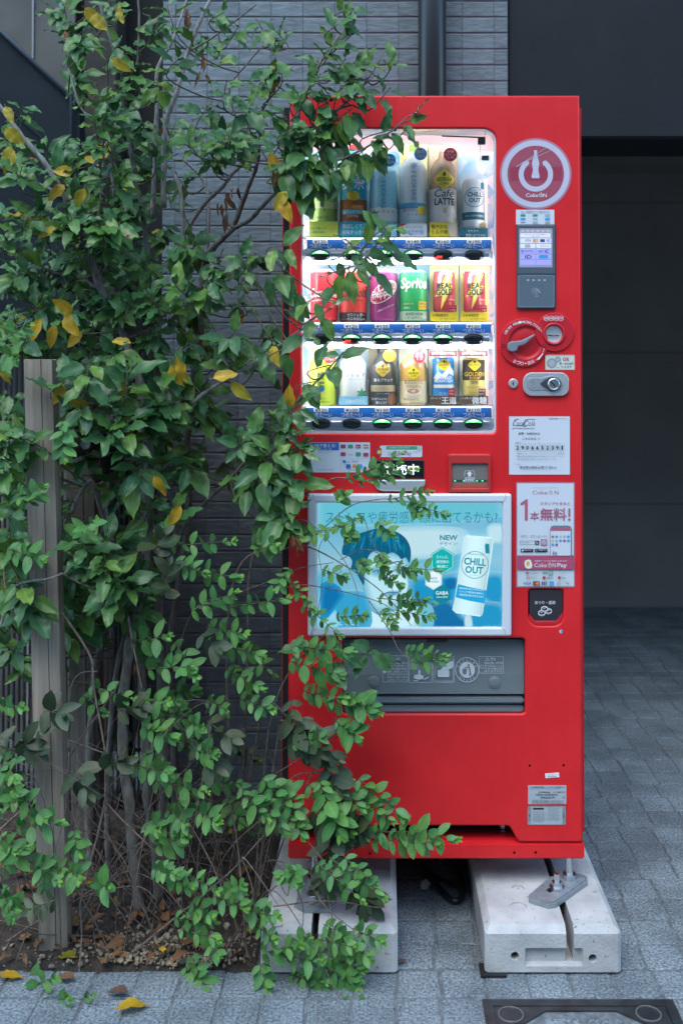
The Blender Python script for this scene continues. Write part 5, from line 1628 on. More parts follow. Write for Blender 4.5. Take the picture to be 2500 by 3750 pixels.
# ================================================================== DRINKS ON DISPLAY
YC = Y0 + 0.078
SC = YC / F
def drink(name, label, cat, px, prof, body, group, cap=None, bands=(), card=None, back=None):
    """prof: (half width px, row px) from top to bottom"""
    cxw = P(px, 1340, YC).x
    rows = [P(px, y, YC).z for _, y in prof]
    root = thing(name, label, cat, (cxw, YC, rows[-1]), group)
    pr = [(max(0.0004, h * SC), z) for (h, _), z in zip(prof, rows)][::-1]
    bd = obj('body', lathe((cxw, YC), pr, 32), body, root, smooth=True)
    bd.data.set_sharp_from_angle(angle=radians(35))
    zs = [z for _, z in pr]; hs = [r for r, _ in pr]
    def rad(z):
        if z <= zs[0]: return hs[0]
        for i in range(len(zs) - 1):
            if zs[i] <= z <= zs[i + 1]:
                t = (z - zs[i]) / max(1e-9, zs[i + 1] - zs[i])
                return hs[i] + (hs[i + 1] - hs[i]) * t
        return hs[-1]
    def wrap(x, z):
        r = rad(z)
        dx = min(abs(x - cxw), r * 0.995)
        return YC - sqrt(r * r - dx * dx)
    if cap:
        m, hw, y0, y1 = cap
        q0, q1 = P(px, y0, YC).z, P(px, y1, YC).z
        obj('cap', lathe((cxw, YC), [(hw * SC, q1), (hw * SC, q0 + 0.001), (hw * SC * 0.92, q0)], 24), m, root)
    lbl = None
    for i, (m, y0, y1) in enumerate(bands):
        q0, q1 = P(px, y0, YC).z, P(px, y1, YC).z
        n = 8
        pr2 = [(rad(q1 + (q0 - q1) * k / n) + 0.0003 + 0.0001 * i, q1 + (q0 - q1) * k / n) for k in range(n + 1)]
        V, Fc = lathe((cxw, YC), pr2, 32, -pi / 2, pi / 2)
        o = obj('label_band', (V, Fc), m, root, smooth=True)
        lbl = lbl or o
    ik = Ink(lbl or bd, YC - 0.03, 0.0012, wrap)
    # pixel positions are measured on the front silhouette, i.e. at the axis distance
    ik.Y = YC
    if back:
        m, x0, y0, x1, y1 = back
        obj('backing_card', pplate([rr(x0, y0, x1, y1)], YC + 0.037, 0.0012), m, root)
    ci = None
    if card:
        m, x0, y0, x1, y1 = card
        co = obj('front_card', pplate([rr(x0, y0, x1, y1)], YC - 0.0385, 0.0008), m, root)
        ci = Ink(co, YC - 0.0385, 0.0003)
    def badge(m, cx, cy, r, lines, ink=None):
        b_ = obj('badge', pplate([ell(cx, cy, r)], YC - 0.0375, 0.0006), m, root)
        j = Ink(b_, YC - 0.0375, 0.0003)
        h = r * 1.3 / len(lines)
        for k, s in enumerate(lines):
            y = cy - r * 0.65 + h * k
            hw = r * (0.72 if abs(k - (len(lines) - 1) / 2) < 1 else 0.5)
            j.t(ink or WHI, s, (cx - hw, y + h * 0.08, cx + hw, y + h * 0.88), 0.01)
        j.done()
    return root, ik, ci, badge
def canp(hw, y0, y1):
    return [(hw * .80, y0), (hw * .84, y0 + 3), (hw * .86, y0 + 5), (hw, y0 + 14), (hw, y1 - 8), (hw * .84, y1)]
def petp(hw, y0, ysh, y1, nk=13):
    return [(nk, y0), (nk, y0 + 12), (nk + 2, y0 + 14), (nk + 6, y0 + (ysh - y0) * .42), (hw * .72, y0 + (ysh - y0) * .62), (hw * .93, y0 + (ysh - y0) * .85), (hw, ysh), (hw, y1 - 6), (hw * .9, y1)]
PET = lambda n, c, r=0.16: mat('bottle_' + n, tuple(min(0.82, q * 1.12 + 0.035) for q in c), r, coat=0.4)
CAPW = mat('cap_white', (0.78, 0.80, 0.80), 0.4)
CAPG = mat('cap_green', (0.32, 0.62, 0.10), 0.4)
DG = 'bottles and cans displayed in the lit window'
TEAG, TEAY = PET('tea_green', (0.34, 0.58, 0.10)), PET('tea_lime', (0.55, 0.66, 0.05))
WAT, WATB, WATL = PET('clear_water', (0.52, 0.68, 0.78)), PET('blue_water', (0.22, 0.55, 0.80)), PET('pale_water', (0.62, 0.72, 0.76))
LIMEC, CREAM, PYEL, BEIGE = flat('card_lime', (0.55, 0.70, 0.12)), flat('card_cream', (0.76, 0.74, 0.58)), flat('card_pale_yellow', (0.78, 0.76, 0.30)), flat('card_beige', (0.55, 0.47, 0.33))
CTEAL, CSKY, CYEL, CBRN = flat('card_teal', (0.03, 0.42, 0.58)), flat('card_sky', (0.28, 0.62, 0.84)), flat('card_yellow', (0.84, 0.64, 0.03)), flat('card_brown', (0.10, 0.06, 0.035))
BRW = flat('print_brown', (0.20, 0.07, 0.02)); GOLD = flat('print_gold', (0.62, 0.42, 0.05)); DGRN = flat('print_dark_green', (0.02, 0.12, 0.06)); RED2 = flat('print_red', (0.62, 0.02, 0.03)); BLUE3 = flat('print_mid_blue', (0.05, 0.30, 0.70)); TEAL2 = flat('print_deep_teal', (0.01, 0.15, 0.20))

# --- first row
r_, ik, ci, bd = drink('tea_bottle', 'green tea bottle half hidden by leaves in the leftmost place of the upper row', 'drink bottle', 1185, petp(49, 560, 640, 871), TEAG, DG, (CAPW, 15, 548, 566), [(flat('label_leaf_green', (0.30, 0.60, 0.12)), 700, 738), (flat('label_pale_green', (0.60, 0.75, 0.35)), 745, 770)], (LIMEC, 1132, 811, 1236, 869))
ik.t(BLUE2, '綾鷹', (1168, 690, 1204, 722), 0.02); ik.t(DGRN, 'GREEN TEA', (1160, 800, 1204, 806)); ik.done()
ci.t(DGRN, 'まるで淹れたて', (1137, 831, 1196, 842), 0.012); ci.t(DGRN, '一杯目の味わい', (1137, 845, 1196, 856), 0.012); ci.e(YELL, 1216, 838, 16); ci.e(TEAG, 1216, 838, 10); ci.done()
r_, ik, ci, bd = drink('barley_tea_bottle', 'barley tea bottle in a turquoise and brown label with a yellow teapot', 'drink bottle', 1293, petp(49, 545, 620, 871), PET('barley', (0.05, 0.45, 0.62)), DG, (mat('cap_red', (0.6, 0.05, 0.05), 0.4), 15, 534, 552), [(flat('label_turquoise', (0.03, 0.45, 0.62)), 620, 737), (flat('label_brown', (0.28, 0.09, 0.02)), 737, 816)], (CTEAL, 1244, 815, 1343, 869))
ik.t(WHI, '麦茶', (1254, 640, 1336, 702), 0.02); ik.e(YELL, 1294, 725, 22, 18); ik.r(ORAN, 1290, 758, 1330, 772, 6); ik.r(CTEAL, 1255, 774, 1330, 791); ik.t(WHI, 'カフェインゼロ', (1260, 776, 1326, 789), 0.012); ik.t(WHI, 'ミネラル', (1272, 793, 1312, 803), 0.012); ik.done()
ci.t(WHI, '香ばしくて、', (1253, 820, 1333, 837), 0.02); ci.t(WHI, '後味すっきり', (1252, 842, 1336, 859), 0.02); ci.done()
r_, ik, ci, bd = drink('water_bottle', 'blue mineral water bottle with a white label and green star in the upper row', 'drink bottle', 1403, petp(51, 560, 640, 871), WATB, DG, (CAPG, 15, 548, 568), [(flat('label_white', (0.72, 0.76, 0.78)), 767, 816)], (CSKY, 1354, 820, 1452, 869))
ik.t(flat('emboss_blue', (0.10, 0.34, 0.55)), 'I LOHAS', (1404 - 50, 714, 1404 + 50, 730), 0.02, 0, pi / 2); ik.t(BLK, 'い・ろ・は・す', (1384, 776, 1440, 788), 0.01)
def star(cx, cy, r):
    return [(cx + (r if k % 2 == 0 else r * .48) * sin(k * pi / 6), cy - (r if k % 2 == 0 else r * .48) * cos(k * pi / 6)) for k in range(12)]
ik.lp(GREENP, star(1371, 790, 18)); ik.done()
ci.t(WHI, '私と地球にやさしい', (1360, 825, 1446, 834), 0.012); ci.t(WHI, '天然水', (1372, 838, 1434, 860), 0.02); ci.done()
bd(SKYB, 1425, 586, 24, ('日本の', '天然水'))
r_, ik, ci, bd = drink('lemon_water_bottle', 'pale clear bottle with raised lettering and a blue lemon label', 'drink bottle', 1512, petp(49, 545, 620, 871), WATL, DG, (CAPG, 15, 534, 560), [(flat('label_lemon_blue', (0.10, 0.44, 0.72)), 750, 770), (flat('label_lemon_pale', (0.62, 0.74, 0.82)), 770, 815)], (WHI, 1465, 818, 1562, 869), (PYEL, 1462, 530, 1564, 868))
ik.t(flat('emboss_grey', (0.34, 0.48, 0.58)), 'I LOHAS', (1513 - 52, 680, 1513 + 52, 698), 0.03, 0, pi / 2); ik.lp(flat('emboss_grey'), star(1513, 614, 16)); ik.t(RPINK, '塩とれもん', (1474, 762, 1520, 782), 0.02); ik.t(BLK, 'い・ろ・は・す', (1490, 789, 1538, 798), 0.01); ik.lp(YELL, curl([(1528, 768), (1545, 758), (1557, 766), (1557, 788), (1540, 794), (1526, 786)], 4)); ik.done()
ci.t(BLUE3, 'おいしくすっきり', (1484, 828, 1546, 837), 0.012); ci.t(BLUE3, '熱中症対策!', (1475, 842, 1553, 860), 0.012); ci.lp(RED2, [(1466, 819), (1490, 819), (1466, 832)]); ci.done()
bd(BLUE3, 1539, 563, 24, ('塩と', 'れもん'), YELL)
def gdiamond(ik, cx, cy, w, h, m=None):
    ik.lp(m or CYEL, curl([(cx, cy - h / 2), (cx + w * .30, cy - h * .27), (cx + w / 2, cy), (cx + w * .30, cy + h * .27), (cx, cy + h / 2), (cx - w * .30, cy + h * .27), (cx - w / 2, cy), (cx - w * .30, cy - h * .27)], 3))
    ik.t(BLK, 'GEORGIA', (cx - w * .42, cy - h * .09, cx + w * .42, cy + h * .09), 0.02)
    ik.t(BLK, 'Coffee', (cx - w * .22, cy + h * .12, cx + w * .22, cy + h * .27), 0.0, 0.3)
    ik.e(BLK, cx, cy - h * .25, w * .07, h * .11)
r_, ik, ci, bd = drink('latte_bottle', 'brown and white latte coffee bottle with a yellow diamond emblem', 'drink bottle', 1622, petp(49, 545, 628, 871), PET('latte', (0.36, 0.22, 0.10)), DG, (CAPW, 14, 538, 566), [(flat('label_milk', (0.74, 0.70, 0.66)), 698, 822)], (CYEL, 1572, 814, 1672, 870), (BEIGE, 1570, 530, 1676, 868))
gdiamond(ik, 1623, 665, 72, 74); ik.t(BLK, 'Café', (1588, 701, 1658, 729), 0.005, 0.25); ik.t(BLK, 'LATTE', (1588, 733, 1660, 758), 0.03); ik.t(GOLD, 'コーヒー飲料', (1604, 794, 1644, 801)); ik.r(BEIGE, 1618, 768, 1632, 788, 2); ik.done()
ci.t(BLK, '軽やかな', (1579, 822, 1638, 838), 0.02); ci.t(BLK, 'ミルク感', (1579, 842, 1639, 857), 0.02); ci.lp(flat('card_milk', (0.75, 0.62, 0.48)), curl([(1640, 822), (1660, 815), (1671, 830), (1671, 868), (1650, 868), (1642, 845)], 4)); ci.done()
bd(flat('badge_red', (0.60, 0.04, 0.07)), 1648, 566, 25, ('北海道産', '生クリーム', '使用'))
r_, ik, ci, bd = drink('relaxation_drink_can', 'slim white and teal drink can with a round outline emblem in the upper row', 'drink can', 1733, canp(41, 660, 842), PET('chill_white', (0.66, 0.72, 0.72)), DG, None, [(TEAL, 782, 810)], (TEAL, 1683, 836, 1785, 871), (flat('card_mint', (0.60, 0.76, 0.68)), 1686, 656, 1784, 868))
ik.lp(TEAL, ell(1733, 729, 36), ell(1733, 729, 34)); ik.t(TEAL, 'CHILL', (1706, 710, 1761, 727), 0.035); ik.t(TEAL, 'OUT', (1712, 731, 1756, 748), 0.035); ik.t(TEAL, 'RELAXATION', (1713, 703, 1752, 707)); ik.t(WHI, 'ストレスや疲労感を軽減する', (1700, 792, 1768, 800), 0.01); ik.lp(TEAL, [(1756, 676), (1763, 672), (1768, 676), (1768, 696), (1762, 700), (1756, 696)]); ik.done()
ci.t(WHI, 'モヤモヤ、', (1712, 841, 1755, 851), 0.02); ci.t(WHI, '表情に出てるかも?', (1704, 856, 1778, 868), 0.02); ci.done()
bd(flat('badge_cream', (0.76, 0.66, 0.40)), 1767, 828, 15, ('シュワッと', '微炭酸'), BRW)

# --- second row
CRD = PET('cola_red', (0.62, 0.015, 0.025))
SIL = mat('can_silver', (0.75, 0.76, 0.77), 0.3, metal=0.7)
r_, ik, ci, bd = drink('cola_can', 'red cola can with white script lettering crossed by a leafy branch', 'drink can', 1186, canp(50, 989, 1180), CRD, DG, None, [(SIL, 991, 1000)])
ik.t(WHI, 'Coca-Cola', (1138, 1058, 1234, 1092), 0.01, 0.3); ik.lp(WHI, stroke([(1140, 1094), (1160, 1084), (1185, 1092), (1215, 1082), (1233, 1086)], 2, 4)); ik.t(WHI, 'ORIGINAL TASTE', (1141, 1098, 1222, 1106), 0.012); ik.t(WHI, 'Delicious &', (1170, 1132, 1198, 1137)); ik.t(WHI, 'Refreshing', (1170, 1139, 1198, 1144)); ik.done()
r_, ik, ci, bd = drink('sugar_free_cola_can', 'orange red cola can with a black band of white lettering at its foot', 'drink can', 1292, canp(50, 989, 1180), PET('zero_red', (0.66, 0.035, 0.02)), DG, None, [(SIL, 991, 1000), (BLK, 1146, 1178)])
ik.t(BLK, 'Coca-Cola', (1246, 1054, 1338, 1092), 0.01, 0.3); ik.t(BLK, 'ZERO SUGAR', (1252, 1098, 1330, 1106), 0.012); ik.t(WHI, 'ゼロシュガー', (1272, 1149, 1337, 1161), 0.02); ik.t(WHI, 'ゼロカロリー', (1272, 1164, 1337, 1175), 0.02); ik.done()
r_, ik, ci, bd = drink('fruit_soda_can', 'plum purple soda can with a tilted red oval emblem', 'drink can', 1404, canp(50, 989, 1180), PET('plum', (0.24, 0.015, 0.13)), DG, None, [(SIL, 991, 1000)])
o_ = [(1404 + 48 * cos(a) * .96 - 34 * sin(a) * .35, 1073 + 48 * cos(a) * -.28 + 40 * sin(a)) for a in [2 * pi * k / 40 for k in range(40)]]
i_ = [(1404 + (x - 1404) * .93, 1073 + (y - 1073) * .92) for x, y in o_]
ik.lp(WHI, o_); ik.lp(flat('print_wine', (0.40, 0.01, 0.04)), i_); ik.t(WHI, 'Dr', (1382, 1045, 1422, 1070), 0.02, 0.1, -0.14); ik.t(WHI, 'Pepper', (1362, 1064, 1444, 1098), 0.02, 0.1, -0.16); ik.t(WHI, '20種類以上のフルーツフレーバー', (1378, 1127, 1444, 1134), 0.01, 0, -0.42); ik.done()
r_, ik, ci, bd = drink('lemon_lime_soda_can', 'bright green lemon lime soda can with slanted white lettering', 'drink can', 1513, canp(50, 989, 1180), PET('lime_green', (0.02, 0.40, 0.11)), DG, None, [(SIL, 991, 1000), (flat('label_frost', (0.48, 0.62, 0.45)), 1142, 1176)])
ik.t(WHI, 'Sprite', (1465, 1020, 1561, 1072), 0.03, 0.15); ik.t(YELL, 'LEMON-LIME', (1476, 1112, 1512, 1118), 0.01); ik.t(WHI, '無果汁', (1478, 1126, 1498, 1134)); ik.r(YELL, 1530, 1106, 1560, 1136, 2); ik.t(GREENP, '後味', (1533, 1110, 1557, 1119), 0.012); ik.t(GREENP, 'キレッキレ', (1531, 1122, 1559, 1131), 0.012); ik.t(DGRN, '強炭酸の刺激', (1482, 1147, 1545, 1158), 0.014); ik.t(DGRN, 'レモン&ライム', (1480, 1161, 1544, 1171), 0.014); ik.done()
for px, lb_ in ((1625, 'slim red and gold energy drink can beside the bright green can'), (1736, 'slim red and gold energy drink can at the right end of the middle row')):
    r_, ik, ci, bd = drink('energy_drink_can', lb_, 'drink can', px, canp(40, 989, 1146), PET('energy_red', (0.42, 0.02, 0.04)), DG, None, [(SIL, 991, 996)], (CYEL, px - 51, 1144, px + 51, 1177), (PYEL, px - 53, 966, px + 53, 1176))
    ik.lp(YELL, [(px + 12, 997), (px + 34, 997), (px + 14, 1048), (px + 30, 1050), (px - 14, 1136), (px - 10, 1085), (px - 34, 1088)]); ik.lp(PYEL, [(px + 16, 999), (px + 26, 999), (px + 6, 1052), (px + 20, 1056), (px - 10, 1118), (px - 6, 1080), (px - 22, 1082)])
    ik.t(BLK, 'REAL', (px - 29, 1038, px + 29, 1060), 0.04, 0, -0.05); ik.t(BLK, 'GOLD', (px - 31, 1061, px + 30, 1084), 0.04, 0, -0.05); ik.t(PYEL, '杉養蜂園', (px + 12, 1097, px + 36, 1102)); ik.done()
    ci.t(BRW, '杉養蜂園認定', (px - 43, 1149, px + 16, 1160), 0.02); ci.t(BRW, 'ローヤルゼリーエキス', (px - 14, 1163, px + 41, 1172), 0.02); ci.r(RED2, px + 17, 1118, px + 46, 1142, 1); ci.t(WHI, 'シャキッ', (px + 19, 1121, px + 44, 1129), 0.012); ci.t(WHI, 'と元気!', (px + 20, 1132, px + 42, 1140), 0.012); ci.done()

# --- third row
r_, ik, ci, bd = drink('tea_bottle', 'lime green tea bottle with a white cap in the lower left corner of the window', 'drink bottle', 1181, petp(48, 1278, 1336, 1484, 15), TEAY, DG, (CAPW, 19, 1276, 1306), [], None, (flat('card_pale_lime', (0.72, 0.78, 0.35)), 1129, 1270, 1232, 1482))
ik.t(DGRN, '綾', (1164, 1360, 1192, 1390), 0.01); ik.t(DGRN, '鷹', (1164, 1395, 1192, 1425), 0.01); ik.t(DGRN, 'まるで淹れたて', (1134, 1454, 1196, 1463), 0.012); ik.t(DGRN, '一杯目の味わい', (1148, 1466, 1210, 1474), 0.012); ik.lp(BLUE2, curl([(1168, 1420), (1184, 1416), (1190, 1428), (1176, 1434), (1166, 1430)], 4)); ik.done()
bd(flat('badge_red'), 1206, 1307, 23, ('こだわりの', 'おいしさ'))
r_, ik, ci, bd = drink('water_bottle', 'small clear water bottle with a green cap and a green star in the bottom row', 'drink bottle', 1292, petp(49, 1278, 1336, 1470, 15), PET('water_white', (0.70, 0.76, 0.80)), DG, (CAPG, 18, 1280, 1312), [], (CSKY, 1240, 1452, 1346, 1482))
ik.t(BLK, 'い・ろ・は・す', (1268, 1366, 1334, 1380), 0.015); ik.t(LGREY, '日本の天然水', (1278, 1384, 1330, 1391)); ik.lp(GREENP, star(1325, 1440, 21)); ik.done(); ci.t(WHI, '日本の天然水', (1264, 1461, 1337, 1478), 0.015); ci.done()
r_, ik, ci, bd = drink('black_coffee_bottle', 'matt black coffee bottle with a dark cap and gold diamond emblem', 'drink bottle', 1401, petp(45, 1276, 1345, 1484, 17), PET('coffee_black', (0.018, 0.022, 0.024), 0.3), DG, (BLACK, 20, 1272, 1302), [(flat('band_sand', (0.50, 0.42, 0.26)), 1410, 1433)], None, (flat('card_tan', (0.36, 0.28, 0.17)), 1350, 1268, 1452, 1482))
gdiamond(ik, 1401, 1353, 52, 54, GOLD); ik.t(WHI, '香るブラック', (1368, 1385, 1437, 1397), 0.012); ik.t(BRW, '淹れたてのような香りと深いコク', (1374, 1416, 1429, 1428)); ik.t(LGREY, 'ブラック無糖', (1378, 1437, 1424, 1443)); ik.t(WHI, '淹れたてのような', (1359, 1455, 1415, 1464), 0.012); ik.t(WHI, '香りとコク', (1376, 1468, 1415, 1478), 0.012); ik.e(flat('print_mocha', (0.24, 0.11, 0.06)), 1435, 1462, 16, 22); ik.done()
bd(GOLD, 1425, 1303, 23, ('高級豆', 'ブレンド'), BLK)
r_, ik, ci, bd = drink('milk_coffee_bottle', 'amber milk coffee bottle with a cup of latte on its label', 'drink bottle', 1512, petp(48, 1278, 1336, 1484, 15), PET('cafe_au_lait', (0.55, 0.33, 0.12)), DG, (CAPW, 18, 1276, 1304), [(flat('label_amber', (0.62, 0.36, 0.10)), 1345, 1395), (flat('label_cream', (0.74, 0.62, 0.40)), 1395, 1480)], None, (CREAM, 1460, 1270, 1564, 1482))
gdiamond(ik, 1512, 1366, 50, 46); ik.t(BRW, '贅沢ミルクの', (1479, 1391, 1545, 1406), 0.02); ik.t(BRW, 'カフェオレ', (1484, 1409, 1538, 1418), 0.02); ik.e(WHI, 1511, 1434, 28, 14); ik.e(ORAN, 1511, 1431, 23, 9); ik.e(CREAM, 1511, 1431, 9, 5); ik.t(BRW, '贅沢ミルクと', (1476, 1456, 1530, 1465), 0.012); ik.t(BRW, 'コーヒーのコク', (1500, 1468, 1548, 1476), 0.012); ik.done()
bd(flat('badge_red'), 1535, 1306, 22, ('国産', '牛乳', '使用'))
for px, nm_, lb_, body, t1, t2, c1 in ((1622, 'coffee_can', 'blue coffee can printed with a snowy mountain under a red strip', PET('mountain_blue', (0.03, 0.28, 0.66)), 'EMERALD', 'MOUNTAIN', '王道'), (1733, 'coffee_can', 'black and gold coffee can in the lower right corner of the window', PET('golden', (0.56, 0.44, 0.10)), 'GOLDEN', 'DRIP', '微糖')):
    r_, ik, ci, bd = drink(nm_, lb_, 'drink can', px, canp(40, 1303, 1452), body, DG, None, [(SIL, 1305, 1310)] + ([(flat('band_dark_gold', (0.05, 0.035, 0.02)), 1318, 1392)] if t1 == 'GOLDEN' else []), (CBRN, px - 51, 1450, px + 53, 1482), (CREAM, px - 52, 1272, px + 54, 1482))
    gdiamond(ik, px, 1336, 46, 44)
    if t1 == 'EMERALD':
        ik.lp(WHI, [(px - 38, 1385), (px - 20, 1358), (px - 8, 1372), (px + 22, 1340), (px + 37, 1362), (px + 37, 1378), (px + 18, 1366), (px + 4, 1386), (px - 12, 1378), (px - 24, 1392)])
        ik.t(WHI, t1, (px - 28, 1377, px + 29, 1388), 0.03); ik.t(WHI, t2, (px - 34, 1389, px + 31, 1400), 0.03); ik.r(CREAM, px - 36, 1408, px + 36, 1420); ik.t(WHI, 'コーヒー', (px - 16, 1434, px + 16, 1444), 0.01)
    else:
        ik.t(GOLD, t1, (px - 36, 1362, px + 36, 1378), 0.02); ik.t(GOLD, t2, (px - 18, 1380, px + 20, 1390), 0.02); ik.t(BLK, '微糖', (px - 14, 1394, px + 14, 1406), 0.01); ik.t(BRW, '深いコクと香り', (px - 28, 1414, px + 28, 1420)); ik.t(BRW, 'コーヒー', (px - 16, 1434, px + 10, 1442), 0.01)
    ik.done()
    sp = obj('red_strip', pplate([rr(px - 51, 1284, px + 51, 1305)], YC - 0.0385, 0.0008), RED2, r_)
    j = Ink(sp, YC - 0.0385, 0.0003); j.t(WHI, 'お手軽な170g', (px - 42, 1288, px + 43, 1301), 0.02); j.done()
    ci.t(WHI, '缶コーヒーの' if t1 == 'EMERALD' else 'コクを楽しむ', (px - 46, 1454, px - 8, 1462), 0.012); ci.t(WHI, c1, (px - 6, 1453, px + 48, 1479), 0.045); ci.r(RED2 if t1 == 'EMERALD' else BRW, px + 18, 1423, px + 44, 1450, 2); ci.t(WHI, '山頂豆と' if t1 == 'EMERALD' else '糖類', (px + 20, 1427, px + 42, 1434), 0.012); ci.t(WHI, '牛乳の' if t1 == 'EMERALD' else '60%オフ', (px + 20, 1438, px + 42, 1446), 0.012); ci.done()

# ================================================================== PLANTS
RP = random.Random(23)
def leafmat(name, cols, rib=1.35, rough=0.36, island=False, trans=0.18):
    """green leaf: tint varies from leaf to leaf, midrib and edge paler"""
    m = mat(name, cols[0], rough)
    n, l, b = N(m)
    b.inputs['Specular IOR Level'].default_value = 0.34
    if island:
        g = n.new('ShaderNodeNewGeometry'); rnd = g.outputs['Random Per Island']
    else:
        oi = n.new('ShaderNodeObjectInfo'); rnd = oi.outputs['Random']
    rp = n.new('ShaderNodeValToRGB')
    e = rp.color_ramp.elements
    e[0].position = 0; e[0].color = (*cols[0], 1)
    e[1].position = 1; e[1].color = (*cols[-1], 1)
    for k in range(1, len(cols) - 1):
        q = e.new(k / (len(cols) - 1)); q.color = (*cols[k], 1)
    l.new(rnd, rp.inputs['Fac'])
    uv = n.new('ShaderNodeUVMap'); uv.uv_map = 'leaf'
    sx = n.new('ShaderNodeSeparateXYZ'); l.new(uv.outputs['UV'], sx.inputs[0])
    ab = n.new('ShaderNodeMath'); ab.operation = 'ABSOLUTE'; l.new(sx.outputs['X'], ab.inputs[0])
    r2 = n.new('ShaderNodeValToRGB')
    e = r2.color_ramp.elements
    e[0].position = 0.0; e[0].color = (rib, rib, rib * 0.9, 1)
    e[1].position = 0.09; e[1].color = (1, 1, 1, 1)
    q = e.new(0.90); q.color = (1, 1, 1, 1)
    q = e.new(1.0); q.color = (1.3, 1.3, 1.0, 1)
    l.new(ab.outputs[0], r2.inputs['Fac'])
    mx = n.new('ShaderNodeMix'); mx.data_type = 'RGBA'; mx.blend_type = 'MULTIPLY'; mx.inputs['Factor'].default_value = 1
    l.new(rp.outputs['Color'], mx.inputs['A']); l.new(r2.outputs['Color'], mx.inputs['B'])
    g2 = n.new('ShaderNodeNewGeometry')
    nz = n.new('ShaderNodeTexNoise'); nz.inputs['Scale'].default_value = 55; nz.inputs['Detail'].default_value = 3
    l.new(g2.outputs['Position'], nz.inputs['Vector'])
    mr = n.new('ShaderNodeMapRange'); mr.inputs['From Min'].default_value = 0.3; mr.inputs['From Max'].default_value = 0.7; mr.inputs['To Min'].default_value = 0.82; mr.inputs['To Max'].default_value = 1.15
    l.new(nz.outputs['Fac'], mr.inputs['Value'])
    m2 = n.new('ShaderNodeMix'); m2.data_type = 'RGBA'; m2.blend_type = 'MULTIPLY'; m2.inputs['Factor'].default_value = 1
    l.new(mx.outputs['Result'], m2.inputs['A']); l.new(mr.outputs['Result'], m2.inputs['B'])
    # brown blotches and ageing towards the tip on some leaves
    nb = n.new('ShaderNodeTexNoise'); nb.inputs['Scale'].default_value = 34; nb.inputs['Detail'].default_value = 4
    l.new(g2.outputs['Position'], nb.inputs['Vector'])
    rb = n.new('ShaderNodeValToRGB')
    rb.color_ramp.elements[0].position = 0.66; rb.color_ramp.elements[0].color = (0, 0, 0, 1)
    rb.color_ramp.elements[1].position = 0.74; rb.color_ramp.elements[1].color = (1, 1, 1, 1)
    l.new(nb.outputs['Fac'], rb.inputs['Fac'])
    mb = n.new('ShaderNodeMix'); mb.data_type = 'RGBA'
    l.new(rb.outputs['Color'], mb.inputs['Factor']); l.new(m2.outputs['Result'], mb.inputs['A'])
    mb.inputs['B'].default_value = (*[0.5 * a + 0.5 * q for a, q in zip(cols[-1], (0.20, 0.12, 0.03))], 1)
    m2 = mb
    l.new(m2.outputs['Result'], b.inputs['Base Color'])
    tr = n.new('ShaderNodeBsdfTranslucent'); l.new(m2.outputs['Result'], tr.inputs['Color'])
    ms = n.new('ShaderNodeMixShader'); ms.inputs[0].default_value = trans
    out = n['Material Output']
    l.new(b.outputs[0], ms.inputs[1]); l.new(tr.outputs[0], ms.inputs[2]); l.new(ms.outputs[0], out.inputs['Surface'])
    return m
BIGC = [(0.0386, 0.1123, 0.0395), (0.0535, 0.1496, 0.0498), (0.0492, 0.1353, 0.0539), (0.0818, 0.1871, 0.0456), (0.0654, 0.1583, 0.0374), (0.1338, 0.2374, 0.0415)]
SMC = [(0.064, 0.1852, 0.0579), (0.0781, 0.2297, 0.0704), (0.0711, 0.2149, 0.0496), (0.1066, 0.2668, 0.0663), (0.0963, 0.228, 0.0488)]
TIPC = [(0.12, 0.294, 0.05), (0.17, 0.378, 0.05), (0.1, 0.273, 0.06)]
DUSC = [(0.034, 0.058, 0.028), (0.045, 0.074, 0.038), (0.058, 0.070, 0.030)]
YELC = [(0.46, 0.27, 0.018), (0.50, 0.33, 0.03), (0.36, 0.30, 0.03)]
BROC = [(0.16, 0.075, 0.04), (0.24, 0.12, 0.05), (0.09, 0.05, 0.035)]
KINDS = {}
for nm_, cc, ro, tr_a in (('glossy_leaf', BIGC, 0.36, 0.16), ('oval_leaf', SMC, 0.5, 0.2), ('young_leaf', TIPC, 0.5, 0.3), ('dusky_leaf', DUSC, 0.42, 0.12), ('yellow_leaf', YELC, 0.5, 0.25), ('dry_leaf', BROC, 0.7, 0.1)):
    KINDS[nm_] = (leafmat(nm_, cc, 1.5, ro, False, tr_a), leafmat(nm_ + '_mass', cc, 1.5, ro, True, tr_a))

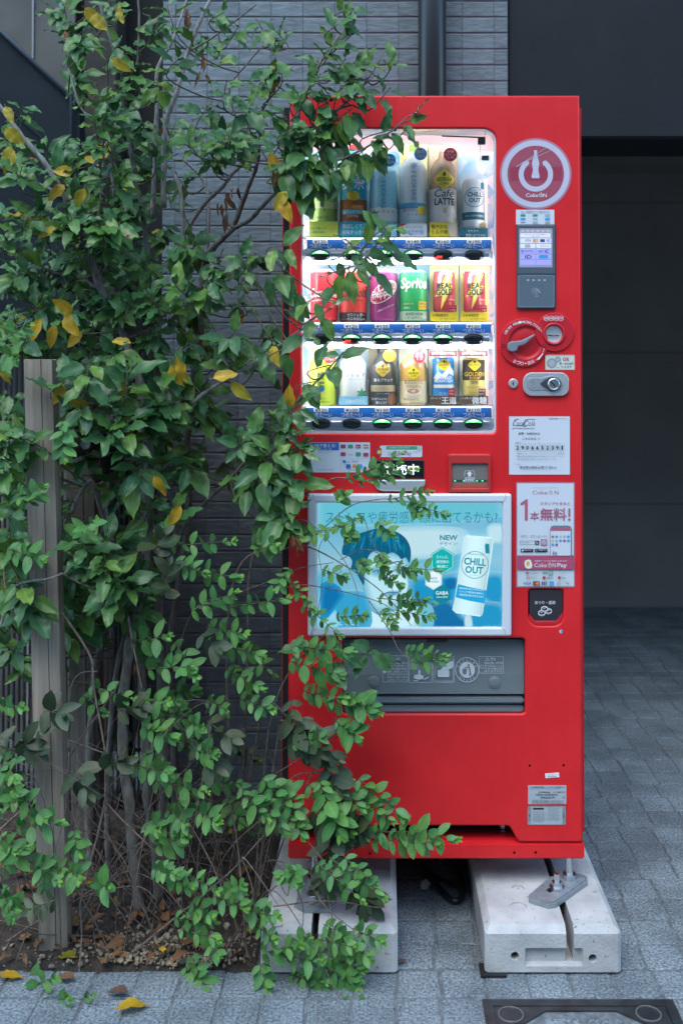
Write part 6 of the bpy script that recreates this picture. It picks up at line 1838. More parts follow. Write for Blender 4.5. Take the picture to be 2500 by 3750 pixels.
def leaf_geo(seed, shape):
    r = random.Random(seed)
    big = shape == 'big'
    nl = 8 if big else 5
    W = r.uniform(0.46, 0.57) if big else r.uniform(0.44, 0.56)
    amp = r.uniform(0.03, 0.085) if big else r.uniform(0.0, 0.012)
    fr = r.uniform(1.8, 3.6); ph = r.uniform(0, 6.3)
    bend = r.uniform(0.05, 0.32) if big else r.uniform(-0.05, 0.14)
    fold = r.uniform(0.12, 0.42) if big else r.uniform(0.08, 0.3)
    twist = r.uniform(-0.35, 0.35) if big else r.uniform(-.1, .1)
    sw = r.uniform(-0.07, 0.07)
    V, Fc, U = [], [], []
    us = (-1, -0.5, 0, 0.5, 1) if big else (-1, 0, 1)
    k = len(us)
    # petiole
    pet = 0.14 if big else 0.03
    V += [(-0.012, -pet, 0.0), (0.012, -pet, 0.0)]; U += [(0, 0), (0, 0)]
    for i in range(nl + 1):
        t = i / nl
        if big:
            w_ = W / 2 * (max(0, sin(pi * min(1, t ** 0.80))) ** 0.85) * (1 - 0.18 * t) + 0.006
            if t > 0.8:
                w_ *= 0.82
        else:
            w_ = W / 2 * max(0, sin(pi * t ** 0.9)) ** 0.62 + 0.008
        for u in us:
            x = u * w_
            z = -bend * t * t + fold * abs(x) + amp * abs(u) ** 1.5 * sin(fr * 2 * pi * t + ph + (1.3 if u > 0 else 0)) + twist * x * t
            V.append((x + sw * sin(pi * t), t, z)); U.append((u, t))
    mid = k // 2
    Fc.append((0, 1, 2 + mid + 1, 2 + mid)); Fc.append((0, 2 + mid, 2 + mid - 1))
    for i in range(nl):
        for j in range(k - 1):
            a = 2 + i * k + j
            Fc.append((a, a + 1, a + k + 1, a + k))
    return np.array(V), Fc, np.array(U)
GEO = {'big': [leaf_geo(300 + i, 'big') for i in range(12)], 'oval': [leaf_geo(400 + i, 'oval') for i in range(7)]}
def leaf_mesh(g, m, name='leaf'):
    V, Fc, U = g
    me = mesh(name, V, Fc, m, True)
    uvl = me.uv_layers.new(name='leaf')
    li = np.empty(len(me.loops), dtype=np.int32); me.loops.foreach_get('vertex_index', li)
    uvl.data.foreach_set('uv', U[li].astype(np.float32).ravel())
    return me
LM = {}
def lm(shape, i, kind):
    k = (shape, i, kind)
    if k not in LM:
        LM[k] = leaf_mesh(GEO[shape][i], KINDS[kind][0])
    return LM[k]
class Plant:
    def __init__(s, name, label, cat, loc, group=None):
        s.root = thing(name, label, cat, loc, group)
        s.leaves = []          # (priority, shape, idx, kind, matrix)
        s.tw = []              # thin twigs
        s.dry = []
        s.samples = []
    def stem(s, name, pts, r0, r1, m, n=8, k=6):
        P_ = spline(pts, k)
        nn = len(P_)
        rs = [(r0 + (r1 - r0) * i / (nn - 1)) * (1 + 0.10 * sin(i * 1.7 + r0 * 999)) for i in range(nn)]
        jit = [p + Vector((RP.uniform(-1, 1), RP.uniform(-1, 1), 0)) * (rs[i] * 0.18) for i, p in enumerate(P_)]
        obj(name, tube(jit, rs, n), m, s.root, smooth=True)
        s.samples += P_
    def leaf(s, pos, d, nrm, size, shape, kind, wide=1.0):
        d = d.normalized()
        side = d.cross(nrm)
        if side.length < 1e-4:
            side = d.orthogonal()
        side.normalize()
        n = side.cross(d)
        M = Matrix(((side.x * wide, d.x, n.x, 0), (side.y * wide, d.y, n.y, 0), (side.z * wide, d.z, n.z, 0), (0, 0, 0, 1)))
        M = Matrix.Translation(pos) @ M @ Matrix.Diagonal((size, size, size, 1))
        i = RP.randrange(len(GEO[shape]))
        q = pos - CAM
        dd = q.dot(FW)
        px, py = CX + F * q.x / dd, CY - F * q.dot(UP) / dd
        inn = -40 < px < 2540 and -40 < py < 3790
        s.leaves.append((q.length / (1.0 if kind != 'oval' else 1) + (0 if inn else 9), shape, i, kind, M))
    def finish(s, twm, limit=300):
        s.leaves.sort(key=lambda a: a[0])
        for (_, shape, i, kind, M) in s.leaves[:limit]:
            o = link('leaf', lm(shape, i, kind), s.root)
            o.matrix_basis = M
        rest = s.leaves[limit:]
        byk = {}
        for it in rest:
            byk.setdefault(it[3], []).append(it)
        # one joined part for everything past the limit
        if rest:
            VV, UU, FF, MI, off = [], [], [], [], 0
            kinds = list(byk)
            for ki, kd in enumerate(kinds):
                for (_, shape, i, kind, M) in byk[kd]:
                    V, Fc, U = GEO[shape][i]
                    A_ = np.array(M)
                    VV.append(V @ A_[:3, :3].T + A_[:3, 3])
                    UU.append(U)
                    FF.extend([tuple(q + off for q in f) for f in Fc])
                    MI.extend([ki] * len(Fc))
                    off += len(V)
            V = np.concatenate(VV); U = np.concatenate(UU)
            me = bpy.data.meshes.new('leaves')
            me.from_pydata(V.tolist(), [], FF)
            for kd in kinds:
                me.materials.append(KINDS[kd][1])
            me.polygons.foreach_set('material_index', np.array(MI, dtype=np.int32))
            uvl = me.uv_layers.new(name='leaf')
            li = np.empty(len(me.loops), dtype=np.int32); me.loops.foreach_get('vertex_index', li)
            uvl.data.foreach_set('uv', U[li].astype(np.float32).ravel())
            me.shade_smooth()
            link('leaves', me, s.root, 'stuff')
        if s.tw:
            obj('twigs', merge(*s.tw), twm, s.root, 'stuff', smooth=True)
        if s.dry:
            obj('dry_twigs', merge(*s.dry), DRYT, s.root, 'stuff', smooth=True)
def barkmat(name, c0, c1, sc_=70):
    m = mat(name, c0, 0.85)
    n, l, b = N(m)
    g = n.new('ShaderNodeNewGeometry')
    mp = n.new('ShaderNodeMapping'); mp.inputs['Scale'].default_value = (1, 1, 0.35)
    l.new(g.outputs['Position'], mp.inputs['Vector'])
    nz = n.new('ShaderNodeTexNoise'); nz.inputs['Scale'].default_value = sc_; nz.inputs['Detail'].default_value = 5
    l.new(mp.outputs['Vector'], nz.inputs['Vector'])
    rp = n.new('ShaderNodeValToRGB')
    rp.color_ramp.elements[0].position = 0.32; rp.color_ramp.elements[0].color = (*c0, 1)
    rp.color_ramp.elements[1].position = 0.68; rp.color_ramp.elements[1].color = (*c1, 1)
    l.new(nz.outputs['Fac'], rp.inputs['Fac']); l.new(rp.outputs['Color'], b.inputs['Base Color'])
    bp = n.new('ShaderNodeBump'); bp.inputs['Strength'].default_value = 0.4; bp.inputs['Distance'].default_value = 0.003
    l.new(nz.outputs['Fac'], bp.inputs['Height']); l.new(bp.outputs['Normal'], b.inputs['Normal'])
    return m
BARK = barkmat('grey_bark', (0.085, 0.075, 0.062), (0.22, 0.205, 0.185))
BARKP = barkmat('pale_bark', (0.13, 0.12, 0.11), (0.34, 0.33, 0.31))
TWG = barkmat('green_twig', (0.06, 0.055, 0.035), (0.14, 0.12, 0.075), 150)
DRYT = barkmat('dry_twig', (0.09, 0.062, 0.05), (0.24, 0.18, 0.15), 150)
Z = Vector((0, 0, 1))
TOCAM = Vector((0, -1, 0))
def rv(a=1.0):
    return Vector((RP.uniform(-a, a), RP.uniform(-a, a), RP.uniform(-a, a)))
def poly(pl):
    return [P(a, b, Y) for a, b, Y in pl]

ta = Plant('evergreen_tree', 'multi stemmed evergreen tree with glossy wavy leaves beside the wooden posts', 'tree', (G(505, 3330).x, 2.40, 0), 'evergreen trees in the planting bed')
tb = Plant('evergreen_tree', 'evergreen tree whose leafy branches hang across the lit display window', 'tree', (G(585, 3270).x, 2.52, 0), 'evergreen trees in the planting bed')
ta.stem('trunk', poly([(508, 3345, 2.41), (480, 3000, 2.42), (447, 2700, 2.44), (470, 2400, 2.44), (520, 2150, 2.43), (545, 1900, 2.42), (546, 1661, 2.41), (530, 1559, 2.41), (515, 1416, 2.41), (485, 1319, 2.40), (454, 1227, 2.40), (408, 1130, 2.39), (367, 1051, 2.38), (326, 934, 2.37), (306, 867, 2.36)]), 0.0135, 0.0085, BARK)
ta.stem('branch', poly([(306, 867, 2.36), (286, 816, 2.36), (240, 724, 2.35), (168, 602, 2.34), (82, 500, 2.33), (0, 388, 2.32), (-80, 280, 2.31)]), 0.0080, 0.0045, BARKP)
ta.stem('trunk', poly([(585, 3290, 2.50), (565, 3100, 2.50), (541, 2914, 2.50), (530, 2600, 2.5), (505, 2200, 2.49), (525, 1900, 2.50), (548, 1600, 2.52), (560, 1400, 2.5), (558, 1250, 2.48)]), 0.0125, 0.007, BARK)
ta.stem('branch', poly([(558, 1250, 2.48), (545, 1000, 2.5), (520, 760, 2.52), (470, 500, 2.52), (449, 276, 2.5), (418, 179, 2.5), (377, 51, 2.5), (360, -60, 2.5)]), 0.0070, 0.004, BARK)
ta.stem('branch', poly([(449, 276, 2.5), (500, 240, 2.5), (510, 100, 2.5), (505, -30, 2.5)]), 0.004, 0.0025, BARK)
ta.stem('branch', poly([(360, 1060, 2.40), (290, 1020, 2.44), (200, 1000, 2.46), (120, 960, 2.46)]), 0.006, 0.003, BARK)
ta.stem('branch', poly([(430, 800, 2.48), (380, 480, 2.46), (300, 400, 2.45), (252, 250, 2.45)]), 0.004, 0.002, BARKP)
ta.stem('branch', poly([(326, 934, 2.37), (360, 800, 2.38), (380, 600, 2.38), (370, 420, 2.38)]), 0.0045, 0.0025, BARK)
ta.stem('trunk', poly([(335, 3300, 2.62), (330, 2900, 2.62), (345, 2500, 2.60), (400, 2200, 2.58), (410, 1850, 2.55), (395, 1650, 2.54)]), 0.012, 0.010, BARK)
ta.stem('branch', poly([(260, 1880, 2.40), (330, 1760, 2.42), (380, 1900, 2.46), (420, 2000, 2.48)]), 0.0055, 0.006, BARK)
ta.stem('branch', poly([(0, 2300, 2.28), (60, 2150, 2.27), (180, 2120, 2.26), (230, 2100, 2.25)]), 0.0035, 0.0025, BARKP)
ta.stem('branch', poly([(400, 3300, 2.55), (395, 2900, 2.55), (420, 2500, 2.52), (480, 2250, 2.5), (520, 2100, 2.48)]), 0.0085, 0.006, BARK)
# second tree
tb.stem('trunk', poly([(590, 3270, 2.55), (600, 2900, 2.56), (590, 2500, 2.56), (585, 2200, 2.55), (640, 2000, 2.55), (672, 1720, 2.57), (705, 1450, 2.58), (735, 1180, 2.58), (746, 969, 2.58), (790, 900, 2.56), (853, 837, 2.54)]), 0.0125, 0.0075, BARK)
tb.stem('branch', poly([(853, 837, 2.54), (879, 765, 2.53), (919, 663, 2.5), (945, 587, 2.48), (950, 510, 2.47), (960, 408, 2.46)]), 0.0068, 0.0035, BARK)
tb.stem('branch', poly([(853, 837, 2.54), (914, 806, 2.50), (970, 745, 2.44), (1057, 663, 2.34), (1108, 633, 2.30), (1180, 600, 2.275), (1260, 580, 2.27)]), 0.0060, 0.0025, BARK)
tb.stem('branch', poly([(1010, 690, 2.40), (1088, 510, 2.32), (1159, 454, 2.29), (1240, 400, 2.28), (1290, 385, 2.28)]), 0.0045, 0.0025, BARK)
tb.stem('branch', poly([(1088, 510, 2.32), (1100, 378, 2.34), (1149, 291, 2.34), (1185, 204, 2.34), (1241, 133, 2.34), (1277, 77, 2.34), (1282, 10, 2.34)]), 0.0048, 0.0015, BARK)
tb.stem('branch', poly([(1240, 400, 2.28), (1277, 367, 2.29), (1300, 350, 2.29), (1353, 281, 2.3), (1399, 204, 2.3), (1412, 180, 2.3)]), 0.0030, 0.0012, BARK)
tb.stem('branch', poly([(1260, 580, 2.27), (1338, 541, 2.26), (1440, 474, 2.26), (1491, 429, 2.26), (1530, 415, 2.26)]), 0.0030, 0.0012, BARK)
tb.stem('branch', poly([(673, 857, 2.6), (755, 740, 2.6), (810, 690, 2.58), (858, 628, 2.56), (900, 600, 2.54)]), 0.0065, 0.004, BARKP)
tb.stem('branch', poly([(660, 1000, 2.62), (673, 857, 2.6), (660, 700, 2.62), (630, 620, 2.63)]), 0.0075, 0.004, BARKP)
tb.stem('branch', poly([(673, 587, 2.7), (740, 653, 2.7), (765, 755, 2.7), (758, 918, 2.7), (735, 1000, 2.68)]), 0.0035, 0.005, BARKP)
tb.stem('branch', poly([(600, 760, 2.6), (602, 520, 2.6), (612, 434, 2.6), (640, 360, 2.6), (663, 286, 2.6), (689, 189, 2.6), (724, 97, 2.6), (765, 10, 2.6), (790, -60, 2.6)]), 0.0075, 0.0045, BARKP)
tb.stem('branch', poly([(560, 800, 2.62), (575, 400, 2.62), (577, 255, 2.62), (622, 168, 2.62), (655, 90, 2.62), (690, -20, 2.62)]), 0.0065, 0.003, BARKP)
tb.stem('branch', poly([(622, 168, 2.62), (628, 80, 2.62), (618, -30, 2.62)]), 0.003, 0.002, BARKP)
tb.stem('branch', poly([(689, 189, 2.6), (760, 150, 2.58), (807, 117, 2.56), (870, 70, 2.54), (940, 15, 2.52)]), 0.0030, 0.0018, BARK)
tb.stem('branch', poly([(900, 600, 2.54), (880, 480, 2.53), (840, 330, 2.52), (900, 240, 2.5), (960, 170, 2.5)]), 0.0030, 0.0018, BARK)
tb.stem('branch', poly([(546, 1590, 2.42), (600, 1559, 2.41), (633, 1549, 2.41), (727, 1457, 2.40), (800, 1406, 2.38), (926, 1330, 2.36), (1033, 1258, 2.33), (1136, 1178, 2.31), (1230, 1061, 2.29), (1302, 985, 2.275), (1379, 893, 2.26), (1414, 830, 2.25)]), 0.0058, 0.0020, BARKP)
tb.stem('branch', poly([(640, 2080, 2.54), (651, 1967, 2.53), (753, 1840, 2.50), (830, 1768, 2.46), (900, 1690, 2.42), (980, 1620, 2.36), (1049, 1545, 2.32), (1090, 1467, 2.30), (1161, 1396, 2.285), (1212, 1340, 2.28), (1258, 1289, 2.275)]), 0.0056, 0.0018, BARK)
tb.stem('trunk', poly([(630, 3300, 2.68), (640, 2800, 2.68), (620, 2400, 2.66), (660, 2100, 2.65), (690, 1900, 2.66), (700, 1700, 2.68)]), 0.010, 0.006, BARK)

def cluster(t, px, py, Y, n=8, size=0.06, droop=0.35, tdir=None, ty=0.008, kind='glossy_leaf', conn=True):
    tip = P(px, py, Y)
    front = px > 1050
    td = tdir or Vector((RP.uniform(-0.5, 0.6), RP.uniform(-0.5, 0.0), RP.uniform(0.2, 1.0)))
    td = td.normalized()
    L = size * RP.uniform(0.7, 1.3)
    base = tip - td * L
    a = td.orthogonal().normalized()
    b = td.cross(a)
    ph = RP.uniform(0, 6.3)
    for i in range(n):
        f = (i + 0.3) / n
        pos = base.lerp(tip, 0.25 + 0.75 * f)
        an = ph + i * 2.39996
        rad = a * cos(an) + b * sin(an)
        d = rad * (1.0 - 0.35 * f) + td * (0.25 + 0.5 * f) - Z * (droop + RP.uniform(-0.15, 0.25)) + rv(0.15)
        d.normalize()
        if front and d.y > 0.12:
            d.y = RP.uniform(-0.3, 0.1)
        if d.y < -0.75:
            d.y *= 0.55
        nrm = Z * RP.uniform(0.5, 1.0) + TOCAM * RP.uniform(0.45, 1.0) + rv(0.35)
        kd = kind
        if kind == 'glossy_leaf' and RP.random() < ty:
            kd = 'yellow_leaf'
        sz = size * RP.uniform(0.72, 1.18) * (1 - 0.35 * max(0, f - 0.75) / 0.25)
        t.leaf(pos + d * size * 0.12, d, nrm, sz, 'big', kd, RP.uniform(0.9, 1.08))
    pts = [base, tip]
    if conn and t.samples:
        best = min(t.samples, key=lambda q: (q - base).length + max(0, q.z - base.z) * 0.6)
        if 0.01 < (best - base).length < 0.30:
            mid = best.lerp(base, 0.5) - Z * 0.012 + rv(0.008)
            pts = spline([best, mid, base, tip], 4)
    t.tw.append(tube(pts, [0.0023 - 0.0012 * k / (len(pts) - 1) for k in range(len(pts))], 5, False))
GL_ = """
0046550034200000
0055640022430000
0035540014430000
2005641342340000
2103653566640000
4665555344530000
6677765111320000
7788876110000000
7788887211000000
7888888443000000
7888888553000000
7888887563000000
6788887664000000
4056777643000000
4045666521000000
5423555435500000
5502444446500000
4411343446500000
5411223223300000
6534420001000000
6655410000000000
6666520000000000
6654520000000000
4421100000000000
2100000000000000
""".split()
for r_, row in enumerate(GL_):
    for c_, ch in enumerate(row):
        k = (int(ch) + (1 if 5 < c_ < 10 and r_ < 7 else 0)) / 9 * (2.6 if c_ < 6 else 2.0)
        k = int(k) + (RP.random() < k - int(k))
        for _ in range(k):
            px, py = c_ * 100 + RP.uniform(0, 100), r_ * 100 + RP.uniform(-10, 90)
            if px > 1020:
                Y = RP.uniform(2.25, 2.30)
            elif px > 900:
                Y = RP.uniform(2.28, 2.6)
            else:
                Y = RP.choice((RP.uniform(2.26, 2.5), RP.uniform(2.4, 2.9)))
            if px < 300 and py > 1170:
                Y = RP.uniform(2.37, 2.7)
            sz = RP.uniform(0.046, 0.068) * (1.15 if r_ > 12 else 1.0)
            cluster(ta if px < 600 else tb, px, py, Y, RP.randint(6, 10), sz, RP.choice((0.1, 0.35, 0.5, 0.9)))
HAND = [(1270, 70, 4, .0), (1295, 30, 3, 0), (1240, 145, 3, 0), (1290, 125, 2, .1), (1200, 195, 5, .2), (1265, 215, 5, .2), (1170, 275, 6, .3), (1300, 285, 6, .3), (1372, 235, 5, .1), (1445, 225, 4, .1), (1250, 310, 6, .4), (1345, 335, 6, .4), (1430, 320, 3, .3), (1140, 335, 5, .4), (1100, 395, 6, .5), (1200, 375, 5, .6), (1290, 395, 5, .9),
        (1170, 450, 6, 1.1), (1260, 430, 5, 1.3), (1120, 530, 6, 1.0), (1200, 520, 5, 1.2), (1290, 490, 3, 1.0), (1265, 560, 5, 1.5), (1340, 545, 5, 1.8), (1180, 600, 6, 1.5), (1110, 610, 6, 1.2), (1400, 500, 4, 1.0), (1450, 470, 3, .5), (1525, 430, 3, .3), (1490, 465, 2, .6), (1225, 610, 3, 1.6), (1140, 670, 4, 1.6), (1075, 600, 5, 1.0), (1080, 480, 6, .8),
        (1410, 825, 4, .1), (1445, 870, 2, .4), (1350, 890, 4, .3), (1300, 925, 3, .4), (1255, 985, 3, 1.0), (1325, 965, 3, 1.6), (1390, 940, 2, .8), (1180, 1085, 3, .8), (1215, 1130, 3, 1.0), (1130, 1175, 3, .6),
        (1125, 1465, 2, .6), (1165, 1395, 2, .8), (1215, 1335, 2, .6), (1258, 1290, 3, .2),
        (1050, 1560, 7, .3), (1105, 1650, 6, .4), (1000, 1640, 8, .6), (1020, 1730, 6, 1.3), (960, 1720, 7, 1.2), (930, 1600, 7, .3), (1075, 1600, 4, .2), (1050, 1500, 3, .6), (1055, 990, 4, .9), (1075, 1060, 3, .8), (1060, 900, 4, .6), (1070, 1260, 1, 1.2), (1270, 2380, 4, .7), (1370, 2370, 4, .8), (1200, 2310, 3, .6)]
for px, py, n, dr in HAND:
    big = py > 1500
    cluster(tb, px, py, RP.uniform(2.245, 2.285) if px > 1050 else RP.uniform(2.26, 2.36), n, RP.uniform(0.060, 0.072) * (1.08 if big else (1.0 if py > 380 else 0.8)), dr, Vector((RP.uniform(0.1, 0.9), RP.uniform(-0.3, 0.0), RP.uniform(0.1, 0.8))), 0.0)
# large foreground leaf sprays low on the left
for px, py in ((50, 1560), (85, 1600), (30, 1650), (330, 1330), (250, 1370), (40, 1950), (90, 1990), (380, 2020), (400, 2080), (330, 2060), (450, 2120), (60, 2130), (130, 2180), (380, 2150), (290, 1970), (470, 1530), (300, 1480), (420, 1560), (20, 1580)):
    cluster(ta, px, py, RP.uniform(2.22, 2.27), 8, RP.uniform(0.060, 0.072), RP.choice((0.3, 0.6, 0.9)), None, 0.0)
YL_ = [(310, 30), (335, 55), (435, 20), (20, 390), (20, 470), (40, 535), (270, 635), (310, 690), (95, 805), (205, 835), (240, 1150), (205, 1190), (262, 1150), (150, 1165), (300, 1215), (480, 1255), (628, 1330), (648, 1310), (235, 1410), (225, 1445), (460, 1400), (780, 1385), (845, 1400), (1000, 1265), (660, 1850), (565, 1740), (990, 560), (1050, 700), (1035, 730), (410, 215)]
for px, py in YL_:
    t = ta if px < 600 else tb
    Y = RP.uniform(2.235, 2.28) if px > 880 else RP.uniform(2.25, 2.32)
    d = Vector((RP.uniform(-1, 1), RP.uniform(-0.2, 0.05), RP.uniform(-1.1, 0.2)))
    t.leaf(P(px, py, Y), d, TOCAM + rv(0.5), RP.uniform(0.048, 0.068), 'big', 'yellow_leaf', RP.uniform(0.85, 1.1))
for px, py in ((250, 110), (335, 330), (690, 40), (680, 60), (745, 270), (750, 215), (835, 700), (810, 740), (825, 780), (840, 720), (860, 690), (770, 930), (480, 1580), (475, 1560), (1010, 630), (600, 470), (530, 350), (270, 1940), (290, 1960), (275, 2000), (615, 300), (1075, 1960), (1085, 1975), (520, 2310), (505, 2420), (250, 2350)):
    t = ta if px < 600 else tb
    for _ in range(2):
        t.leaf(P(px + RP.uniform(-12, 12), py + RP.uniform(-12, 12), 2.25 if px > 1000 else RP.uniform(2.4, 2.6)), Vector((RP.uniform(-.5, .5), RP.uniform(-.2, .1), -1)), TOCAM + rv(0.8), RP.uniform(0.03, 0.05), 'big', 'dry_leaf', RP.uniform(0.35, 0.7))
BERRY = mat('red_berry', (0.55, 0.02, 0.015), 0.25)
for px, py in ((118, 583), (468, 862)):
    p = P(px, py, 2.24)
    bm = bmesh.new(); bmesh.ops.create_uvsphere(bm, u_segments=12, v_segments=8, radius=0.0038)
    for v in bm.verts: v.co += p
    bm.verts.index_update()
    obj('berry', from_bm(bm), BERRY, ta.root, smooth=True)
ta.finish(TWG); tb.finish(TWG)

# ------------------------------------------------------------------ low shrubs with oval leaves in pairs
def shrub(lbl, bx, by):
    q = G(bx, by)
    return Plant('low_shrub', lbl, 'shrub', (q.x, q.y, 0), 'low oval leaved shrubs along the bed')
s1 = shrub('low shrub of blue green oval leaves around the foot of the front wooden post', 110, 3400)
s2 = shrub('low shrub of oval leaves and bare arching twigs between trunks and footing', 560, 3380)
s3 = shrub('arching shrub whose oval leaved sprigs cross the lower red door and footing', 930, 3330)
s4 = shrub('thin twiggy shrub whose sprigs reach over the lit advertising panel', 820, 3200)
def sprig(t, pts, n=7, size=0.033, kind='oval_leaf', tipk=True, rad=0.0013, bare=0.0):
    P_ = spline(pts, 8)
    n += 1
    size *= 0.95
    m = len(P_)
    t.tw.append(tube(P_, [rad * (1 - 0.5 * i / (m - 1)) for i in range(m)], 5, False))
    for i in range(n):
        f = bare + (1 - bare) * (i + 0.4) / n
        x = f * (m - 1)
        a = int(min(m - 2, x))
        pos = P_[a].lerp(P_[a + 1], x - a)
        ax = (P_[a + 1] - P_[a]).normalized()
        vw = (pos - CAM).normalized()
        sd_ = ax.cross(vw).normalized()
        dp = ax.cross(sd_)
        tw = (0 if i % 2 == 0 else 1.1) + RP.uniform(-0.35, 0.35)
        last = i >= n - 2
        sz = size * (0.70 + 0.5 * sin(pi * min(1, f * 0.95))) * RP.uniform(0.72, 1.2) * (0.62 if i == n - 1 else (0.82 if last else 1))
        for s_ in (-1, 1):
            o = (sd_ * cos(tw) + dp * sin(tw)) * s_
            d = o * (1.0 if not last else 0.6) + ax * (0.45 if not last else 0.95) - Z * 0.12 + rv(0.14)
            if pos.x > P(1050, 2000, 2.3).x and d.y > 0.15:
                d.y *= 0.2
            nrm = Z * RP.uniform(0.45, 0.9) + TOCAM * RP.uniform(0.6, 1.0) + rv(0.25)
            kd = 'young_leaf' if tipk and (i == n - 1 and RP.random() < 0.7) else kind
            t.leaf(pos, d, nrm, sz, 'oval', kd, RP.uniform(0.88, 1.06))
    if tipk:
        ax = (P_[-1] - P_[-3]).normalized()
        for _ in range(2):
            t.leaf(P_[-1], ax + rv(0.5), TOCAM + Z * 0.5 + rv(0.3), size * 0.42, 'oval', 'young_leaf', 0.8)
def sp2(t, x0, y0, x1, y1, Y0_=None, Y1_=None, n=7, size=0.033, kind='oval_leaf', sag=0.0, **kw):
    Ya = Y0_ or RP.uniform(2.24, 2.30)
    Yb = Y1_ or Ya - RP.uniform(0.0, 0.06)
    mid = P((x0 + x1) / 2, (y0 + y1) / 2 - sag, (Ya + Yb) / 2)
    sprig(t, [P(x0, y0, Ya), mid, P(x1, y1, Yb)], n, size, kind, **kw)
def bare(t, pl, r0=0.0016, r1=0.0007, dry=True):
    pts = spline(poly(pl), 8)
    (t.dry if dry else t.tw).append(tube(pts, [r0 + (r1 - r0) * i / (len(pts) - 1) for i in range(len(pts))], 5, False))
# twigs over the advert (positions read from the photograph)
bare(s4, [(880, 3150, 2.6), (905, 2450, 2.45), (925, 2040, 2.36), (1080, 1840, 2.30), (1208, 1757, 2.27), (1275, 1752, 2.26)], 0.0030, 0.0014)
bare(s4, [(860, 3150, 2.55), (830, 2400, 2.44), (880, 2070, 2.36), (1040, 2010, 2.31), (1120, 2000, 2.29), (1260, 2070, 2.27), (1400, 2170, 2.26), (1505, 2290, 2.25)], 0.0032, 0.0008)
bare(s4, [(1120, 2000, 2.29), (1200, 1920, 2.27), (1290, 1850, 2.26), (1390, 1828, 2.26), (1440, 1828, 2.25)], 0.0015, 0.0008)
bare(s4, [(1040, 2012, 2.31), (1130, 1960, 2.29), (1220, 1930, 2.27), (1330, 1890, 2.26)], 0.0016, 0.0008)
bare(s4, [(1245, 2050, 2.27), (1340, 2012, 2.26), (1440, 2060, 2.25), (1530, 2130, 2.25)], 0.0013, 0.0007)
bare(s4, [(1030, 2155, 2.32), (1110, 2142, 2.30), (1250, 2165, 2.27), (1400, 2210, 2.26), (1470, 2270, 2.25)], 0.0015, 0.0008)
bare(s4, [(1040, 1910, 2.30), (1110, 1905, 2.28), (1160, 1935, 2.27), (1210, 1990, 2.26), (1270, 2070, 2.26), (1310, 2180, 2.25), (1300, 2260, 2.25)], 0.0012, 0.0006)
bare(s4, [(1330, 1890, 2.26), (1370, 2000, 2.26), (1420, 2090, 2.25), (1440, 2180, 2.25)], 0.0010, 0.0006)
bare(s4, [(1350, 2200, 2.27), (1420, 2300, 2.25), (1460, 2380, 2.245), (1515, 2430, 2.24)], 0.0014, 0.0008)
bare(s4, [(600, 2600, 2.5), (700, 2250, 2.44), (850, 2180, 2.38), (1040, 2110, 2.31), (1100, 2080, 2.29), (1220, 2060, 2.27)], 0.0018, 0.0008)
bare(s4, [(1105, 2430, 2.3), (1160, 2250, 2.28), (1180, 2120, 2.27), (1170, 2000, 2.27), (1250, 1900, 2.26)], 0.0010, 0.0006)
for a in ((1270, 1755, 1400, 1700), (1300, 1752, 1475, 1655), (1310, 1765, 1525, 1718), (1390, 1765, 1465, 1690), (1420, 1830, 1580, 1800), (1520, 1850, 1640, 1885), (1500, 1840, 1540, 1880), (1330, 1892, 1220, 1945), (1240, 1930, 1110, 1972), (1245, 1840, 1262, 1808), (1380, 1910, 1440, 1960), (1300, 1940, 1280, 1975), (1180, 2085, 1270, 2115), (1385, 2030, 1415, 2080), (1390, 2095, 1470, 2145), (1450, 2075, 1615, 2090), (1470, 2095, 1530, 2090), (1380, 2190, 1590, 2210), (1450, 2235, 1585, 2260), (1450, 2200, 1570, 2190), (1400, 2230, 1450, 2300), (1310, 2050, 1350, 2085), (1480, 2380, 1640, 2400), (1500, 2425, 1635, 2415), (1070, 2130, 1150, 2230), (1060, 2080, 1010, 2160), (1230, 2260, 1340, 2250), (1110, 2210, 1250, 2330)):
    sp2(s4, *a, 2.262, 2.24, n=RP.randint(5, 7), size=0.024)
bare(s3, [(930, 3330, 2.4), (960, 2900, 2.36), (1000, 2600, 2.32), (1090, 2420, 2.28), (1200, 2370, 2.27)], 0.0026, 0.001)
bare(s3, [(930, 3330, 2.4), (1010, 2750, 2.36), (1040, 2640, 2.32), (1177, 2775, 2.27), (1240, 2900, 2.25), (1300, 3030, 2.24)], 0.0026, 0.001)
bare(s3, [(930, 3330, 2.4), (1040, 2900, 2.30), (1150, 2830, 2.27), (1290, 2860, 2.25)], 0.0022, 0.001)
for a in ((1075, 2365, 1290, 2390), (1060, 2420, 1250, 2470), (1110, 2530, 1260, 2560), (1160, 2550, 1390, 2612), (1270, 2560, 1375, 2590), (1230, 2640, 1310, 2700), (1310, 2850, 1480, 2990), (1290, 2900, 1440, 3010), (1200, 2850, 1330, 2960), (1130, 2870, 1290, 3050), (1050, 2940, 1110, 3060), (940, 2890, 1050, 3050), (880, 2880, 980, 3000), (960, 2850, 1100, 2990)):
    sp2(s3, *a, 2.262, 2.235, n=RP.randint(6, 8), size=RP.uniform(0.032, 0.040))
sp2(s3, 1330, 3050, 1670, 3072, 2.25, 2.215, n=10, size=0.038, sag=14)
sp2(s3, 1360, 3075, 1600, 3085, 2.25, 2.215, n=7, size=0.036)
sp2(s3, 1170, 2860, 1250, 3060, 2.24, 2.215, n=8, size=0.046)
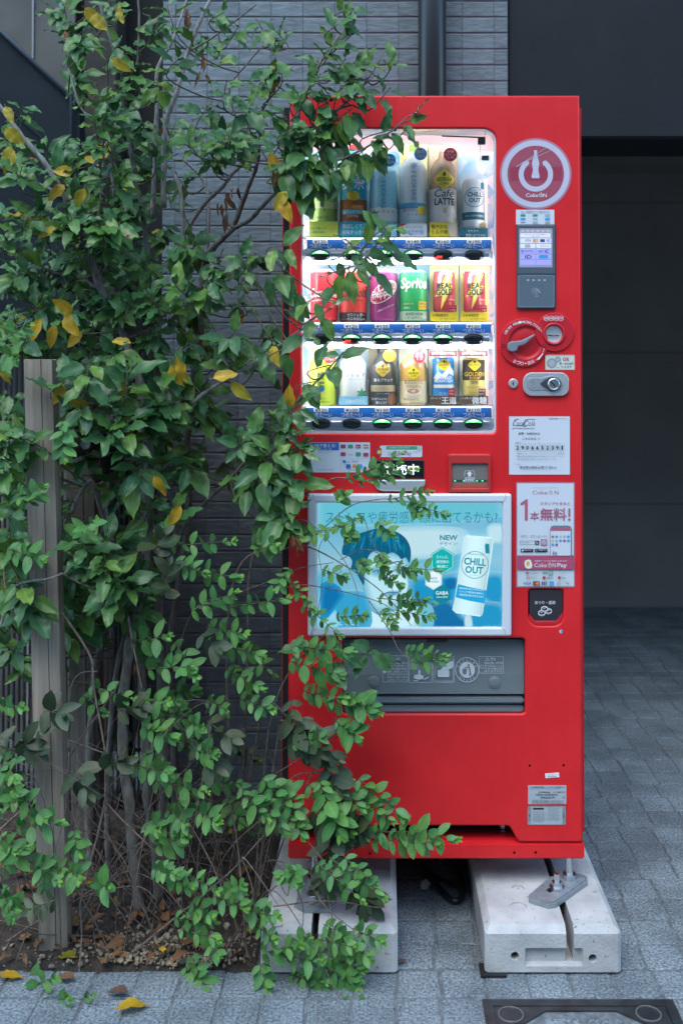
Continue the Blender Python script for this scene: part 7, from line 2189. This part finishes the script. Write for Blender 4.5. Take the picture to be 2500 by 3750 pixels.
for a in ((1040, 2640, 1180, 2780), (1090, 2640, 1250, 2790), (1060, 2560, 1110, 2760), (1200, 2760, 1240, 2900), (1150, 2960, 1280, 3090), (1230, 3000, 1160, 3280), (1210, 3120, 1230, 3260), (1330, 3220, 1350, 3320), (1250, 2990, 1340, 3060)):
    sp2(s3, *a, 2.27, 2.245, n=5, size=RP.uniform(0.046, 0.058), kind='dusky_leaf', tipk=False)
for a in ((1206, 3140, 1410, 3290), (1160, 3160, 1330, 3300), (1260, 3140, 1380, 3240), (1110, 3180, 1020, 3210), (1060, 3180, 1090, 3230), (1185, 3385, 1280, 3440), (1170, 3440, 1300, 3470), (1200, 3500, 1330, 3550), (1180, 3540, 1320, 3600), (1250, 3440, 1360, 3510), (1290, 3400, 1400, 3450), (1260, 3540, 1300, 3620), (950, 3530, 985, 3640), (960, 3490, 1100, 3460), (1060, 3480, 1130, 3430), (1020, 3500, 1180, 3520), (1090, 3560, 1180, 3640), (1060, 3570, 1200, 3600), (1160, 3600, 1230, 3680), (1230, 3670, 1340, 3720), (1250, 3660, 1320, 3660), (1270, 3690, 1310, 3760), (900, 3330, 1015, 3355), (1100, 3440, 1180, 3520), (920, 3380, 1010, 3440)):
    sp2(s3, *a, RP.uniform(2.18, 2.21), RP.uniform(2.13, 2.17), n=RP.randint(5, 7), size=RP.uniform(0.026, 0.034))
for pl in ([(930, 3330, 2.3), (1000, 3260, 2.2), (1120, 3420, 2.17), (1260, 3690, 2.13)], [(930, 3330, 2.3), (1080, 3200, 2.2), (1200, 3330, 2.18), (1330, 3440, 2.16), (1360, 3530, 2.15)], [(950, 3330, 2.3), (1000, 3400, 2.2), (960, 3500, 2.18), (980, 3560, 2.17)], [(1000, 3320, 2.22), (1200, 3300, 2.2), (1390, 3325, 2.18)], [(1060, 3200, 2.22), (1110, 3330, 2.2), (1090, 3480, 2.18)], [(1010, 3200, 2.22), (1050, 3280, 2.2), (1060, 3240, 2.2), (1080, 3180, 2.2)], [(1200, 3280, 2.2), (1220, 3420, 2.18), (1180, 3560, 2.16)]):
    bare(s3, pl, 0.0016, 0.0008)
for a in ((625, 2000, 860, 1980), (690, 2085, 875, 2115), (640, 2060, 760, 2100), (840, 2225, 1060, 2190), (700, 2235, 860, 2170), (930, 2010, 1010, 1990), (480, 2350, 620, 2330), (330, 2510, 490, 2560), (500, 2560, 620, 2570), (540, 2450, 700, 2440), (640, 2350, 720, 2480), (520, 2660, 640, 2700), (480, 2800, 620, 2830), (570, 2860, 760, 2900), (620, 2960, 680, 3020), (560, 3000, 580, 3040), (700, 2960, 800, 3010), (720, 2750, 790, 2760), (760, 2560, 830, 2600), (690, 2650, 740, 2660), (800, 2360, 960, 2400), (830, 2450, 960, 2520), (880, 2560, 1000, 2600), (760, 2300, 900, 2320)):
    sp2(s2, *a, RP.uniform(2.24, 2.34), RP.uniform(2.20, 2.24), n=RP.randint(5, 7), size=RP.uniform(0.030, 0.037))
for a in ((560, 3180, 640, 3200), (600, 3190, 700, 3250), (680, 3200, 800, 3260), (640, 3360, 790, 3380), (660, 3400, 800, 3440), (700, 3500, 760, 3640), (680, 3540, 720, 3610), (780, 3280, 900, 3320), (830, 3270, 890, 3240), (760, 3440, 800, 3500), (700, 3300, 780, 3360)):
    sp2(s2, *a, RP.uniform(2.19, 2.23), RP.uniform(2.15, 2.19), n=RP.randint(5, 7), size=RP.uniform(0.026, 0.034))
for a in ((0, 1250, 110, 1190), (20, 1290, 60, 1310), (230, 1540, 240, 1680), (60, 1790, 80, 1830), (110, 1840, 160, 1780), (30, 2010, 160, 2050), (290, 1960, 350, 1900), (0, 2580, 90, 2590), (0, 2850, 170, 3000), (0, 2930, 60, 2900), (60, 3030, 230, 3010), (60, 3120, 220, 3230), (20, 3170, 100, 3100), (150, 3150, 230, 3190), (0, 3240, 50, 3370), (10, 3290, 110, 3330), (270, 3040, 290, 3130), (90, 3620, 200, 3580), (110, 3690, 250, 3650), (230, 3690, 340, 3640), (150, 3740, 260, 3700), (0, 3060, 60, 3120), (250, 3180, 290, 3220), (350, 3250, 400, 3240), (10, 2760, 60, 2860)):
    sp2(s1, *a, RP.uniform(2.2, 2.26), RP.uniform(2.14, 2.2) if a[1] < 3500 else 2.1, n=RP.randint(5, 7), size=RP.uniform(0.028, 0.037))
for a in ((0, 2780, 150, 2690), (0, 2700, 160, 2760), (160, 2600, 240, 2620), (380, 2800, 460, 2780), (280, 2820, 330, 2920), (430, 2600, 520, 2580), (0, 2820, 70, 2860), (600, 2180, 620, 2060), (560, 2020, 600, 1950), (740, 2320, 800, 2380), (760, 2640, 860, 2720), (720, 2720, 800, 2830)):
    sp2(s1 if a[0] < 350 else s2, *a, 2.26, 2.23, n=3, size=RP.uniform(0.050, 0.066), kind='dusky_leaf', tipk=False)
SG_ = {22: '00100000011000', 23: '00012211221000', 24: '00012221221000', 25: '10012222331000', 26: '10012223331000', 27: '10011223321000', 28: '20011133421000', 29: '20010133321110', 30: '20010112321000', 31: '21110111100000', 32: '21100100100000', 33: '10000001100000', 34: '00000001000000', 35: '00000000000000'}
for r_, row in SG_.items():
    for c_, ch in enumerate(row):
        k = int(ch) / 9 * 1.7
        k = int(k) + (RP.random() < k - int(k))
        for _ in range(k):
            px, py = c_ * 100 + RP.uniform(0, 100), r_ * 100 + RP.uniform(0, 100)
            an = RP.uniform(-0.5, 1.1) if px > 500 else RP.uniform(-0.8, 3.6)
            L = RP.uniform(90, 170)
            t = s1 if px < 350 else (s2 if px < 850 else s3)
            if py > 3150:
                Ya = RP.uniform(2.12, 2.2)
            elif px > 980:
                Ya = RP.uniform(2.24, 2.29)
            else:
                Ya = RP.uniform(2.24, 2.75)
            sp2(t, px, py, px + L * cos(an), py + L * sin(an), Ya, Ya - RP.uniform(0, 0.05), n=RP.randint(4, 7), size=RP.uniform(0.026, 0.037), kind='dusky_leaf' if RP.random() < 0.12 else 'oval_leaf')
# bare tangled twigs
for k in range(140):
    x0 = RP.uniform(120, 980)
    Ya = RP.uniform(2.25, 2.75)
    g0 = G(x0, 3300 + RP.uniform(-60, 120), 0.0)
    an = RP.gauss(0, 0.75)
    h = RP.uniform(0.15, 0.62)
    p0 = Vector((g0.x, Ya, 0.01))
    p2 = p0 + Vector((sin(an) * h * 0.9, RP.uniform(-0.12, 0.04), h * abs(cos(an))))
    p1 = p0.lerp(p2, 0.5) + Vector((RP.uniform(-0.05, 0.05), RP.uniform(-0.03, 0.03), RP.uniform(0.0, 0.09)))
    p3 = p2 + Vector((RP.uniform(-0.12, 0.16), RP.uniform(-0.05, 0.02), RP.uniform(-0.14, 0.05)))
    for p in (p1, p2, p3):
        if p.x > P(1040, 2000, 2.386).x:
            p.y = min(p.y, 2.30)
        p.z = max(p.z, 0.02)
        p.x = min(p.x, P(1250, 2000, 2.3).x - abs(p.x) * 0.1)
    t = s1 if x0 < 300 else (s2 if x0 < 700 else s3)
    pts = spline([p0, p1, p2, p3], 6)
    r0 = RP.choice((0.0008, 0.0011, 0.0014, 0.0022))
    t.dry.append(tube(pts, [r0 * (1 - 0.55 * i / (len(pts) - 1)) for i in range(len(pts))], 5, False))
for pl in ([(225, 2240, 2.3), (330, 2400, 2.3), (345, 2520, 2.3), (385, 2750, 2.29), (390, 2890, 2.28), (400, 2950, 2.28), (560, 3110, 2.27), (700, 3240, 2.26)], [(385, 2930, 2.28), (360, 3050, 2.27), (320, 3200, 2.26), (295, 3310, 2.25), (300, 3420, 2.24), (290, 3560, 2.2)], [(0, 3040, 2.3), (200, 2850, 2.34), (300, 2700, 2.36), (420, 2530, 2.4)], [(250, 2710, 2.3), (330, 2740, 2.3), (390, 2760, 2.3)], [(470, 2260, 2.3), (490, 2370, 2.29), (520, 2520, 2.29)]):
    bare(s2, pl, 0.0030, 0.0016)
for t in (s1, s2, s3, s4):
    t.finish(TWG)

# ---- fallen leaves on the paving and bed
# dead leaves rotting on the bed
lv = []
bt_ = Plant('leaf_litter', 'brown dead leaves lying scattered on the dark bed soil', 'leaf litter', (-0.6, 2.5, 0))
for _ in range(170):
    Y = 2.24 + RP.random() ** 1.4 * 0.6
    px = RP.uniform(-60, 960)
    p = Vector(((px - CX) / F * Y, Y, 0.022 + RP.uniform(0, 0.012)))
    if p.x > -0.3:
        continue
    bt_.leaf(p, Vector((RP.uniform(-1, 1), RP.uniform(-1, 1), RP.uniform(-.1, .25))), Z + rv(0.45), RP.uniform(0.025, 0.055), 'big', 'yellow_leaf' if RP.random() < 0.08 else 'dry_leaf', RP.uniform(0.5, 1))
bt_.finish(TWG)
def fallen(px, py, label, kind, size, rot, curl_=1.0):
    q = G(px, py, 0.006)
    g = GEO['big'][RP.randrange(12)]
    V = g[0].copy()
    V[:, 2] = V[:, 2] * 0.6 + 0.25 * (V[:, 0] ** 2) * curl_ * 2
    V = V * size
    c_, s_ = cos(rot), sin(rot)
    X = V[:, 0] * c_ - V[:, 1] * s_; Y_ = V[:, 0] * s_ + V[:, 1] * c_
    V = np.stack([X, Y_, V[:, 2] - V[:, 2].min()], 1)
    o = link('fallen_leaf', leaf_mesh((V, g[1], g[2]), KINDS[kind][0], 'fallen_leaf'))
    o.location = q
    tag(o, label, 'fallen leaf', 'fallen leaves on the ground')
fallen(430, 3712, 'yellow fallen leaf lying flat on the granite setts near the bottom edge', 'yellow_leaf', 0.066, -1.15)
fallen(215, 3520, 'yellow fallen leaf against the foot of the front wooden post', 'yellow_leaf', 0.060, -1.3)
fallen(-5, 3580, 'yellow fallen leaf at the left edge of the picture beside the bed', 'yellow_leaf', 0.055, -1.6)
fallen(275, 3590, 'orange brown curled fallen leaf on the edge of the planting bed', 'dry_leaf', 0.05, 1.5, 2)
fallen(470, 3648, 'dark brown curled fallen leaf on the setts below the gravel', 'dry_leaf', 0.05, 1.4, 2)
fallen(1325, 3532, 'yellow fallen leaf in front of the half hidden concrete footing', 'yellow_leaf', 0.042, -1.5)
fallen(1455, 3530, 'small brown fallen leaf at the corner of the half hidden footing', 'dry_leaf', 0.026, -1.0, 2)
